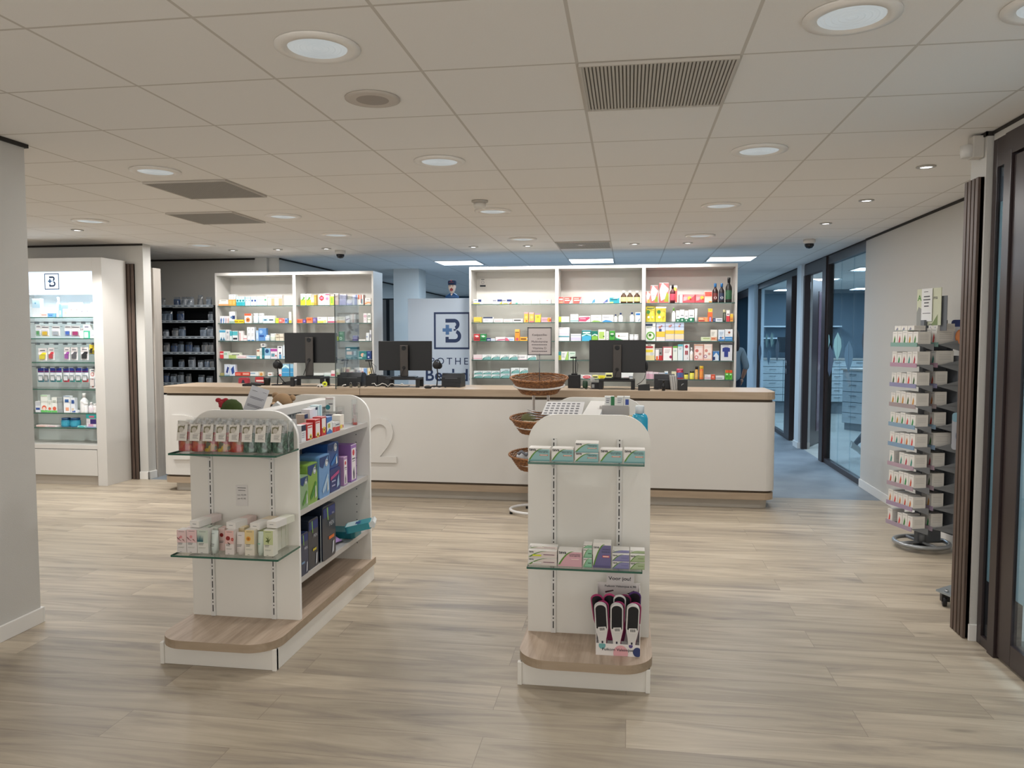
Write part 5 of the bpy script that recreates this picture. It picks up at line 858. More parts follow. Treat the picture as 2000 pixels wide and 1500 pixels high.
# left stand, lower glass shelf: skin care cartons and tubes (measured on the shelf front plane)
Pk = 'r0,.45,1,1,%s r.2,.93,.8,.945,555 t.12,.6,.42,.055,2,444 t.12,.8,.25,.03,2,998 r.3,.03,.5,.045,666'
rowset('lower glass shelf, left stand', 325, 1000, 7.407, 3.43, .531, [
 '148,285,262|B|ded8d3|'+Pk % 'e0c3c0'+' p.0,.68,.15,.6,.4,.55,.5,.5,.3,.58,.1,.68,7a3038 p.55,.6,.7,.6,.95,.45,.85,.5,7a4430 c.45,.7,.14,d88f90 c.3,.66,.08,c97a80|pink carton with blossom drawing', '290,437,255|B|ded8d3|'+Pk % 'e0bfbe'+' p.0,.68,.15,.6,.4,.55,.5,.5,.3,.58,.1,.68,7a3038 p.55,.6,.7,.6,.95,.45,.85,.5,7a4430 c.45,.7,.14,d88f90|pink carton with blossom drawing', '442,600,262|B|d9d7cf|'+Pk % 'c3cdbf'+' p.0,.5,.05,.82,.12,.52,.2,.86,.28,.52,.36,.84,.44,.52,.55,.8,.56,.5,1f5c66|green carton with aloe leaves', '614,715,282|u|cfd8d2|t.1,.8,.42,.07,2,555 r.1,.88,.7,.895,567|pale green tube standing on its cap',
 '845,972,268|B|dfd6d0|'+Pk % 'dfb5ae'+' c.35,.68,.24,8a2420 c.85,.64,.18,a8382f c.85,.64,.1,c8685c p.3,.52,.6,.46,.6,.43,.35,.47,4a3020|carton with pomegranate picture, in front', '978,1125,306|u|ddd5cf|t.15,.85,.46,.06,2,555 r.25,.87,.7,.885,556|cream tube standing on its cap', '1130,1268,262|B|dfd8c8|'+Pk % 'ddc48c'+' c.4,.66,.24,dd9c3c c.4,.66,.15,c27a28 c.4,.66,.05,5a3818|yellow carton with orange flower', '1290,1385,300|u|cdd8cc|t.1,.7,.5,.1,1,6a8|pale green leaning tube', '1402,1540,270|B|dcdacb|'+Pk % 'bfc795'+' p.45,.85,.5,.65,.6,.8,.55,.62,.8,.72,.55,.55,.5,.48,.45,.55,.2,.58,.42,.64,.25,.74,.46,.7,4a5a28|olive green carton with sprig'], 'skin care cartons on the left stand', depth=.05)
rowset('second row, lower glass shelf, left stand', 325, 1000, 7.407, 3.49, .531, [
 '262,390,236|B|e2cdca||pink carton behind the blossom ones', '470,600,215|B|c9d0c4||green carton behind the aloe one', '640,742,225|B|c9d0c4||green carton behind the pale tube', '752,842,235|B|dfc3bc|c.5,.7,.3,8a2420 t.1,.8,.42,.06,2,555|carton with pomegranate, set back', '1030,1126,225|B|dcc9a0||yellow carton behind the cream tube', '1315,1400,235|B|c3c998||olive carton behind the leaning tube'], 'skin care cartons on the left stand', depth=.05)
for i in range(4):
    b = atY(325+1560/7.407, 1000+300/7.407, 3.49)
    m = shape('B', .05, .113, .042, 'd9d8c8', 'r0,.5,1,1,b9c494'); o = m.build('medicine_box', loc=(-1.712+.001*i, 3.485+i*.044, .5312)); tag(o, 'olive green carton, %s behind the sprig one on the lower glass shelf' % ORD[i+1], 'box', 'skin care cartons on the left stand')
for (x, z, c, d, dp) in ((-2.083, .1165, 'e3d3cf', 'pink', .17), (-1.893, .1165, 'e0c9c2', 'pomegranate red', .17), (-1.771, .1165, 'e0cfb4', 'yellow', .16), (-1.685, .128, 'dcdccc', 'olive green', .16)):
    o = thing('medicine_box', 'long %s carton lying across the tops on the lower glass shelf' % d, 'box', (x, 3.465, .5312+z), R(-8), 'cartons lying on top of others')
    m = MB(); m.box(-.026, 0, 0, .026, dp*.55, .032, mat('e4e0da', .5)); m.box(-.026, dp*.55, 0, .026, dp, .032, mat(c, .5)); decor(m, 'r.3,.5,.7,.58,888', .052, .032); m.build('carton', o)
m = MB(); m.box(-.032, 0, 0, .032, .0008, .105, mat('dcd8d4', .6)); decor(m, 'r.15,.86,.85,.885,333 r.2,.74,.8,.765,333', .064, .105)
m.text('incl. \u20ac2,99', .011, (0, -.0012, .052), mat('444', .6)); m.text('per \u20ac1,95', .011, (0, -.0012, .034), mat('444', .6))
tag(m.build('price_notice', loc=(-1.93, 3.6475, .72)), 'small white price notice on the left stand end panel', 'notice')
# left stand, right side: three shelves facing right
RZ = math.pi/2; XS = -1.645
SG = 'left stand side'
rowset('top shelf, '+SG, 560, 750, 10, None, 1.03, [
 '285,372,805|B|e4e4e6|r0,.65,1,1,1c2a44 t.1,.8,.5,.12,3,99a|white box with dark top', '392,508,775|B|c03030|r.1,.1,.9,.88,ece4e2 r.15,.74,.85,.8,c03030 c.6,.18,.2,e8cc50 c.6,.18,.1,2a2a2a|red and white box with yellow badge', '550,655,690|B|c03030|r.1,.1,.9,.88,ece4e2 r.15,.78,.85,.84,c03030 c.5,.14,.24,e8cc50 c.5,.14,.1,2a2a2a|tall red and white box with yellow badge', '672,768,640|B|c03030|r.1,.4,.9,.92,ece4e2 c.55,.3,.26,e8cc50 c.55,.3,.1,2a2a2a|tall red and white box with round badge', '780,885,640|B|3f74b8|p0,.1,.5,.3,1,.1,1,.75,0,.65,e4e6e0 r.2,.35,.6,.6,b8b040|blue box with yellow picture', '895,942,745|B|d8d8d6|r0,0,1,.5,c84038|white and red box', '948,1035,745|B|d8d8d6|r0,0,1,.5,c84038 r.1,.7,.9,.78,335|white and red box', '1040,1118,605|B|ece4d8|r0,.1,.5,.35,e8cc50 r.55,.1,.9,.35,f2ece4 r.6,.12,.8,.32,b33|white box with yellow badge'], 'boxes on the top side shelf', rot=RZ, xplane=XS-.02, depth=.05)
rowset('back row, top shelf, '+SG, 560, 750, 10, None, 1.03, [
 '345,410,590|B|c9b8a8|r0,.8,1,1,1f3a64 r0,0,1,.15,c84038|brown box with navy top', '450,560,490|B|e4e4ea|r0,0,1,.45,2c6cb0 r.2,.2,.7,.3,9cd|white and blue box', '560,600,455|B|e4e8ea|r0,.9,1,1,1f2c4c r0,0,1,.3,2c6cb0|narrow white box', '610,690,415|B|c9dfe4|r.4,0,.6,1,8fc0d0|pale blue boxes', '880,940,600|j|dcdcd4|t.1,.8,.6,.15,3,99a|1f2c4c|e0e0da|white jar with navy lid', '945,1030,600|B|e4dcd2|r0,.1,1,.5,3c4a4a r0,.6,1,1,e8e4dc|white box with dark band'], 'boxes on the top side shelf', rot=RZ, xplane=XS-.10, depth=.05)
m = MB(); m.box(-.09, 0, 0, .09, .12, .012, mat('e4dcda', .5)); decor(m, 'r.1,.1,.6,.8,d86a5a', .18, .012); m.text('', .01, (0, 0, 0), WHITEP); tag(m.build('medicine_box', loc=(-1.76, 4.55, 1.031), rotz=RZ), 'flat white and red packet at the rear of the top side shelf', 'box')
for (x, y, z, h, wd, lb) in ((-1.78, 4.62, 1.03, .11, .045, 'lower'), (-1.70, 4.66, 1.03, .155, .03, 'tall'), (-1.675, 4.60, 1.03, .075, .03, 'short')):
    o = thing('clear_carton', lb+' clear carton with pink content at the rear of the top side shelf', 'box', (x, y, z), .1, 'clear cartons on the top side shelf')
    m = MB(); m.box(-wd/2, -wd/2, .0, wd/2, wd/2, h, glass_blister); m.build('sleeve', o)
    m = MB(); m.box(-wd*.35, -wd*.35, .001, wd*.35, wd*.35, h*.22, mat('d05a50', .5)); m.box(-wd*.25, -wd*.25, h*.22, wd*.25, wd*.25, h*.8, mat('d6c8c6', .5)); m.build('content', o)
o = thing('display_riser', 'small clear stand with white packet above the top side shelf', 'stand', (-1.80, 4.53, 1.03)); m = MB(); m.box(-.05, -.05, .085, .05, .05, .09, glass_blister); m.box(-.05, -.05, 0, -.046, .05, .085, glass_blister); m.box(.046, -.05, 0, .05, .05, .085, glass_blister); m.build('riser', o)
m = shape('B', .05, .085, .03, 'e4e4e0', 'c.3,.3,.3,3a8a94 r0,.85,1,1,d8c8c4 r.4,.5,.9,.56,334'); tag(m.build('medicine_box', loc=(-1.80, 4.50, 1.122)), 'white packet with teal dot on the clear stand', 'box')
# incontinence packs
def softpack(name, lab, y, x, z, W, H, D, base, band, marks, grp, tilt=0):
    o = thing(name, lab, 'pack', (x, y, z), RZ, grp)
    m = MB(); N_ = 10; prof = []
    m.prism(rrect(-W/2, 0, W/2, H, min(W, H)*.12, 5), 1, 0, D, mat(base, .3)); m.build('pack_body', o, bevel=.012, seg=3)
    m = MB(); decor(m, band, W*.9, H*.96, y=-.0015); m.M = Matrix.Identity(4)
    m.build('print', o)
    if marks:
        m = MB(); 
        for (tx, sz, px, pz, col) in marks: m.text(tx, sz, (px*W, -.0035, pz*H), mat(col, .5))
        m.build('lettering', o)
    return o
SW = 'p.0,.8,.35,.72,.6,.9,.9,1,.9,.9,1,.75,1,1,0,1,%s c.72,.83,.15,e8ecee c.72,.83,.12,1d3a6c c.72,.83,.1,e4e8ea p.3,.1,.6,.2,.9,.5,.8,.55,.5,.35,.25,.2,%s p.75,.1,.9,.15,.85,.45,.78,.4,e0e4e0'
T1 = [('TENA', .014, .22, .81, '1d3a6c')]
softpack('pad_pack', 'green pack with navy top, nearest on the middle side shelf', 3.755, XS, .692, .10, .17, .12, '8fae86', SW % ('1f3f74', '5f9a3c'), T1, 'absorbent pad packs')
softpack('pad_pack', 'bright green pack with navy top, second on the middle side shelf', 3.885, XS-.01, .692, .135, .215, .13, '86ac4c', SW % ('1f3f74', '4a8a34'), T1, 'absorbent pad packs')
softpack('pad_pack', 'light blue pack with navy top on the middle side shelf', 4.05, XS-.01, .692, .15, .235, .13, '6f9ccc', SW % ('1f3f74', 'a8c4dc'), T1, 'absorbent pad packs')
softpack('pad_pack', 'navy pack with magenta band, bottom of the pair', 4.235, XS-.02, .692, .16, .13, .14, '2c3a74', 'p0,.7,.9,.9,.9,.75,0,.55,b04a80 t.1,.5,.45,.2,2,aac p.6,.1,.9,.2,.85,.7,.7,.5,9cb4d0', None, 'absorbent pad packs')
softpack('pad_pack', 'dark blue pack lying on the magenta banded one', 4.23, XS-.03, .824, .17, .145, .15, '27508c', SW % ('173a6c', '3f78b8'), T1, 'absorbent pad packs')
softpack('pad_pack', 'navy pouch pack behind the green packs', 3.80, XS-.15, .692, .16, .27, .07, '3a5270', 'r.1,.1,.8,.5,5a7490', None, 'absorbent pad packs')
for (y, h, wd, b, d) in ((4.40, .17, .06, 'b48cb8', 'slim lilac carton with white front on the middle side shelf'), (4.54, .225, .095, '9a70b4', 'large lilac carton with white front at the rear of the middle side shelf')):
    m = shape('B', wd, h, .12, b, 'r.1,.04,.85,.9,e9e2e4 c.45,.78,.2,c8404c r.2,.6,.75,.63,445 r.25,.54,.7,.56,667 p.4,.06,.55,.06,.6,.2,.5,.4,.35,.25,3a3450'); tag(m.build('carton', loc=(XS-.02, y, .6925), rotz=RZ), d, 'box', 'lilac cartons')
MEN = 'r0,.82,1,1,1c2e6c p.3,1,.4,1,.44,.75,.36,.75,7fae54 %s p.7,.05,.85,.08,.9,.3,.78,.28,c8ccd4'
softpack('pad_pack', 'dark navy pack, nearest on the lowest side shelf', 3.745, XS, .347, .10, .22, .12, '202c4c', MEN % 'r.1,.3,.5,.35,7a9cc0', [('MEN', .02, .15, .6, 'c8ccd4')], 'dark pad packs')
softpack('pad_pack', 'dark navy pack with yellow stripe on the lowest side shelf', 3.875, XS-.005, .347, .13, .265, .13, '1c2434', MEN % 'r.4,.36,.8,.41,c8b83a', [('MEN', .024, .15, .62, 'b8bcc4')], 'dark pad packs')
softpack('pad_pack', 'large dark navy pack with orange stripe on the lowest side shelf', 4.07, XS+.005, .347, .19, .30, .14, '1c2434', MEN % 'r.45,.36,.9,.42,dc7434', [('MEN', .036, .15, .6, 'b8bcc4'), ('TENA', .013, .27, .8, 'c8ccd4')], 'dark pad packs')
o = thing('wipes_pack', 'purple plastic packet of wipes on the lowest side shelf', 'pack', (XS-.03, 4.32, .347), R(80), 'wipes packets'); m = shape('k', .2, .15, .06, 'a884c0', 'r.3,.3,.7,.6,c0a4d0'); ob = m.build('packet', o); ob.rotation_euler = (R(-62), 0, 0); ob.location = (0, .02, .02)
o = thing('wipes_pack', 'teal and white wipes packet sticking out of the lowest side shelf', 'pack', (XS+.035, 4.47, .385), 0, 'wipes packets'); o.scale = (.62, .7, .8); o.rotation_euler = (0, R(-12), R(14)); o.location = (XS+.045, 4.46, .415)
m = MB(); m.prism(rrect(-.13, -.09, .12, .09, .03, 4), 2, 0, .05, mat('2a8f9c', .35)); m.build('packet', o, bevel=.015, seg=3)
m = MB(); m.poly([(-.12, -.085, .0515), (-.01, -.085, .0515), (-.01, .085, .0515), (-.12, .085, .0515)], mat('b8d4d8', .4)); m.build('print', o); m = MB(); m.poly([(-.03, -.05, .052), (.02, -.05, .052), (.02, .04, .052), (-.03, .04, .052)], mat('24508c', .4)); m.build('logo_print', o)
m = MB(); m.prism([(.105, .01), (.15, .0), (.165, .03), (.15, .055), (.105, .045)], 1, -.085, .085, mat('dfe4e4', .35)); m.build('end_seal', o)
o = thing('wipes_pack', 'second teal wipes packet underneath, at the end of the lowest side shelf', 'pack', (XS-.09, 4.55, .346), 0, 'wipes packets'); o.scale = (.75, .8, .9); m = MB(); m.prism(rrect(-.12, -.09, .12, .09, .03, 4), 2, 0, .045, mat('1f7a84', .35)); m.build('packet', o, bevel=.012, seg=3)
m = MB(); m.box(-.0008, 0, 0, .0008, .2, .26, glass_blister); m.box(-.001, -.001, 0, .001, .001, .26, mat('dfe6e6', .3)); tag(m.build('shelf_divider', loc=(XS+.0, 3.962, .347), rotz=RZ), 'clear shelf divider between the navy packs', 'divider')
# things behind/on top of the left stand: plush toys and paper
fur = mat('a98a68', .95, bump=260, noise=.35); furg = mat('3f4f22', .95, bump=260, noise=.3)
t = thing('plush_bear', 'brown plush bear head showing above the left stand', 'soft toy', (-1.965+.0, 4.40, 1.032))
t.location = (-2.06, 4.42, 1.032)
m = MB(); m.sphere((0, 0, .055), .055, fur, 14, (1, .85, 1.1)); m.sphere((0, -.01, .152), .058, fur, 16, (1.06, .95, .92)); m.build('body', t)
m = MB(); m.sphere((-.05, 0, .19), .02, fur, 10); m.sphere((.056, .005, .175), .02, fur, 10); m.build('ears', t)
m = MB(); m.sphere((-.03, -.055, .13), .026, mat('c9a888', .9, bump=260), 10); m.sphere((-.035, -.078, .136), .008, mat('1c1410', .5), 8); m.build('muzzle', t)
t = thing('plush_cactus', 'green plush toy with red flower behind the left stand end panel', 'soft toy', (-2.09, 3.86, 1.032))
m = MB(); m.lathe([(.04, 0), (.06, .03), (.068, .09), (.066, .14), (.052, .185), (.025, .208), (1e-6, .212)], furg, n=24, sy=.8); m.build('body', t)
m = MB(); rnd = random.Random(5)
for k in range(6): m.sphere((-.048+rnd.uniform(-.022, .02), -.01+rnd.uniform(-.01, .01), .186+rnd.uniform(-.018, .022)), .014, mat('9a2430', .8), 8, (1.2, .9, .9))
m.build('flower', t)
t = thing('info_sheet', 'tilted white printed sheet standing beside the plush bear', 'paper', (-2.12, 4.08, 1.10), 0)
m = MB(); m.M = Matrix.Translation((0.0, .02, 0.0)) @ Matrix.Rotation(R(16), 4, 'Y') @ Matrix.Rotation(R(-14), 4, 'X')
m.box(-.055, 0, 0, .055, .001, .2, mat('d6d8e0', .6)); decor(m, 't.12,.4,.86,.03,1,333 t.7,.9,.88,.02,1,445 t.12,.9,.68,.035,2,445 t.12,.9,.45,.035,2,445 t.12,.85,.26,.035,2,445 t.12,.6,.12,.03,1,445', .11, .2); m.build('sheet', t)
t = thing('info_sheet', 'small white folded card lying by the plush bear', 'paper', (-2.0, 4.2, 1.166), R(20))
m = MB(); m.prism([(-.04, 0), (.04, 0), (.0, .035)], 1, 0, .09, mat('d8d8d6', .6)); m.build('card', t)
t = thing('price_card', 'small white card clipped to the side of the left stand', 'sign', (-1.70, 3.70, 1.06), R(0)); m = MB(); m.box(-.045, 0, 0, .045, .001, .1, mat('c8c8ca', .6)); decor(m, 't.2,.8,.85,.08,2,778', .09, .1); m.build('card', t)

# right stand: boxes on glass shelves
def teva(nm, x0, x1, z, H, D, c1, c2, lab, pill='dd6a4a', txt='PARACETAMOL', big=True, y=3.49):
    W = x1-x0; o = thing(nm, lab, 'box', ((x0+x1)/2, y, z), random.uniform(-.03, .03), 'white boxes with green arc on the right stand')
    m = MB(); m.box(-W/2, 0, 0, W/2, D, H, mat('e6e2dc', .45)); pts = [(0, 0)]; arc = []
    for k in range(9): u = k/8; arc.append((u*.62, .08+.86*(1-(1-u)**2.0)))
    decor(m, 'p0,0,1,0,1,.9,.62,.9,'+','.join('%.3f,%.3f' % (a[0]+.03, a[1]-.04) for a in arc[::-1])+','+c1, W, H)
    decor(m, 'p'+','.join('%.3f,%.3f' % a for a in arc)+','+','.join('%.3f,%.3f' % (a[0]+.05, a[1]-.07*(1-i/9)) for i, a in list(enumerate(arc))[::-1])+',5a8a2c', W, H, y=-.0012)
    decor(m, 'r0,0,1,.1,'+c2+' r.53,.42,.92,.5,'+pill+(' r.56,.44,.88,.48,f0d8c8' if big else ''), W, H, y=-.0016); m.build('carton', o)
    m = MB(); s_ = min(.022, W*.19, H*.36); m.text('teva', s_, (-W/2+W*.03, -.0022, H*.78 if H > .04 else H*.7), mat('2a2c30', .6), align='LEFT', bold=.02)
    if big: m.text(txt, s_*.42, (W*.44, -.0022, H*.72), mat('333a44', .6), align='RIGHT'); m.text('TEVA 500 MG', s_*.42, (W*.44, -.0022, H*.62), mat('333a44', .6), align='RIGHT')
    m.build('lettering', o); return o
A_, B_ = '8fb8b6', '6fa3a4'
teva('paracetamol_box', -.448, -.352, 1.0095, .060, .07, A_, B_, 'white and teal tablet box, leftmost on the upper glass shelf')
teva('paracetamol_box', -.342, -.244, 1.0095, .060, .07, A_, B_, 'white and teal tablet box, second from left, upper glass shelf')
teva('paracetamol_box', -.236, -.132, 1.0095, .043, .09, A_, B_, 'low teal tablet box, bottom of the centre stack')
teva('paracetamol_box', -.236, -.132, 1.0532, .043, .09, A_, B_, 'low teal tablet box, top of the centre stack')
teva('paracetamol_box', -.124, -.026, 1.0095, .060, .07, A_, B_, 'white and teal tablet box right of the centre stack')
teva('paracetamol_box', -.018, .074, 1.0095, .062, .07, A_, B_, 'white and teal tablet box, rightmost on the upper glass shelf')
for i in range(3):
    o = teva('tablet_box', -.449, -.318, .5285+i*.0345, .034 if i < 2 else .012, .07 if i < 2 else .04, 'dccfc8', 'd8cfc4', 'flat white tablet box with purple pill bar, %s in its stack' % ['bottom', 'second', 'topmost'][i], '6a2c50', '', False, y=3.49 if i < 2 else 3.52)
    m = MB(); m.box(-.045, -.0026, .008, -.005, -.0024, .015, mat('d8e030' if i == 1 else 'e6e2dc', .5)); m.build('sticker', o)
teva('loperamide_box', -.312, -.204, .5285, .074, .06, 'd8a8b0', 'd8a8b0', 'white and pink tablet box on the lower glass shelf', 'd8a8b8', 'LOPERAMIDE')
for i in range(3): teva('tablet_box', -.196, -.158, .5285+i*.044, .043 if i < 2 else .015, .06, '8fc0a0', '6aa884', 'narrow mint green tablet box, %s in its stack' % ['bottom', 'middle', 'topmost'][i], '3a5a48', '', False)
teva('tall_tablet_box', -.153, -.073, .5285, .115, .06, '6a6490', '5a547f', 'tall white and violet tablet box on the lower glass shelf', 'd84a5a', 'XYLOMETA')
for i in range(3):
    teva('tablet_box', -.066, .009, .5285+i*.034, .033 if i < 2 else .012, .06, '8886b0', '6f6c9c', 'lavender tablet box, %s in the stack by the tall box' % ['bottom', 'middle', 'topmost'][i], '7470a0', '', False, y=3.49 if i < 2 else 3.51)
    teva('tablet_box', .014, .078, .5285+i*.034, .033 if i < 2 else .012, .06, 'a8b890', '8fa474', 'sage green tablet box, %s in the rightmost stack' % ['bottom', 'middle', 'topmost'][i], '7f9458', '', False, y=3.49 if i < 2 else 3.51)
# foot-file counter display
t = thing('card_display', 'white cardboard display with coloured dots holding foot files', 'display', (-.038, 3.44, .1455), R(0)); t.scale = (1.27, 1.1, 1.08)
CB = mat('e4dfdc', .6); dw = .155
m = MB(); m.box(-dw/2, 0, 0, dw/2, .0025, .05, CB); m.box(-dw/2, .0025, 0, -dw/2+.0025, .15, .13, CB); m.box(dw/2-.0025, .0025, 0, dw/2, .15, .13, CB)
m.prism([(.0025, .13), (.15, .13), (.15, .255)], 0, -dw/2, -dw/2+.0025, CB); m.prism([(.0025, .13), (.15, .13), (.15, .255)], 0, dw/2-.0025, dw/2, CB); m.box(-dw/2+.0025, .0025, 0, dw/2-.0025, .15, .003, CB); m.build('tray', t)
m = MB(); m.box(-dw/2, .15, 0, dw/2, .153, .26, mat('d9d2d2', .6)); m.build('back_card', t)
o = MB(); o.box(-.045, .145, .255, .055, .149, .305, CB); o.box(-dw/2, .148, .19, dw/2, .15, .262, CB); o.text('Voor jou!', .021, (.004, .144, .274), mat('24262e', .6), bold=.015); o.text('Fuikom Valsimjoe 6,90', .0125, (.006, .1465, .242), mat('24262e', .6), bold=.01)
o.poly([(-.05, .1472, .222), (-.02, .1472, .23), (-.018, .1472, .225), (-.048, .1472, .215)], mat('4a3038', .6)); o.poly([(.03, .1472, .215), (.055, .1472, .23), (.06, .1472, .224), (.036, .1472, .212)], mat('3a2a30', .6)); o.build('header', t)
m = MB(); m.text('Fuikom Valsimjoe', .0155, (0, -.0022, .022), mat('2c2c34', .6), bold=.012)
for (cx, cz, r, c_) in ((-.055, .042, .012, '6aa8a8'), (.01, .012, .026, 'dfa6ac'), (.045, .045, .007, '5a4a84'), (.068, .02, .0155, '2c3a6c')):
    m.poly([(max(-dw/2, min(dw/2, cx+r*math.cos(a*.35))), -.001-.0003*r, max(.001, min(.0495, cz+r*1.3*math.sin(a*.35)))) for a in range(18)], mat(c_, .6))
m.build('print', t)
def footfile(x, y, z, tilt, rim, lab, roll=0, front=True):
    o = thing('foot_file', lab, 'foot file', (x, y, z), 0, 'foot files in the cardboard display'); o.scale = (1.24, 1.15, 1.04); o.location = (-.038+(x+.055)*1.27, y-.012, z); o.rotation_euler = (R(tilt), R(roll), 0)
    def outline(k): 
        top = [(k*.0225*math.cos(R(a)), .205+k*.0225*math.sin(R(a))) for a in range(0, 181, 15)]
        return [(k*.009, 0), (k*.0115, .02), (k*.014, .06), (k*.0225, .11)] + top + [(-k*.0225, .11), (-k*.014, .06), (-k*.0115, .02), (-k*.009, 0)]
    m = MB(); m.prism(outline(1), 1, 0, .006, mat(rim, .35)); m.build('handle', o, bevel=.0015)
    m = MB(); m.prism([(.0185*math.cos(R(a)), .203+.0185*math.sin(R(a))) for a in range(0, 181, 15)]+[(-.0185, .112), (.0185, .112)], 1, -.0012, 0, mat('1a1c22', .3)); m.build('abrasive_pad', o)
    if front:
        m = MB(); m.M = Matrix.Translation((.003, -.0016, .098)) @ Matrix.Rotation(R(-5), 4, 'Y'); m.box(-.014, -.0006, 0, .014, 0, .022, mat('e9e7e4', .5)); 
        for k in range(9): m.box(-.009+k*.0021, -.0009, .005, -.009+k*.0021+(.001 if k % 3 else .0015), -.0006, .018, mat('2a2a2a', .5))
        m.build('barcode_sticker', o); m = MB(); m.box(-.003, -.0006, .03, .003, -.0002, .052, mat('334', .6)); m.build('brand_mark', o)
    return o
zb = .1455+.012
for i, xx in enumerate((-.052, -.004, .047)):
    nm_ = ['left', 'middle', 'right'][i]
    footfile(-.055+xx, 3.462, zb+.0, 10, 'dedcda', 'white foot file with barcode, %s of the front row' % nm_, (-3, 0, 2)[i])
    footfile(-.055+xx-.001, 3.474, zb+.002, 10, 'dedcda', 'white foot file behind the %s front one' % nm_, (-3, 0, 2)[i], False)
    footfile(-.055+xx+.003, 3.487, zb+.004, 10, 'a8386c', 'pink foot file behind the %s white ones' % nm_, (-2, 1, 3)[i], False)
for i, (xx, rl, rim) in enumerate(((-.055, -7, 'a8386c'), (-.028, -1, 'c04478'), (.002, 1, 'dedcda'), (.012, 4, '7a2850'))): footfile(-.055+xx, 3.51+.012*(i % 2), zb+.03, 12, rim, 'foot file standing in the back row, %s from left' % ORD[i+1], rl, False)
footfile(-.055+.052, 3.525, zb+.04, 10, '4a2c6c', 'purple foot file edge at the right of the back row', 80*0+2, False)
# right stand, far side contents
t = thing('leaflet_holder', 'wire holder fan of grey printed leaflets on left side of the right stand', 'wire rack', (-.36, 4.25, 1.035))
m = MB(); rnd = random.Random(9)
for k in range(7): a = -.02+k*.022; m.tube([(-.16-.01*k, -.05+a*2, .10+.012*(k % 3)), (-.02, .03+a*2, .085), (.12, .1+a*2, .06)], .0018, mat('8a8a8c', .3, .8), 6)
m.build('wires', t)
m = MB(); m.M = Matrix.Translation((-.01, -.05, .115)) @ Matrix.Rotation(R(9), 4, 'X'); m.box(-.1, 0, 0, .12, .3, .002, mat('b7b5b4', .6))
for r_ in range(5): 
    for c_ in range(7): m.box(-.09+c_*.028, .02+r_*.055, .0022, -.09+c_*.028+.018, .045+r_*.055, .0026, mat('4c4c50', .6))
m.build('leaflet', t)
o = thing('hand_gel_bottle', 'blue gel bottle with white cap at the right of the right stand', 'bottle', (.055, 3.86, 1.032))
m = MB(); m.lathe([(.036, 0), (.04, .006), (.04, .14), (.034, .158), (.02, .168)], mat('35a5c8', .2), n=22, sy=.7); m.build('bottle_body', o); m = MB(); m.lathe([(.021, .166), (.022, .2), (.019, .205)], mat('d6dde2', .4), n=18); m.build('cap', o)
BX = [('medicine_box', -.085, 4.02, 1.031, .055, .105, 'blue box with white ring, left, on the right stand shelf', '2a5a9c', 'c.5,.75,.2,c8d4e4 c.5,.75,.12,2a5a9c r0,.9,1,1,e4e8ee'), ('medicine_box', -.027, 4.02, 1.031, .055, .105, 'blue box with white ring, right, on the right stand shelf', '2a5a9c', 'c.5,.75,.2,c8d4e4 c.5,.75,.12,2a5a9c r0,.9,1,1,e4e8ee'), ('medicine_box', .048, 4.08, 1.031, .09, .13, 'gold box behind the blue gel bottle', 'b8963c', 'r.2,.2,.8,.5,d8bc6a')]
for nm, x, y, z, W_, H_, lb, b, d in BX: tag(shape('B', W_, H_, .05, b, d).build(nm, loc=(x, y, z)), lb, 'box', 'boxes on the right stand side shelf')
m = MB(); m.box(-.075, 0, 0, .065, .004, .175, mat('bdb8b4', .6)); m.box(-.09, .004, 0, .07, .09, .17, mat('c4c0bc', .6)); tag(m.build('grey_carton', loc=(-.095+.03, 4.2, 1.031)), 'plain grey carton on the right stand shelf', 'box')
for (x, w_, lb, d) in ((-.10, .05, 'white and green box on top of the grey carton, left', 'r.6,0,1,1,2f7a4a t.1,.5,.7,.2,3,445'), (-.045, .035, 'white box on top of the grey carton, middle', 't.1,.8,.7,.2,3,778'), (-.008, .03, 'white and blue box on top of the grey carton, right', 'r.2,.1,.8,.7,3a50a0')): tag(shape('B', w_, .05, .05, 'e4e4e0', d).build('medicine_box', loc=(x, 4.23, 1.2025), rotz=random.uniform(-.15, .15)), lb, 'box', 'boxes on the grey carton')

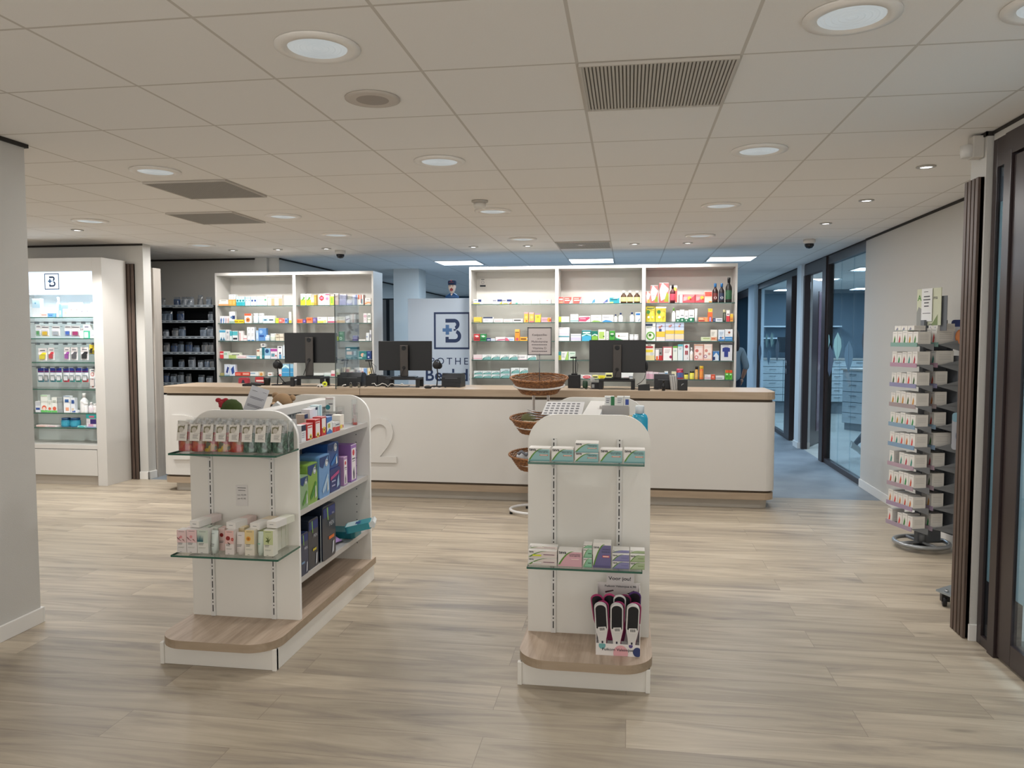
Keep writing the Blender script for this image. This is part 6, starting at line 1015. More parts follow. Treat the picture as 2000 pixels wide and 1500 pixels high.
# ------------------------------------------------------------------ basket stand
def wicker():
    m = bpy.data.materials.new('wicker'); m.use_nodes = True; nt = m.node_tree; b = nt.nodes['Principled BSDF']; L = nt.links.new
    tc = nt.nodes.new('ShaderNodeTexCoord'); n = nt.nodes.new('ShaderNodeTexNoise'); n.inputs['Scale'].default_value = 60
    r = nt.nodes.new('ShaderNodeValToRGB'); r.color_ramp.elements[0].color = lin('5e371d')+(1,); r.color_ramp.elements[1].color = lin('a87446')+(1,); r.color_ramp.elements[0].position = .3; r.color_ramp.elements[1].position = .7
    L(tc.outputs['Object'], n.inputs['Vector']); L(n.outputs['Fac'], r.inputs[0]); L(r.outputs[0], b.inputs['Base Color']); b.inputs['Roughness'].default_value = .45
    return m
WK = wicker()
def basket(r, h, lab, loc, sy=.8):
    t = thing('wicker_basket', lab, 'basket', loc, 0, 'wicker baskets on the white stand'); t.rotation_euler = (R(8), 0, 0)
    m = MB(); n = 72; rows = int(h/.0085)
    for j in range(rows):
        z = .004+j*h/rows; u = j/(rows-1); rr = r*(.66+.34*u**.9); path = []
        for k in range(n): a = 2*math.pi*k/n; q = rr+.0028*(1 if (k//2+j) % 2 else -1); path.append((q*math.cos(a), sy*q*math.sin(a), z))
        m.tube(path, .0046, WK, 5, True)
    m.build('woven_wall', t)
    m = MB(); 
    for ph in (0, 1, 2):
        path = []
        for k in range(120): a = 2*math.pi*k/120; tw = a*22+ph*2.094; q = r+.007+.006*math.cos(tw); path.append((q*math.cos(a), sy*q*math.sin(a), h+.006*math.sin(tw)))
        m.tube(path, .0055, WK, 5, True)
    m.build('braided_rim', t)
    m = MB(); m.prism([(r*.66*math.cos(R(a)), sy*r*.66*math.sin(R(a))) for a in range(0, 360, 12)], 2, 0, .006, WK); m.build('bottom', t)
    return t
BX_, BY_ = -.785, 6.86; WHM = mat('d6d4d2', .35)
t = thing('basket_stand', 'white tubular stand carrying three wicker baskets', 'stand', (BX_, BY_, 0))
m = MB(); m.tube([(.26*math.cos(2*math.pi*k/40), .2*math.sin(2*math.pi*k/40), .033) for k in range(40)], .013, WHM, 10, True); m.build('base_ring', t)
for a in (200, 300, 60, 120): m = MB(); m.lathe([(.014, 0), (.014, .02)], BLACKM, c=(.26*math.cos(R(a)), .2*math.sin(R(a)), 0), n=12); m.build('foot', t)
for x in (-.075, .06): m = MB(); m.tube([(x, .19, .033), (x, .19, .3), (x, .19, 1.13), (x, .1, 1.15)], .013, WHM, 10); m.build('upright', t)
for z in (1.150, .80, .475):
    m = MB(); rr = .222 if z > 1 else .215
    m.tube([(rr*math.cos(2*math.pi*k/40), .82*rr*math.sin(2*math.pi*k/40)-.02, z+.12*rr*math.sin(2*math.pi*k/40)) for k in range(40)], .009, WHM, 8, True); m.tube([(-.07, .17, z), (-.07, .19, z)], .008, WHM); m.build('basket_ring', t)
basket(.245, .135, 'large wicker basket, topmost on the white stand, empty', (BX_, BY_-.02, 1.085))
basket(.235, .13, 'wicker basket, middle one on the white stand', (BX_-.01, BY_-.03, .735))
basket(.235, .13, 'wicker basket, lowest one on the white stand', (BX_-.02, BY_-.03, .41))
m = MB(); rnd = random.Random(4)
for k in range(5): m.sphere((rnd.uniform(-.08, .06), rnd.uniform(-.1, .02), .02), .038, mat('b9aa94', .7), 10, (1.3, 1, .6))
tag(m.build('wrapped_item', loc=(BX_-.04, BY_-.04, .80)), 'beige wrapped items inside the middle basket', 'package')
m = MB(); m.sphere((0, 0, .03), .055, mat('6a6a48', .9), 10, (1.2, .8, .8)); tag(m.build('wrapped_item', loc=(BX_-.09, BY_-.06, .83)), 'olive bundle on top inside the middle basket', 'package')
t = thing('slippers_pack', 'white pack with grey shape inside the lowest basket', 'package', (BX_-.1, BY_-.06, .50))
m = MB(); m.sphere((0, 0, .02), .09, mat('cfd2d6', .6), 12, (1.1, .8, .4)); m.build('pack', t); m = MB(); m.tube([(-.07, -.075, .05), (-.04, -.085, .075), (0, -.085, .045), (.04, -.085, .075), (.08, -.07, .055)], .014, mat('6f727a', .8)); m.build('grey_shape', t)
p = atY(1055, 700, 6.95)
t = thing('basket_sign', 'framed sign on a pole rising from the top basket', 'sign', (p.x, 6.9, 1.12))
m = MB(); m.tube([(0, 0, 0), (0, 0, .31)], .004, mat('5c5c60', .4, .6)); m.build('pole', t)
m = MB(); fw_, z0, z1 = .108, .295, .545
for q in ((-fw_, z0, fw_, z0+.008), (-fw_, z1-.008, fw_, z1), (-fw_, z0, -fw_+.008, z1), (fw_-.008, z0, fw_, z1)): m.box(q[0], -.006, q[1], q[2], .006, q[3], mat('4e4e50', .4))
m.build('frame', t)
m = MB(); m.box(-fw_+.008, -.003, z0+.008, fw_-.008, .003, z1-.008, mat('b7aeac', .6)); k_ = mat('3a3638', .6)
for s_, z, sz in (('Keelpastilles', .468, .027), ('en de', .438, .017), ('Multivitamine', .408, .027), ('Vitamine D', .35, .027)): m.text(s_, sz, (0, -.0038, z), k_)
for z in (.386, .328):
    for k in range(9): m.box(-.07+k*.0155, -.0038, z, -.07+k*.0155+.0125, -.0036, z+.006, k_)
m.build('sign_sheet', t)

# ------------------------------------------------------------------ things on the counter
CT = 1.0785
def monitor(px, py0, px1, py1, lab, pos, rz, y=7.60):
    a = atY(px, py0, y); b = atY(px1, py1, y); W, H = b.x-a.x, a.z-b.z; cx = (a.x+b.x)/2
    t = thing('computer_monitor', lab, 'monitor', (cx, y, CT+.095), rz, 'monitors on the counter'); zb = b.z-CT-.095
    m = MB(); m.box(-W/2, 0, zb, W/2, .012, zb+H, BLACK); m.build('screen_housing', t, bevel=.004)
    m = MB(); m.box(-W/2+.006, .012, zb+.008, W/2-.006, .0128, zb+H-.006, mat('1a2230', .15)); m.build('screen', t)
    gm = mat('46423f', .4, .4); m = MB(); m.box(-.041, -.06, .01, .041, -.04, zb+H*.86, gm); m.build('stand_column', t, bevel=.006)
    m = MB(); m.box(-.03, -.042, zb+H*.35, .03, -.018, zb+H*.65, BLACK); m.build('mount', t)
    m = MB(); m.lathe([(.022, 0), (.0235, .0015), (.0205, .0015), (.0205, .0)], mat('26282c', .5), n=24); e = m.build('maker_emblem', t, loc=(0, -.0605, zb+H*.76)); e.rotation_euler = (R(90), 0, 0)
    m = MB(); m.text('DELL', .016, (0, -.0615, zb+H*.76-.0055), mat('26282c', .5), bold=.02); m.build('lettering', t)
    m = MB(); m.lathe([(.018, 0), (.018, .001)], mat('0a0a0a', .6), n=20); e = m.build('cable_hole', t, loc=(0, -.0605, zb+H*.1)); e.rotation_euler = (R(90), 0, 0)
    m = MB(); m.tube([(0, -.062, zb+H*.1), (-.01, -.08, zb+H*.0), (-.025, -.09, zb-.05), (-.05, -.09, .02)], .004, BLACKM, 6); m.build('cable', t)
    m = MB(); m.box(-.12, -.11, 0, .12, .06, .01, BLACK); m.build('foot', t, bevel=.004)
    r = thing('monitor_riser', 'black plastic riser under the '+pos+' monitor', 'monitor riser', (cx, y-.02, CT), rz, 'monitor risers on the counter')
    m = MB(); m.box(-.17, -.12, .075, .17, .12, .094, BLACKM); m.build('top_plate', r, bevel=.003)
    for q in ((-.17, -.12), (.135, -.12), (-.17, .085), (.135, .085)): m = MB(); m.box(q[0], q[1], 0, q[0]+.035, q[1]+.035, .075, BLACKM); m.build('leg', r)
monitor(557, 650, 657, 709, 'black monitor on the counter, leftmost of three', 'left', R(6))
monitor(740, 666, 843, 724, 'black monitor on the counter, middle of three, before the logo', 'middle', R(4))
monitor(1151, 664, 1261, 728, 'black monitor on the counter, rightmost of three', 'right', R(-1))
def headset(px, lab, hook=True):
    a = atY(px, 706, 7.62); h = a.z-CT
    t = thing('headset', lab, 'headset', (a.x, 7.62, CT), 0, 'headsets on the counter')
    m = MB(); m.box(-.05, -.04, 0, .05, .05, .012, BLACKM); m.build('base', t, bevel=.003)
    m = MB(); m.tube([(0, .0, .01), (.01, .0, h*.5), (0, 0, h*.82)], .006, BLACKM); m.tube([(0, 0, h*.5), (.06, 0, .05), (.09, .0, .015)], .005, BLACKM); m.build('stand', t)
    m = MB(); m.sphere((-.005, -.01, h*.86), .036, BLACKM, 12, (1, .6, 1.1)); m.sphere((.016, .03, h*.83), .034, BLACKM, 12, (1, .6, 1)); m.build('ear_cushions', t)
    m = MB(); m.tube([(.036*math.cos(R(a_)), .01, h*.86+.05*math.sin(R(a_))) for a_ in range(0, 181, 20)], .006, BLACKM); m.build('headband', t)
headset(541, 'black headset on a stand left of the left monitor'); headset(853, 'black headset on a stand right of the middle monitor')
m = MB(); m.sphere((0, 0, 0), .022, BLACKM, 10, (.6, 1, 2.2)); m.tube([(0, 0, -.03), (-.02, 0, -.12), (-.05, 0, -.155), (-.09, 0, -.18)], .003, BLACKM, 6); a = atY(1263, 715, 7.62); tag(m.build('telephone_handset', loc=(a.x, 7.62, a.z)), 'black handset hooked on the right edge of the right monitor', 'handset')
def printer(px0, px1, py, lab, rz=0):
    a = atY(px0, py, 7.58); b = atY(px1, py, 7.58); W = b.x-a.x; H = a.z-CT
    t = thing('receipt_printer', lab, 'printer', ((a.x+b.x)/2, 7.58, CT), rz, 'receipt printers on the counter')
    pm = mat('191b20', .4)
    m = MB(); m.prism([(0, 0), (.17, 0), (.17, H*.85), (.12, H), (.03, H), (0, H*.7)], 0, -W/2, W/2, pm); m.build('body', t, bevel=.008, seg=3)
    m = MB(); m.box(-W*.32, -.002, H*.62, W*.32, .0, H*.66, mat('5a5d62', .3)); m.box(-W*.4, -.0015, H*.35, W*.4, 0, H*.37, mat('08090b', .5)); m.build('paper_slot', t)
    m = MB(); m.box(W*.3, -.02, 0, W*.5, .02, H*.3, pm); m.build('side_box', t)
printer(663, 705, 728, 'dark receipt printer between the left and middle monitors'); printer(862, 900, 729, 'black receipt printer right of the middle monitor', R(-4)); printer(1278, 1318, 731, 'black ribbed box right of the right monitor')
def stand_cam(px, py, lab, tilt=0):
    a = atY(px, py, 7.66); h = a.z-CT
    t = thing('scanner_stand', lab, 'scanner', (a.x, 7.66, CT), 0, 'scanners on tall stands')
    m = MB(); m.box(-.06, -.05, 0, .06, .05, h*.42, BLACKM); m.box(-.03, -.03, h*.42, .03, .03, h*.47, BLACKM); m.build('base', t, bevel=.006)
    m = MB(); m.tube([(-.012, 0, h*.45), (-.012-tilt, 0, h*.97)], .004, BLACKM); m.tube([(.012, 0, h*.45), (.012-tilt, 0, h*.97)], .004, BLACKM); m.tube([(.014-tilt, 0, h*.9), (.035, 0, h*.75), (.03, 0, h*.55), (.02, 0, h*.48)], .0022, BLACKM, 6); m.build('posts', t)
    m = MB(); m.box(-.04-tilt, -.03, h*.95, .022-tilt, .02, h*1.0, BLACKM); m.tube([(-.02-tilt, 0, h), (0-tilt, -.01, h*1.03), (.02-tilt, 0, h)], .003, CHROME, 6); m.build('scanner_head', t, bevel=.004)
stand_cam(1122, 697, 'black scanner on a tall two post stand right of the baskets'); stand_cam(728, 703, 'black scanner on a leaning stand left of the middle monitor', .03); stand_cam(672, 702, 'small black scanner arm beside the left monitor', -.02)
# acrylic screen edge
a = atY(653, 600, 7.27); m = MB(); m.box(-.003, 0, 0, .003, .68, a.z-.95, GLS); m.box(-.0042, -.004, -.01, .0042, 0, a.z-.95, mat('26322e', .3)); tag(m.build('screen_panel', loc=(a.x, 7.278, .955)), 'clear acrylic screen with dark edge standing on the counter', 'screen panel')
sc_ = bpy.data.objects['screen_panel']; sc_.location = (a.x, 7.283, CT+.0005)
def put(name, px, py, lab, cat, fn, y=7.5, rz=0, **k):
    a = atY(px, py, y); m = MB(); fn(m); return tag(m.build(name, loc=(a.x, y, CT+.0006), rotz=rz, **k), lab, cat)
put('pen_cup', 522, 757, 'dark round pot with white rim near the left headset', 'pot', lambda m: m.lathe([(.03, 0), (.036, .06), (.036, .085), (.033, .085), (.03, .03), (1e-6, .03)], BLACK, n=20, mts=[BLACK, BLACK, WHITEP, WHITEP, BLACK]), 7.6)
put('stapler', 492, 760, 'black stapler lying on the left part of the counter', 'stapler', lambda m: m.prism([(-.09, 0), (.09, 0), (.085, .02), (-.03, .03), (-.09, .022)], 1, -.02, .02, BLACKM), 7.45, R(15), bevel=.004)
put('card_terminal', 508, 765, 'black flat card terminal beside the stapler', 'card terminal', lambda m: m.prism([(-.08, 0), (.08, 0), (.08, .015), (-.08, .028)], 1, -.045, .045, BLACK), 7.62, R(-10), bevel=.004)
put('hole_punch', 475, 752, 'red hole punch at the back of the counter, left', 'hole punch', lambda m: (m.prism(rrect(-.055, 0, .055, .06, .025, 6, (0, 0, 1, 1)), 1, 0, .05, mat('a83040', .4)), m.prism([(-.02, 0), (.02, 0), (0.01, .035), (-.01, .035)], 1, -.001, 0, mat('22283c', .5))), 7.9)
put('medicine_box', 508, 750, 'red and white box on the counter behind the stapler', 'box', lambda m: (m.box(-.055, 0, 0, .055, .05, .07, mat('b83038', .5)), decor(m, 'r.1,.3,.9,.55,e8dcd8', .11, .07)), 7.88)
put('medicine_box', 573, 745, 'small white and red box left of the left riser', 'box', lambda m: (m.box(-.02, 0, 0, .03, .04, .07, mat('e4e2e0', .5)), decor(m, 'r.0,.3,.5,.8,c83848', .05, .07)), 7.72)
put('desk_telephone', 562, 757, 'black desk telephone beside the left monitor riser', 'telephone', lambda m: m.prism([(-.06, 0), (.06, 0), (.06, .05), (-.06, .03)], 1, 0, .14, BLACK), 7.62, bevel=.005)
put('badge', 634, 750, 'small yellow round badge under the left monitor', 'badge', lambda m: (m.prism([(.026*math.cos(k*.35), .028+.026*math.sin(k*.35)) for k in range(18)], 1, 0, .01, mat('d8e23c', .5)), m.poly([(-.012, -.0005, .022), (.012, -.0005, .022), (.012, -.0005, .034), (-.012, -.0005, .034)], BLACKM)), 7.45)
put('car_figurine', 625, 757, 'tiny white toy car under the left monitor', 'figurine', lambda m: (m.prism([(-.03, .008), (.03, .008), (.03, .02), (.015, .022), (.008, .034), (-.015, .034), (-.022, .022), (-.03, .02)], 1, 0, .03, WHITEP), [m.sphere((x, 0, .008), .008, BLACKM, 8, (1, .4, 1)) for x in (-.018, .018)]), 7.36)
for i, px in enumerate((685, 701)): put('binder_clip', px, 760, 'metal binder clip on the counter edge, %s of two' % ['left', 'right'][i], 'clip', lambda m: (m.prism([(-.012, 0), (.012, 0), (.012, .03), (-.012, .03)], 1, 0, .012, mat('6a665a', .4, .6)), m.tube([(-.008, .0, .03), (-.008, 0, .048), (0, 0, .052), (.008, 0, .048), (.008, 0, .03)], .0018, CHROME, 6)), 7.36)
put('adhesive_tape', 672, 760, 'white plastic hook shaped tape holder on counter edge', 'tape holder', lambda m: m.tube([(-.02, 0, .006), (-.015, 0, .02), (0, 0, .028), (.02, 0, .03)], .005, WHITEP), 7.34)
put('label_printer', 765-20, 745, 'black box printer with cables left of the middle monitor', 'printer', lambda m: m.prism([(-.06, 0), (.06, 0), (.06, .1), (-.04, .11), (-.06, .09)], 1, 0, .12, BLACKM), 7.62, bevel=.004)
for i, (x0, x1, z) in enumerate(((712, 800, .012), (725, 790, .03), (830, 872, .008), (640, 700, .01), (1130, 1160, .008), (1240, 1300, .008))):
    a = atY(x0, 755, 7.42); b = atY(x1, 755, 7.42); L_ = b.x-a.x
    m = MB(); m.tube([(L_*k/12, .02*math.sin(k*1.3+i), .006+z*abs(math.sin(k*.9+i))*1.2) for k in range(13)], .0035, BLACKM if i != 1 else mat('c9c7c0', .5), 6); tag(m.build('cable', loc=(a.x, 7.42, CT)), ['black cable lying between the left and middle monitors', 'pale cable curving in front of the middle monitor', 'black cable beside the third receipt printer', 'black cable under the left monitor', 'black cable by the scanner stand', 'black cable between right monitor and ribbed box'][i], 'cable')
put('mouse', 836, 765, 'black computer mouse in front of the middle monitor riser', 'mouse', lambda m: m.sphere((0, 0, .012), .03, BLACKM, 10, (1.3, .9, .55)), 7.36)
put('green_jar', 1143, 750, 'dark green pot beside the right scanner stand', 'pot', lambda m: m.lathe([(.022, 0), (.026, .02), (.024, .06), (.018, .075)], mat('22402c', .4), n=18), 7.62)
put('candle_glass', 1157, 738, 'small frosted tumbler left of the right monitor riser', 'tumbler', lambda m: m.lathe([(.018, .0), (.022, .1), (.019, .1), (.016, .01)], mat('b4b0aa', .3), n=18), 7.72)
put('box_printer', 1165, 752, 'dark desk box with small white label by the right monitor', 'box', lambda m: (m.box(-.05, 0, 0, .06, .1, .06, BLACKM), m.box(-.045, -.001, .005, -.02, 0, .045, mat('8a8c8c', .5))), 7.5, bevel=.003)
put('card_terminal', 1258, 758, 'black card terminal right of the right monitor riser', 'card terminal', lambda m: m.prism([(-.055, 0), (.055, 0), (.05, .06), (-.055, .05)], 1, 0, .07, BLACK), 7.36, bevel=.004)
put('spray_bottle', 1296, 758, 'small black bottle standing in front of the ribbed box', 'bottle', lambda m: m.lathe([(.016, 0), (.018, .05), (.009, .065), (.008, .08), (.013, .083), (.012, .1)], BLACK, n=16), 7.36)
t = thing('brochure_stack', 'leaning stack of white brochures right of the ribbed box', 'brochures', (atY(1312, 750, 7.45).x, 7.45, CT+.001))
for k in range(7): m = MB(); m.M = Matrix.Translation((-.0+k*.010, k*.004, 0)) @ Matrix.Rotation(R(-7), 4, 'Y'); m.box(-.004, 0, 0, .003, .11, .135, mat('dad8d4' if k % 2 else 'a9a8a4', .6)); m.build('brochure', t)
t = thing('black_cube_box', 'small black cube shaped box on the right end of the counter', 'box', (atY(1333.5, 755, 7.42).x, 7.42, CT+.001))
m = MB(); m.box(-.044, 0, 0, .044, .088, .103, BLACK); m.build('body', t, bevel=.003)
m = MB(); m.tube([(-.012, -.001, .045), (-.006, -.001, .058), (.008, -.001, .062)], .0022, mat('c8c8c8', .4), 6); m.build('emblem', t)
for sx, lb in ((1178, 'white device behind the right monitor'),):
    a = atY(1262, 730, 7.85); t = thing('label_device', 'white rounded device behind the right monitor riser', 'device', (a.x-.07, 7.86, CT))
    m = MB(); m.prism(rrect(-.06, 0, .07, .16, .04, 6, (0, 0, 1, 1)), 1, 0, .06, mat('cfd4d2', .4)); m.build('body', t, bevel=.004)

# ------------------------------------------------------------------ spinner rack by the right wall
def spinner():
    ang = R(73); r_ = Vector((math.cos(ang), -math.sin(ang), 0)); s_ = Vector((math.sin(ang), math.cos(ang), 0))   # row direction (towards the viewer) and depth direction
    o0 = Vector((1.95, 6.22, 0)); M = Matrix(((r_.x, s_.x, 0, o0.x), (r_.y, s_.y, 0, o0.y), (0, 0, 1, 0), (0, 0, 0, 1)))
    # local frame: x along the row (0 far .. .30 near), y depth away from the shopper at left, z up. front faces local -y
    rz = -ang; grey = mat('83868a', .4, .3); pan = mat('6c7076', .5)
    t = thing('spinner_rack', 'tall grey carousel rack of small white boxes at the right wall', 'rack', o0, rz)
    HM = Matrix.Translation((.0, .09, 0))
    m = MB(); m.box(.02, .34, .12, .28, .36, 1.44, pan); m.box(.10, .34, 1.44, .2, .36, 1.5, pan); m.build('back_panel', t, bevel=.002)
    m = MB(); m.box(.12, .15, .05, .16, .34, 1.7, pan); m.build('core', t)
    m = MB(); cx, cy = .15, .19; m.tube([(cx+.185*math.cos(2*math.pi*k/48), cy+.185*math.sin(2*math.pi*k/48), .045) for k in range(48)], .016, mat('9c9fa2', .3, .6), 10, True); m.tube([(cx-.185, cy, .045), (cx+.185, cy, .045)], .012, grey); m.tube([(cx, cy-.185, .045), (cx, cy+.185, .045)], .012, grey); m.tube([(cx, cy, .04), (cx, cy, .13)], .03, grey, 14); m.box(cx-.04, cy-.04, .0, cx+.04, cy+.04, .03, BLACKM); m.build('base', t)
    m = MB(); m.M = HM; m.box(.1, .1, 1.6, .12, .118, 1.93, pan); m.box(.16, .102, 1.62, .34, .106, 1.87, pan); m.build('header_post', t)
    m = MB(); m.M = HM; m.box(.04, .085, 1.66, .30, .09, 1.93, mat('c9ccb4', .6)); m.poly([(.04, .0845, 1.66), (.14, .0845, 1.66), (.1, .0845, 1.78), (.06, .0845, 1.8), (.04, .0845, 1.76)], mat('8d8f8c', .6)); m.poly([(.2, .0845, 1.66), (.27, .0845, 1.66), (.27, .0845, 1.74)], mat('7c8c60', .6))
    m.text('A', .06, (.068, .0843, 1.845), mat('4a8a34', .6), bold=.02); m.text('ma', .036, (.242, .0843, 1.85), mat('3a3c3e', .6), bold=.01); m.build('header_card', t)
    m = MB(); m.M = HM; m.box(.1, .078, 1.69, .215, .081, 1.93, mat('dfe0e0', .6)); k_ = mat('4a4a50', .6)
    for z, a, b in ((1.905, .125, .17), (1.868, .125, .19), (1.845, .12, .195), (1.822, .13, .18), (1.798, .13, .18), (1.748, .115, .20)): m.box(a, .0772, z, b, .0778, z+.008 if z < 1.9 and z > 1.78 else z+.004, k_)
    m.build('paper_notice', t)
    strips = ['7a9c94', 'a8879a', '8686a6', '978a8c', '7f99ae', '7a94ae', 'a68f9c', 'a28f9a', '9a88a0', '9c8e9e']
    rnd = random.Random(11); zs = [1.525-.149*k for k in range(10)]
    def bx(x, y, z, w, d, h, c, acc, lab):
        m = MB(); m.box(-w/2, 0, 0, w/2, d, h, mat('d9d6d0', .6)); decor(m, 'p.2,.1,.5,.1,.6,.4,.45,.7,.3,.4,%s t.15,.85,.86,.06,1,778 r0,0,1,.06,%s' % (acc, c), w, h)
        for k in range(4): m.poly([(w/2+.0005, d*.15, h*(.35+k*.12)), (w/2+.0005, d*.85, h*(.35+k*.12)), (w/2+.0005, d*.85, h*(.37+k*.12)), (w/2+.0005, d*.15, h*(.37+k*.12))], mat('a8a6a4', .6))
        p = M @ Vector((x, y, z)); o = m.build('supplement_box', loc=p, rotz=rz); tag(o, lab, 'box', 'supplement boxes on the carousel rack')
    accs = ['3f7a3a', 'b03c4c', '44603c', 'c0883c', '2f8a4c', 'd04a4a', '3a8a7c', 'c05040', 'c8783c', 'd0403c']
    for i, z in enumerate(zs):
        m = MB(); m.box(0, 0, z-.004, .30, .13, z, grey); m.box(0, -.004, z-.02, .30, 0, z+.01, mat(strips[i], .5)); m.prism([(0, z-.004), (.13, z-.004), (.13, z-.05)], 0, .297, .30, grey)
        m.build('tray', t)
        m = MB(); m.box(.0, .165, z-.004, .30, .335, z, grey); m.box(0, .161, z-.02, .30, .165, z+.012, mat(strips[i], .5)); m.prism([(.165, z-.004), (.335, z+.03), (.335, z-.05)], 0, .297, .30, grey)
        m.build('tray', t)
        n = 5
        for k in range(n):
            if i in (6, 9) and k == 1: continue
            h = .088+rnd.uniform(-.008, .01)
            bx(.034+k*.058, .008, z+.0005, .053, .10, h, strips[i], accs[(i*3+k) % 10 if k % 2 else i], 'small white supplement box, %s from left, %s tier, left column of carousel' % (ORD[k+1], ORD[i+1]))
        if i == 0:
            for k in range(3): bx(.06+k*.075, .01, z+.098, .07, .09, .035, strips[i], '889', 'white box lying on the top tier, left column, %s from left' % ORD[k+1])
        for k in range(2): bx(.185+k*.058, .172, z+.0005, .054, .14 if i in (0, 1, 5) else .095, (.10 if i else .115), strips[i], accs[(i+5) % 10], 'white supplement box, %s one, %s tier, right column of carousel' % (['inner', 'outer'][k], ORD[i+1]))
    for k in range(2): bx(.20+k*.05, .175, 1.617, .048, .15, .055, '999', '99a', 'grey white box stacked on top of the right column, %s' % ['inner', 'outer'][k])
    for (z0, h, lb, c1, c2, xx) in ((1.50, .20, 'hanging blister pack with navy top and orange picture beside the carousel', '24346c', 'd08048', .29), (.76, .27, 'hanging blue blister pack with clear pouch beside the carousel', '8ab4c8', '4a6a90', .33)):
        p = M @ Vector((xx, .345, z0)); o = thing('hanging_packet', lb, 'packet', p, rz+R(62), 'blister packs hung on the carousel')
        m = MB(); m.prism(rrect(-.06, 0, .06, h, .02, 4), 1, 0, .004, mat('b9bcc4', .5)); m.prism(rrect(-.06, h*.75, .06, h, .02, 4), 1, -.002, 0, mat(c1, .5)); m.build('card', o)
        m = MB(); m.sphere((0, -.012, h*.38), .04, mat(c2, .4), 10, (.9, .35, 1.4)); m.build('content', o)
        m = MB(); m.tube([(0, .0, h*.92), (0, .05, h*.93)], .003, CHROME, 6); m.build('hook', o)
spinner()
# trolley base with castor behind the slats
t = thing('castor_base', 'grey metal base plate on black castor behind the right slats', 'trolley', (2.02, 4.86, 0))
m = MB(); m.prism([(-.215, -.02), (-.17, -.14), (.2, -.14), (.2, .12), (-.05, .12)], 2, .075, .085, mat('9aa2a6', .35, .5)); m.build('plate', t, bevel=.002)
m = MB(); m.lathe([(.012, .085), (.012, .095), (.006, .098)], CHROME, c=(-.17, -.06, 0), n=12); m.build('bolt', t)
m = MB(); m.M = Matrix.Translation((-.18, -.06, .03)) @ Matrix.Rotation(R(78), 4, 'Z') @ Matrix.Rotation(R(90), 4, 'X'); m.lathe([(.02, -.012), (.03, -.01), (.03, .01), (.02, .012)], BLACKM, n=20); m.M = Matrix.Identity(4); m.box(-.2, -.075, .03, -.155, -.045, .075, BLACK); c_ = m.build('castor', t)
m = MB(); m.tube([(.12, 0, .085), (.12, 0, 1.3)], .02, STEEL, 12); m.lathe([(.03, -.0), (.03, .075)], BLACKM, c=(.12, .05, 0), n=12); m.build('pole', t)

# ------------------------------------------------------------------ preparation room furniture behind the glass
def drawers(name, lab, x0, x1, y, z0, z1, nx, nz, dep, col='c3ced0', rz=0):
    t = thing(name, lab, 'cabinet', (x0, y, 0), rz); W = x1-x0; cm = mat(col, .5)
    m = MB(); m.box(0, .012, z0, W, dep, z1, mat('6d7a7e', .6)); m.box(-.02, -.02, z1, W+.02, dep, z1+.03, mat('b9b4ac', .5)); m.box(.02, .05, 0, W-.02, dep, z0, mat('70787c', .6)); m.build('carcass', t)
    dw, dh = W/nx, (z1-z0)/nz
    for i in range(nx):
        for j in range(nz):
            m = MB(); m.box(i*dw+.006, 0, z0+j*dh+.006, (i+1)*dw-.006, .018, z0+(j+1)*dh-.006, cm); d = m.build('drawer', t)
            m = MB(); m.box(i*dw+dw*.35, -.02, z0+j*dh+dh*.6, i*dw+dw*.65, -.012, z0+j*dh+dh*.66, STEEL); m.box(i*dw+dw*.36, -.014, z0+j*dh+dh*.6, i*dw+dw*.37, 0, z0+j*dh+dh*.66, STEEL); m.box(i*dw+dw*.63, -.014, z0+j*dh+dh*.6, i*dw+dw*.64, 0, z0+j*dh+dh*.66, STEEL); m.build('handle', d)
drawers('drawer_cabinet', 'pale drawer cabinet against the dark wall behind the corridor glass', 2.75, 4.9, 16.85, .25, 1.12, 5, 6, .5)
drawers('drawer_island', 'long pale drawer island nearest behind the corridor glass', 3.62, 4.9, 14.0, .12, 1.02, 3, 5, 1.2, 'b7c0c4', R(-52))
for z, a, b in ((1.80, 2.65, 4.4), (1.55, 2.65, 3.7)):
    t = thing('wall_shelf', 'white shelf on the dark wall behind the glass, %s' % ('upper' if z > 1.7 else 'lower'), 'shelf', (a, 17.15, z)); m = MB(); m.box(0, 0, 0, b-a, .24, .03, mat('d0d8dc', .5)); m.build('board', t)
    m = MB(); [m.box(x, .1, -.08, x+.02, .24, 0, STEEL) for x in (.2, b-a-.2)]; m.build('bracket', t)
t = thing('white_vase', 'white bottle standing on the upper shelf behind the glass', 'vase', (4.0, 17.25, 1.831)); m = MB(); m.lathe([(.09, 0), (.12, .1), (.11, .25), (.04, .36), (.04, .45)], mat('c8d2d8', .4), n=20); m.build('body', t)
t = thing('computer_monitor', 'dark monitor on the drawer cabinet behind the glass', 'monitor', (3.35, 17.0, 1.151)); m = MB(); m.box(-.27, 0, .12, .27, .03, .44, BLACK); m.build('screen_housing', t); m = MB(); m.box(-.03, .01, 0, .03, .03, .14, BLACKM); m.box(-.1, -.05, 0, .1, .1, .012, BLACKM); m.build('foot', t)
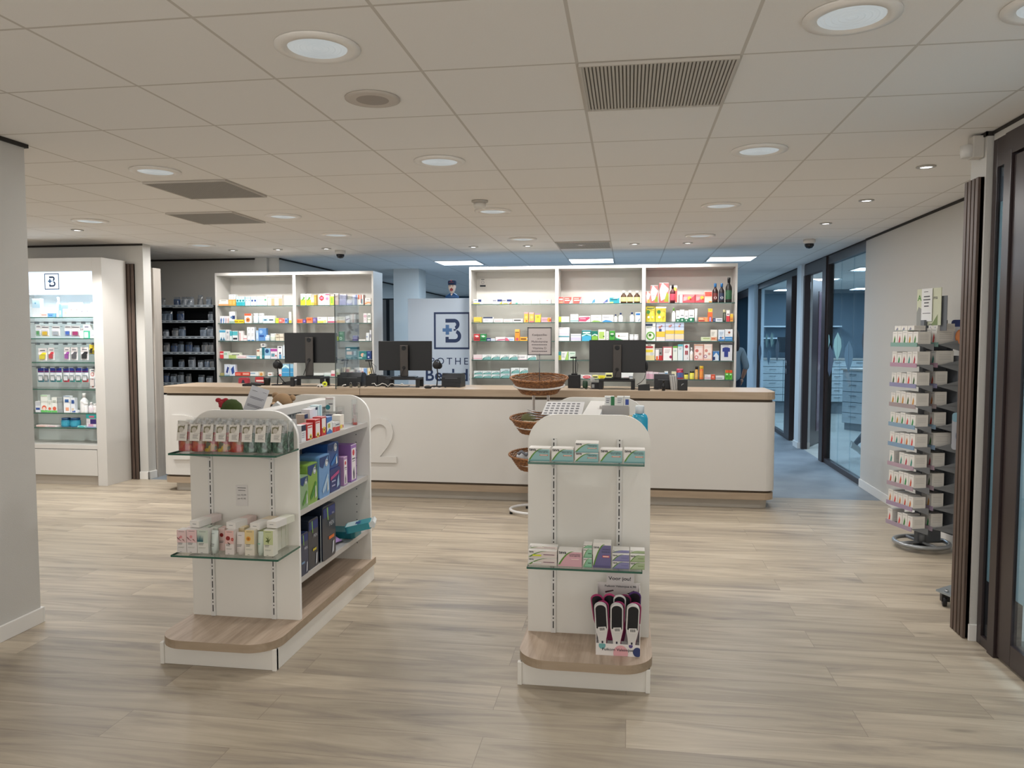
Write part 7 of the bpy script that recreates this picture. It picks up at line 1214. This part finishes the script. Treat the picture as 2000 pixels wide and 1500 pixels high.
# leaf decals on the glass
leafcols = ['7fa3a2', '46505f', '8fb3ae', '5c7c90', '39424e', '5f6f7c', '7fa3a2', '46505f']
def leaf(y, z, w, h, c, lab, x=PXX-.0085):
    m = MB(); pts = [(y-w/2*.0, z-h/2), (y-w*.28, z-h*.28), (y-w/2, z), (y-w*.42, z+h*.25), (y, z+h/2), (y+w*.42, z+h*.25), (y+w/2, z), (y+w*.28, z-h*.28)]
    m.prism(pts, 0, x, x+.001, mat(c, .6)); m.tube([(x-.0003, y, z-h*.5), (x-.0003, y, z+h*.46)], .0015, mat('2f3842', .6), 4); tag(m.build('leaf_sticker'), lab, 'sticker', 'leaf stickers on the corridor glass')
L1 = [(1615, 668, 14, 48, 0), (1622, 705, 20, 62, 1), (1637, 677, 18, 56, 2), (1659, 696, 19, 62, 3), (1685, 668, 10, 60, 4)]
for i, (px, py, wp, hp, c) in enumerate(L1):
    a = atX(px, py, PXX); b = atX(px+wp/2, py, PXX); d = atX(px-wp/2, py, PXX); h = (atX(px, py-hp/2, PXX).z-atX(px, py+hp/2, PXX).z); leaf(a.y if i < 4 else 8.70, a.z, min(abs(b.y-d.y), .36), h, leafcols[c], 'leaf shaped sticker on the nearest glass pane, %s from left' % ORD[i+1])
L2 = [(1485, 690, 6, 40, 1), (1498, 665, 4, 30, 0), (1502, 697, 6, 30, 3), (1508, 664, 5, 30, 2), (1519, 684, 7, 44, 5)]
for i, (px, py, wp, hp, c) in enumerate(L2):
    a = atX(px, py, PXX); b = atX(px+wp/2, py, PXX); d = atX(px-wp/2, py, PXX); h = (atX(px, py-hp/2, PXX).z-atX(px, py+hp/2, PXX).z); leaf(a.y, a.z, abs(b.y-d.y), h, leafcols[c], 'leaf shaped sticker on the second glass pane, %s from left' % ORD[i+1])

# ------------------------------------------------------------------ people
SKN = mat('a87860', .55); HAIR = mat('2c1c14', .8, bump=120); CARD = mat('7c8488', .85); NAVYC = mat('161c2c', .85)
def hand(parent, w_, d_, f_, side, mt, curl=.5):
    """five-finger hand at wrist w_, pointing along d_, palm normal f_"""
    d_ = Vector(d_).normalized(); f_ = Vector(f_).normalized(); s_ = d_.cross(f_)*side; w_ = Vector(w_)
    J = {}; E_ = []
    def a(n, v, r): J[n] = (v.x, v.y, v.z, r, r*.75)
    a('w', w_, .026); a('p', w_+d_*.045, .036); a('q', w_+d_*.075, .034); E_ += [('w', 'p'), ('p', 'q')]
    skin('palm', J, E_, parent, mt=mt, sub=1)
    for i, (o_, L_) in enumerate(((-.030, .070), (-.010, .080), (.010, .076), (.028, .060))):
        b = w_+d_*.08+s_*o_; c1 = b+d_*L_*.42+f_*L_*.10*curl*2; c2 = c1+(d_*.75+f_*curl*1.1).normalized()*L_*.32; c3 = c2+(d_*.4+f_*curl*1.8).normalized()*L_*.26
        JJ = {'a': (*(b-d_*.02), .0105), 'b': (*c1, .0095), 'c': (*c2, .0085), 'd': (*c3, .0072)}
        skin('finger', JJ, [('a', 'b'), ('b', 'c'), ('c', 'd')], parent, mt=mt, sub=1)
    b = w_+d_*.03-s_*.03; c1 = b-s_*.025+d_*.035+f_*.01; c2 = c1+d_*.032+f_*.012
    skin('thumb', {'a': (*b, .012), 'b': (*c1, .0105), 'c': (*c2, .0085)}, [('a', 'b'), ('b', 'c')], parent, mt=mt, sub=1)
def person(lab, loc, rz, pose, hair_long=True, top=CARD, under=NAVYC, legs=NAVYC, shoes=None, skinm=SKN, hairm=HAIR):
    t = thing('person', lab, 'person', loc, rz); P = pose
    J = {'pel': (0, 0, .95, .145, .11), 'wai': (0, 0, 1.08, .125, .095), 'che': (0, -.01, 1.26, .145, .10), 'sho': (0, 0, 1.37, .11, .085), 'nek': (0, 0, 1.45, .05), 'nk2': (0, -.01, 1.50, .047)}
    E_ = [('pel', 'wai'), ('wai', 'che'), ('che', 'sho'), ('sho', 'nek'), ('nek', 'nk2')]
    for s, S in (('l', -1), ('r', 1)):
        J['sh'+s] = (S*.155, 0, 1.37, .058); J['ua'+s] = (*P['elb'+s][:3], .042); J['mid'+s] = tuple((Vector(J['sh'+s][:3])*.5+Vector(P['elb'+s])*.5))+(.05,); J['fa'+s] = tuple(Vector(P['elb'+s])*.5+Vector(P['wri'+s])*.5)+(.038,); J['wr'+s] = (*P['wri'+s], .025)
        E_ += [('sho', 'sh'+s), ('sh'+s, 'mid'+s), ('mid'+s, 'ua'+s), ('ua'+s, 'fa'+s), ('fa'+s, 'wr'+s)]
        J['hi'+s] = (S*.085, 0, .88, .092); k = Vector(P['kne'+s]); a = Vector(P['ank'+s]); J['th'+s] = tuple(Vector(J['hi'+s][:3])*.5+k*.5)+(.08,); J['kn'+s] = (*k, .056); J['ca'+s] = tuple(k*.62+a*.38+Vector((0, .012, 0)))+(.054,); J['an'+s] = (*a, .034); J['to'+s] = tuple(a+Vector(P['toe'+s]))+(.03,)
        E_ += [('pel', 'hi'+s), ('hi'+s, 'th'+s), ('th'+s, 'kn'+s), ('kn'+s, 'ca'+s), ('ca'+s, 'an'+s), ('an'+s, 'to'+s)]
    body = skin('body', J, E_, t, zone=lambda c: 1 if c.z < .93 and abs(c.x) < .4 and c.z < .93 and not (abs(c.x) > .2 and c.z > .6) else (2 if c.z < 1.43 and abs(c.x) < .19 else 0), mts=[skinm, legs, under])
    # garment: looser shell over torso and upper arms
    J2 = {'pel': (0, .0, .80, .19, .14), 'wai': (0, .005, 1.06, .16, .125), 'che': (0, 0, 1.26, .168, .125), 'sho': (0, 0, 1.37, .125, .10), 'nek': (0, 0, 1.43, .065)}; E2 = [('pel', 'wai'), ('wai', 'che'), ('che', 'sho'), ('sho', 'nek')]
    for s, S in (('l', -1), ('r', 1)):
        e = Vector(P['elb'+s]); wv = Vector(P['wri'+s]); J2['sh'+s] = (S*.16, 0, 1.37, .072); J2['mi'+s] = tuple(Vector((S*.16, 0, 1.37))*.5+e*.5)+(.066,); J2['el'+s] = (*e, .058); J2['cf'+s] = tuple(e*.75+wv*.25)+(.054,)
        E2 += [('sho', 'sh'+s), ('sh'+s, 'mi'+s), ('mi'+s, 'el'+s), ('el'+s, 'cf'+s)]
    skin('cardigan', J2, E2, t, mt=top)
    m = MB(); m.sphere((0, -.015, 1.60), .098, skinm, 18, (.80, .95, 1.16)); m.sphere((0, -.108, 1.585), .014, skinm, 10, (.8, 1.2, 1.3))
    for S in (-1, 1): m.sphere((S*.08, 0, 1.59), .022, skinm, 8, (.4, .9, 1.3))
    m.build('head', t)
    m = MB(); 
    for S in (-1, 1): m.sphere((S*.033, -.097, 1.607), .011, mat('e8e4e0', .3), 8, (1.3, .6, .7)); m.sphere((S*.033, -.104, 1.607), .005, mat('2a1c14', .3), 8); m.box(S*.033-.016, -.108, 1.626, S*.033+.016, -.098, 1.631, hairm)
    m.sphere((0, -.098, 1.545), .022, mat('8c4a44', .5), 8, (1, .4, .28)); m.build('face_features', t)
    m = MB(); m.sphere((0, .018, 1.63), .108, hairm, 16, (.86, .98, 1.0))
    if hair_long: m.lathe([(.05, 1.33), (.098, 1.36), (.112, 1.45), (.105, 1.55), (.09, 1.66)], hairm, c=(0, .045, 0), n=20, sy=.62)
    m.build('hair', t)
    for s, S in (('l', -1), ('r', 1)):
        e, wv = Vector(P['elb'+s]), Vector(P['wri'+s]); hand(t, wv, wv-e, P.get('palm'+s, (-S, 0, 0)), S, skinm)
        a = Vector(P['ank'+s]); tv = Vector(P['toe'+s]); sm = shoes or mat('1c1c20', .5)
        skin('shoe', {'h': (*(a-tv.normalized()*.05+Vector((0, 0, -.035))), .045), 'a': (*(a+Vector((0, 0, -.005))), .046), 'm': (*(a+tv*.55+Vector((0, 0, -.01))), .044, .036), 't': (*(a+tv*1.15+Vector((0, 0, -.008))), .036, .028)}, [('h', 'a'), ('a', 'm'), ('m', 't')], t, mt=sm, root=1, sub=2)
    return t
# figure at the corridor entrance, turned away to the left, arm hanging
person('person with long dark hair in grey blue cardigan, partly behind the right bookcase', (1.70, 13.4, 0), R(198),
    {'elbl': (-.25, .02, 1.10), 'wril': (-.24, -.10, .88), 'elbr': (.245, .03, 1.10), 'wrir': (.30, -.06, .89), 'knel': (-.09, -.02, .50), 'ankl': (-.09, .02, .085), 'toel': (0, -.13, -.045), 'kner': (.09, -.02, .50), 'ankr': (.09, .02, .085), 'toer': (0, -.13, -.045)})
# walking figure behind the glass
person('walking person in dark trousers and white sneakers behind the near glass pane', (3.30, 10.62, 0), R(90),
    {'elbl': (-.22, .14, 1.12), 'wril': (-.22, .10, .9), 'elbr': (.22, -.12, 1.12), 'wrir': (.20, -.30, .98), 'knel': (-.09, -.16, .52), 'ankl': (-.09, -.26, .085), 'toel': (0, -.13, -.045), 'kner': (.09, .05, .50), 'ankr': (.09, .36, .17), 'toer': (0, -.09, -.10)}, top=mat('46525c', .8), shoes=mat('d8dcda', .5), hair_long=False)

# grey storage cupboard seen between the left bookcase and the column
a = atY(748, 583, 12.6); b = atY(768, 583, 12.6)
t = thing('storage_cupboard', 'grey cupboard with dark gap seen between left bookcase and pale column', 'cupboard', (a.x-.25, 12.6, 0))
m = MB(); m.box(0, .02, 0, b.x-a.x+.45, .5, a.z, mat('22262c', .6)); m.build('carcass', t)
for x0, x1 in ((0, .30), (.36, b.x-a.x+.45)): m = MB(); m.box(x0, 0, .05, x1, .02, a.z-.02, mat('8d8a88', .5)); m.build('door', t)
m = MB(); m.box(.27, -.02, 1.40, .40, 0, 1.44, mat('d0d6da', .4)); m.build('handle', t)
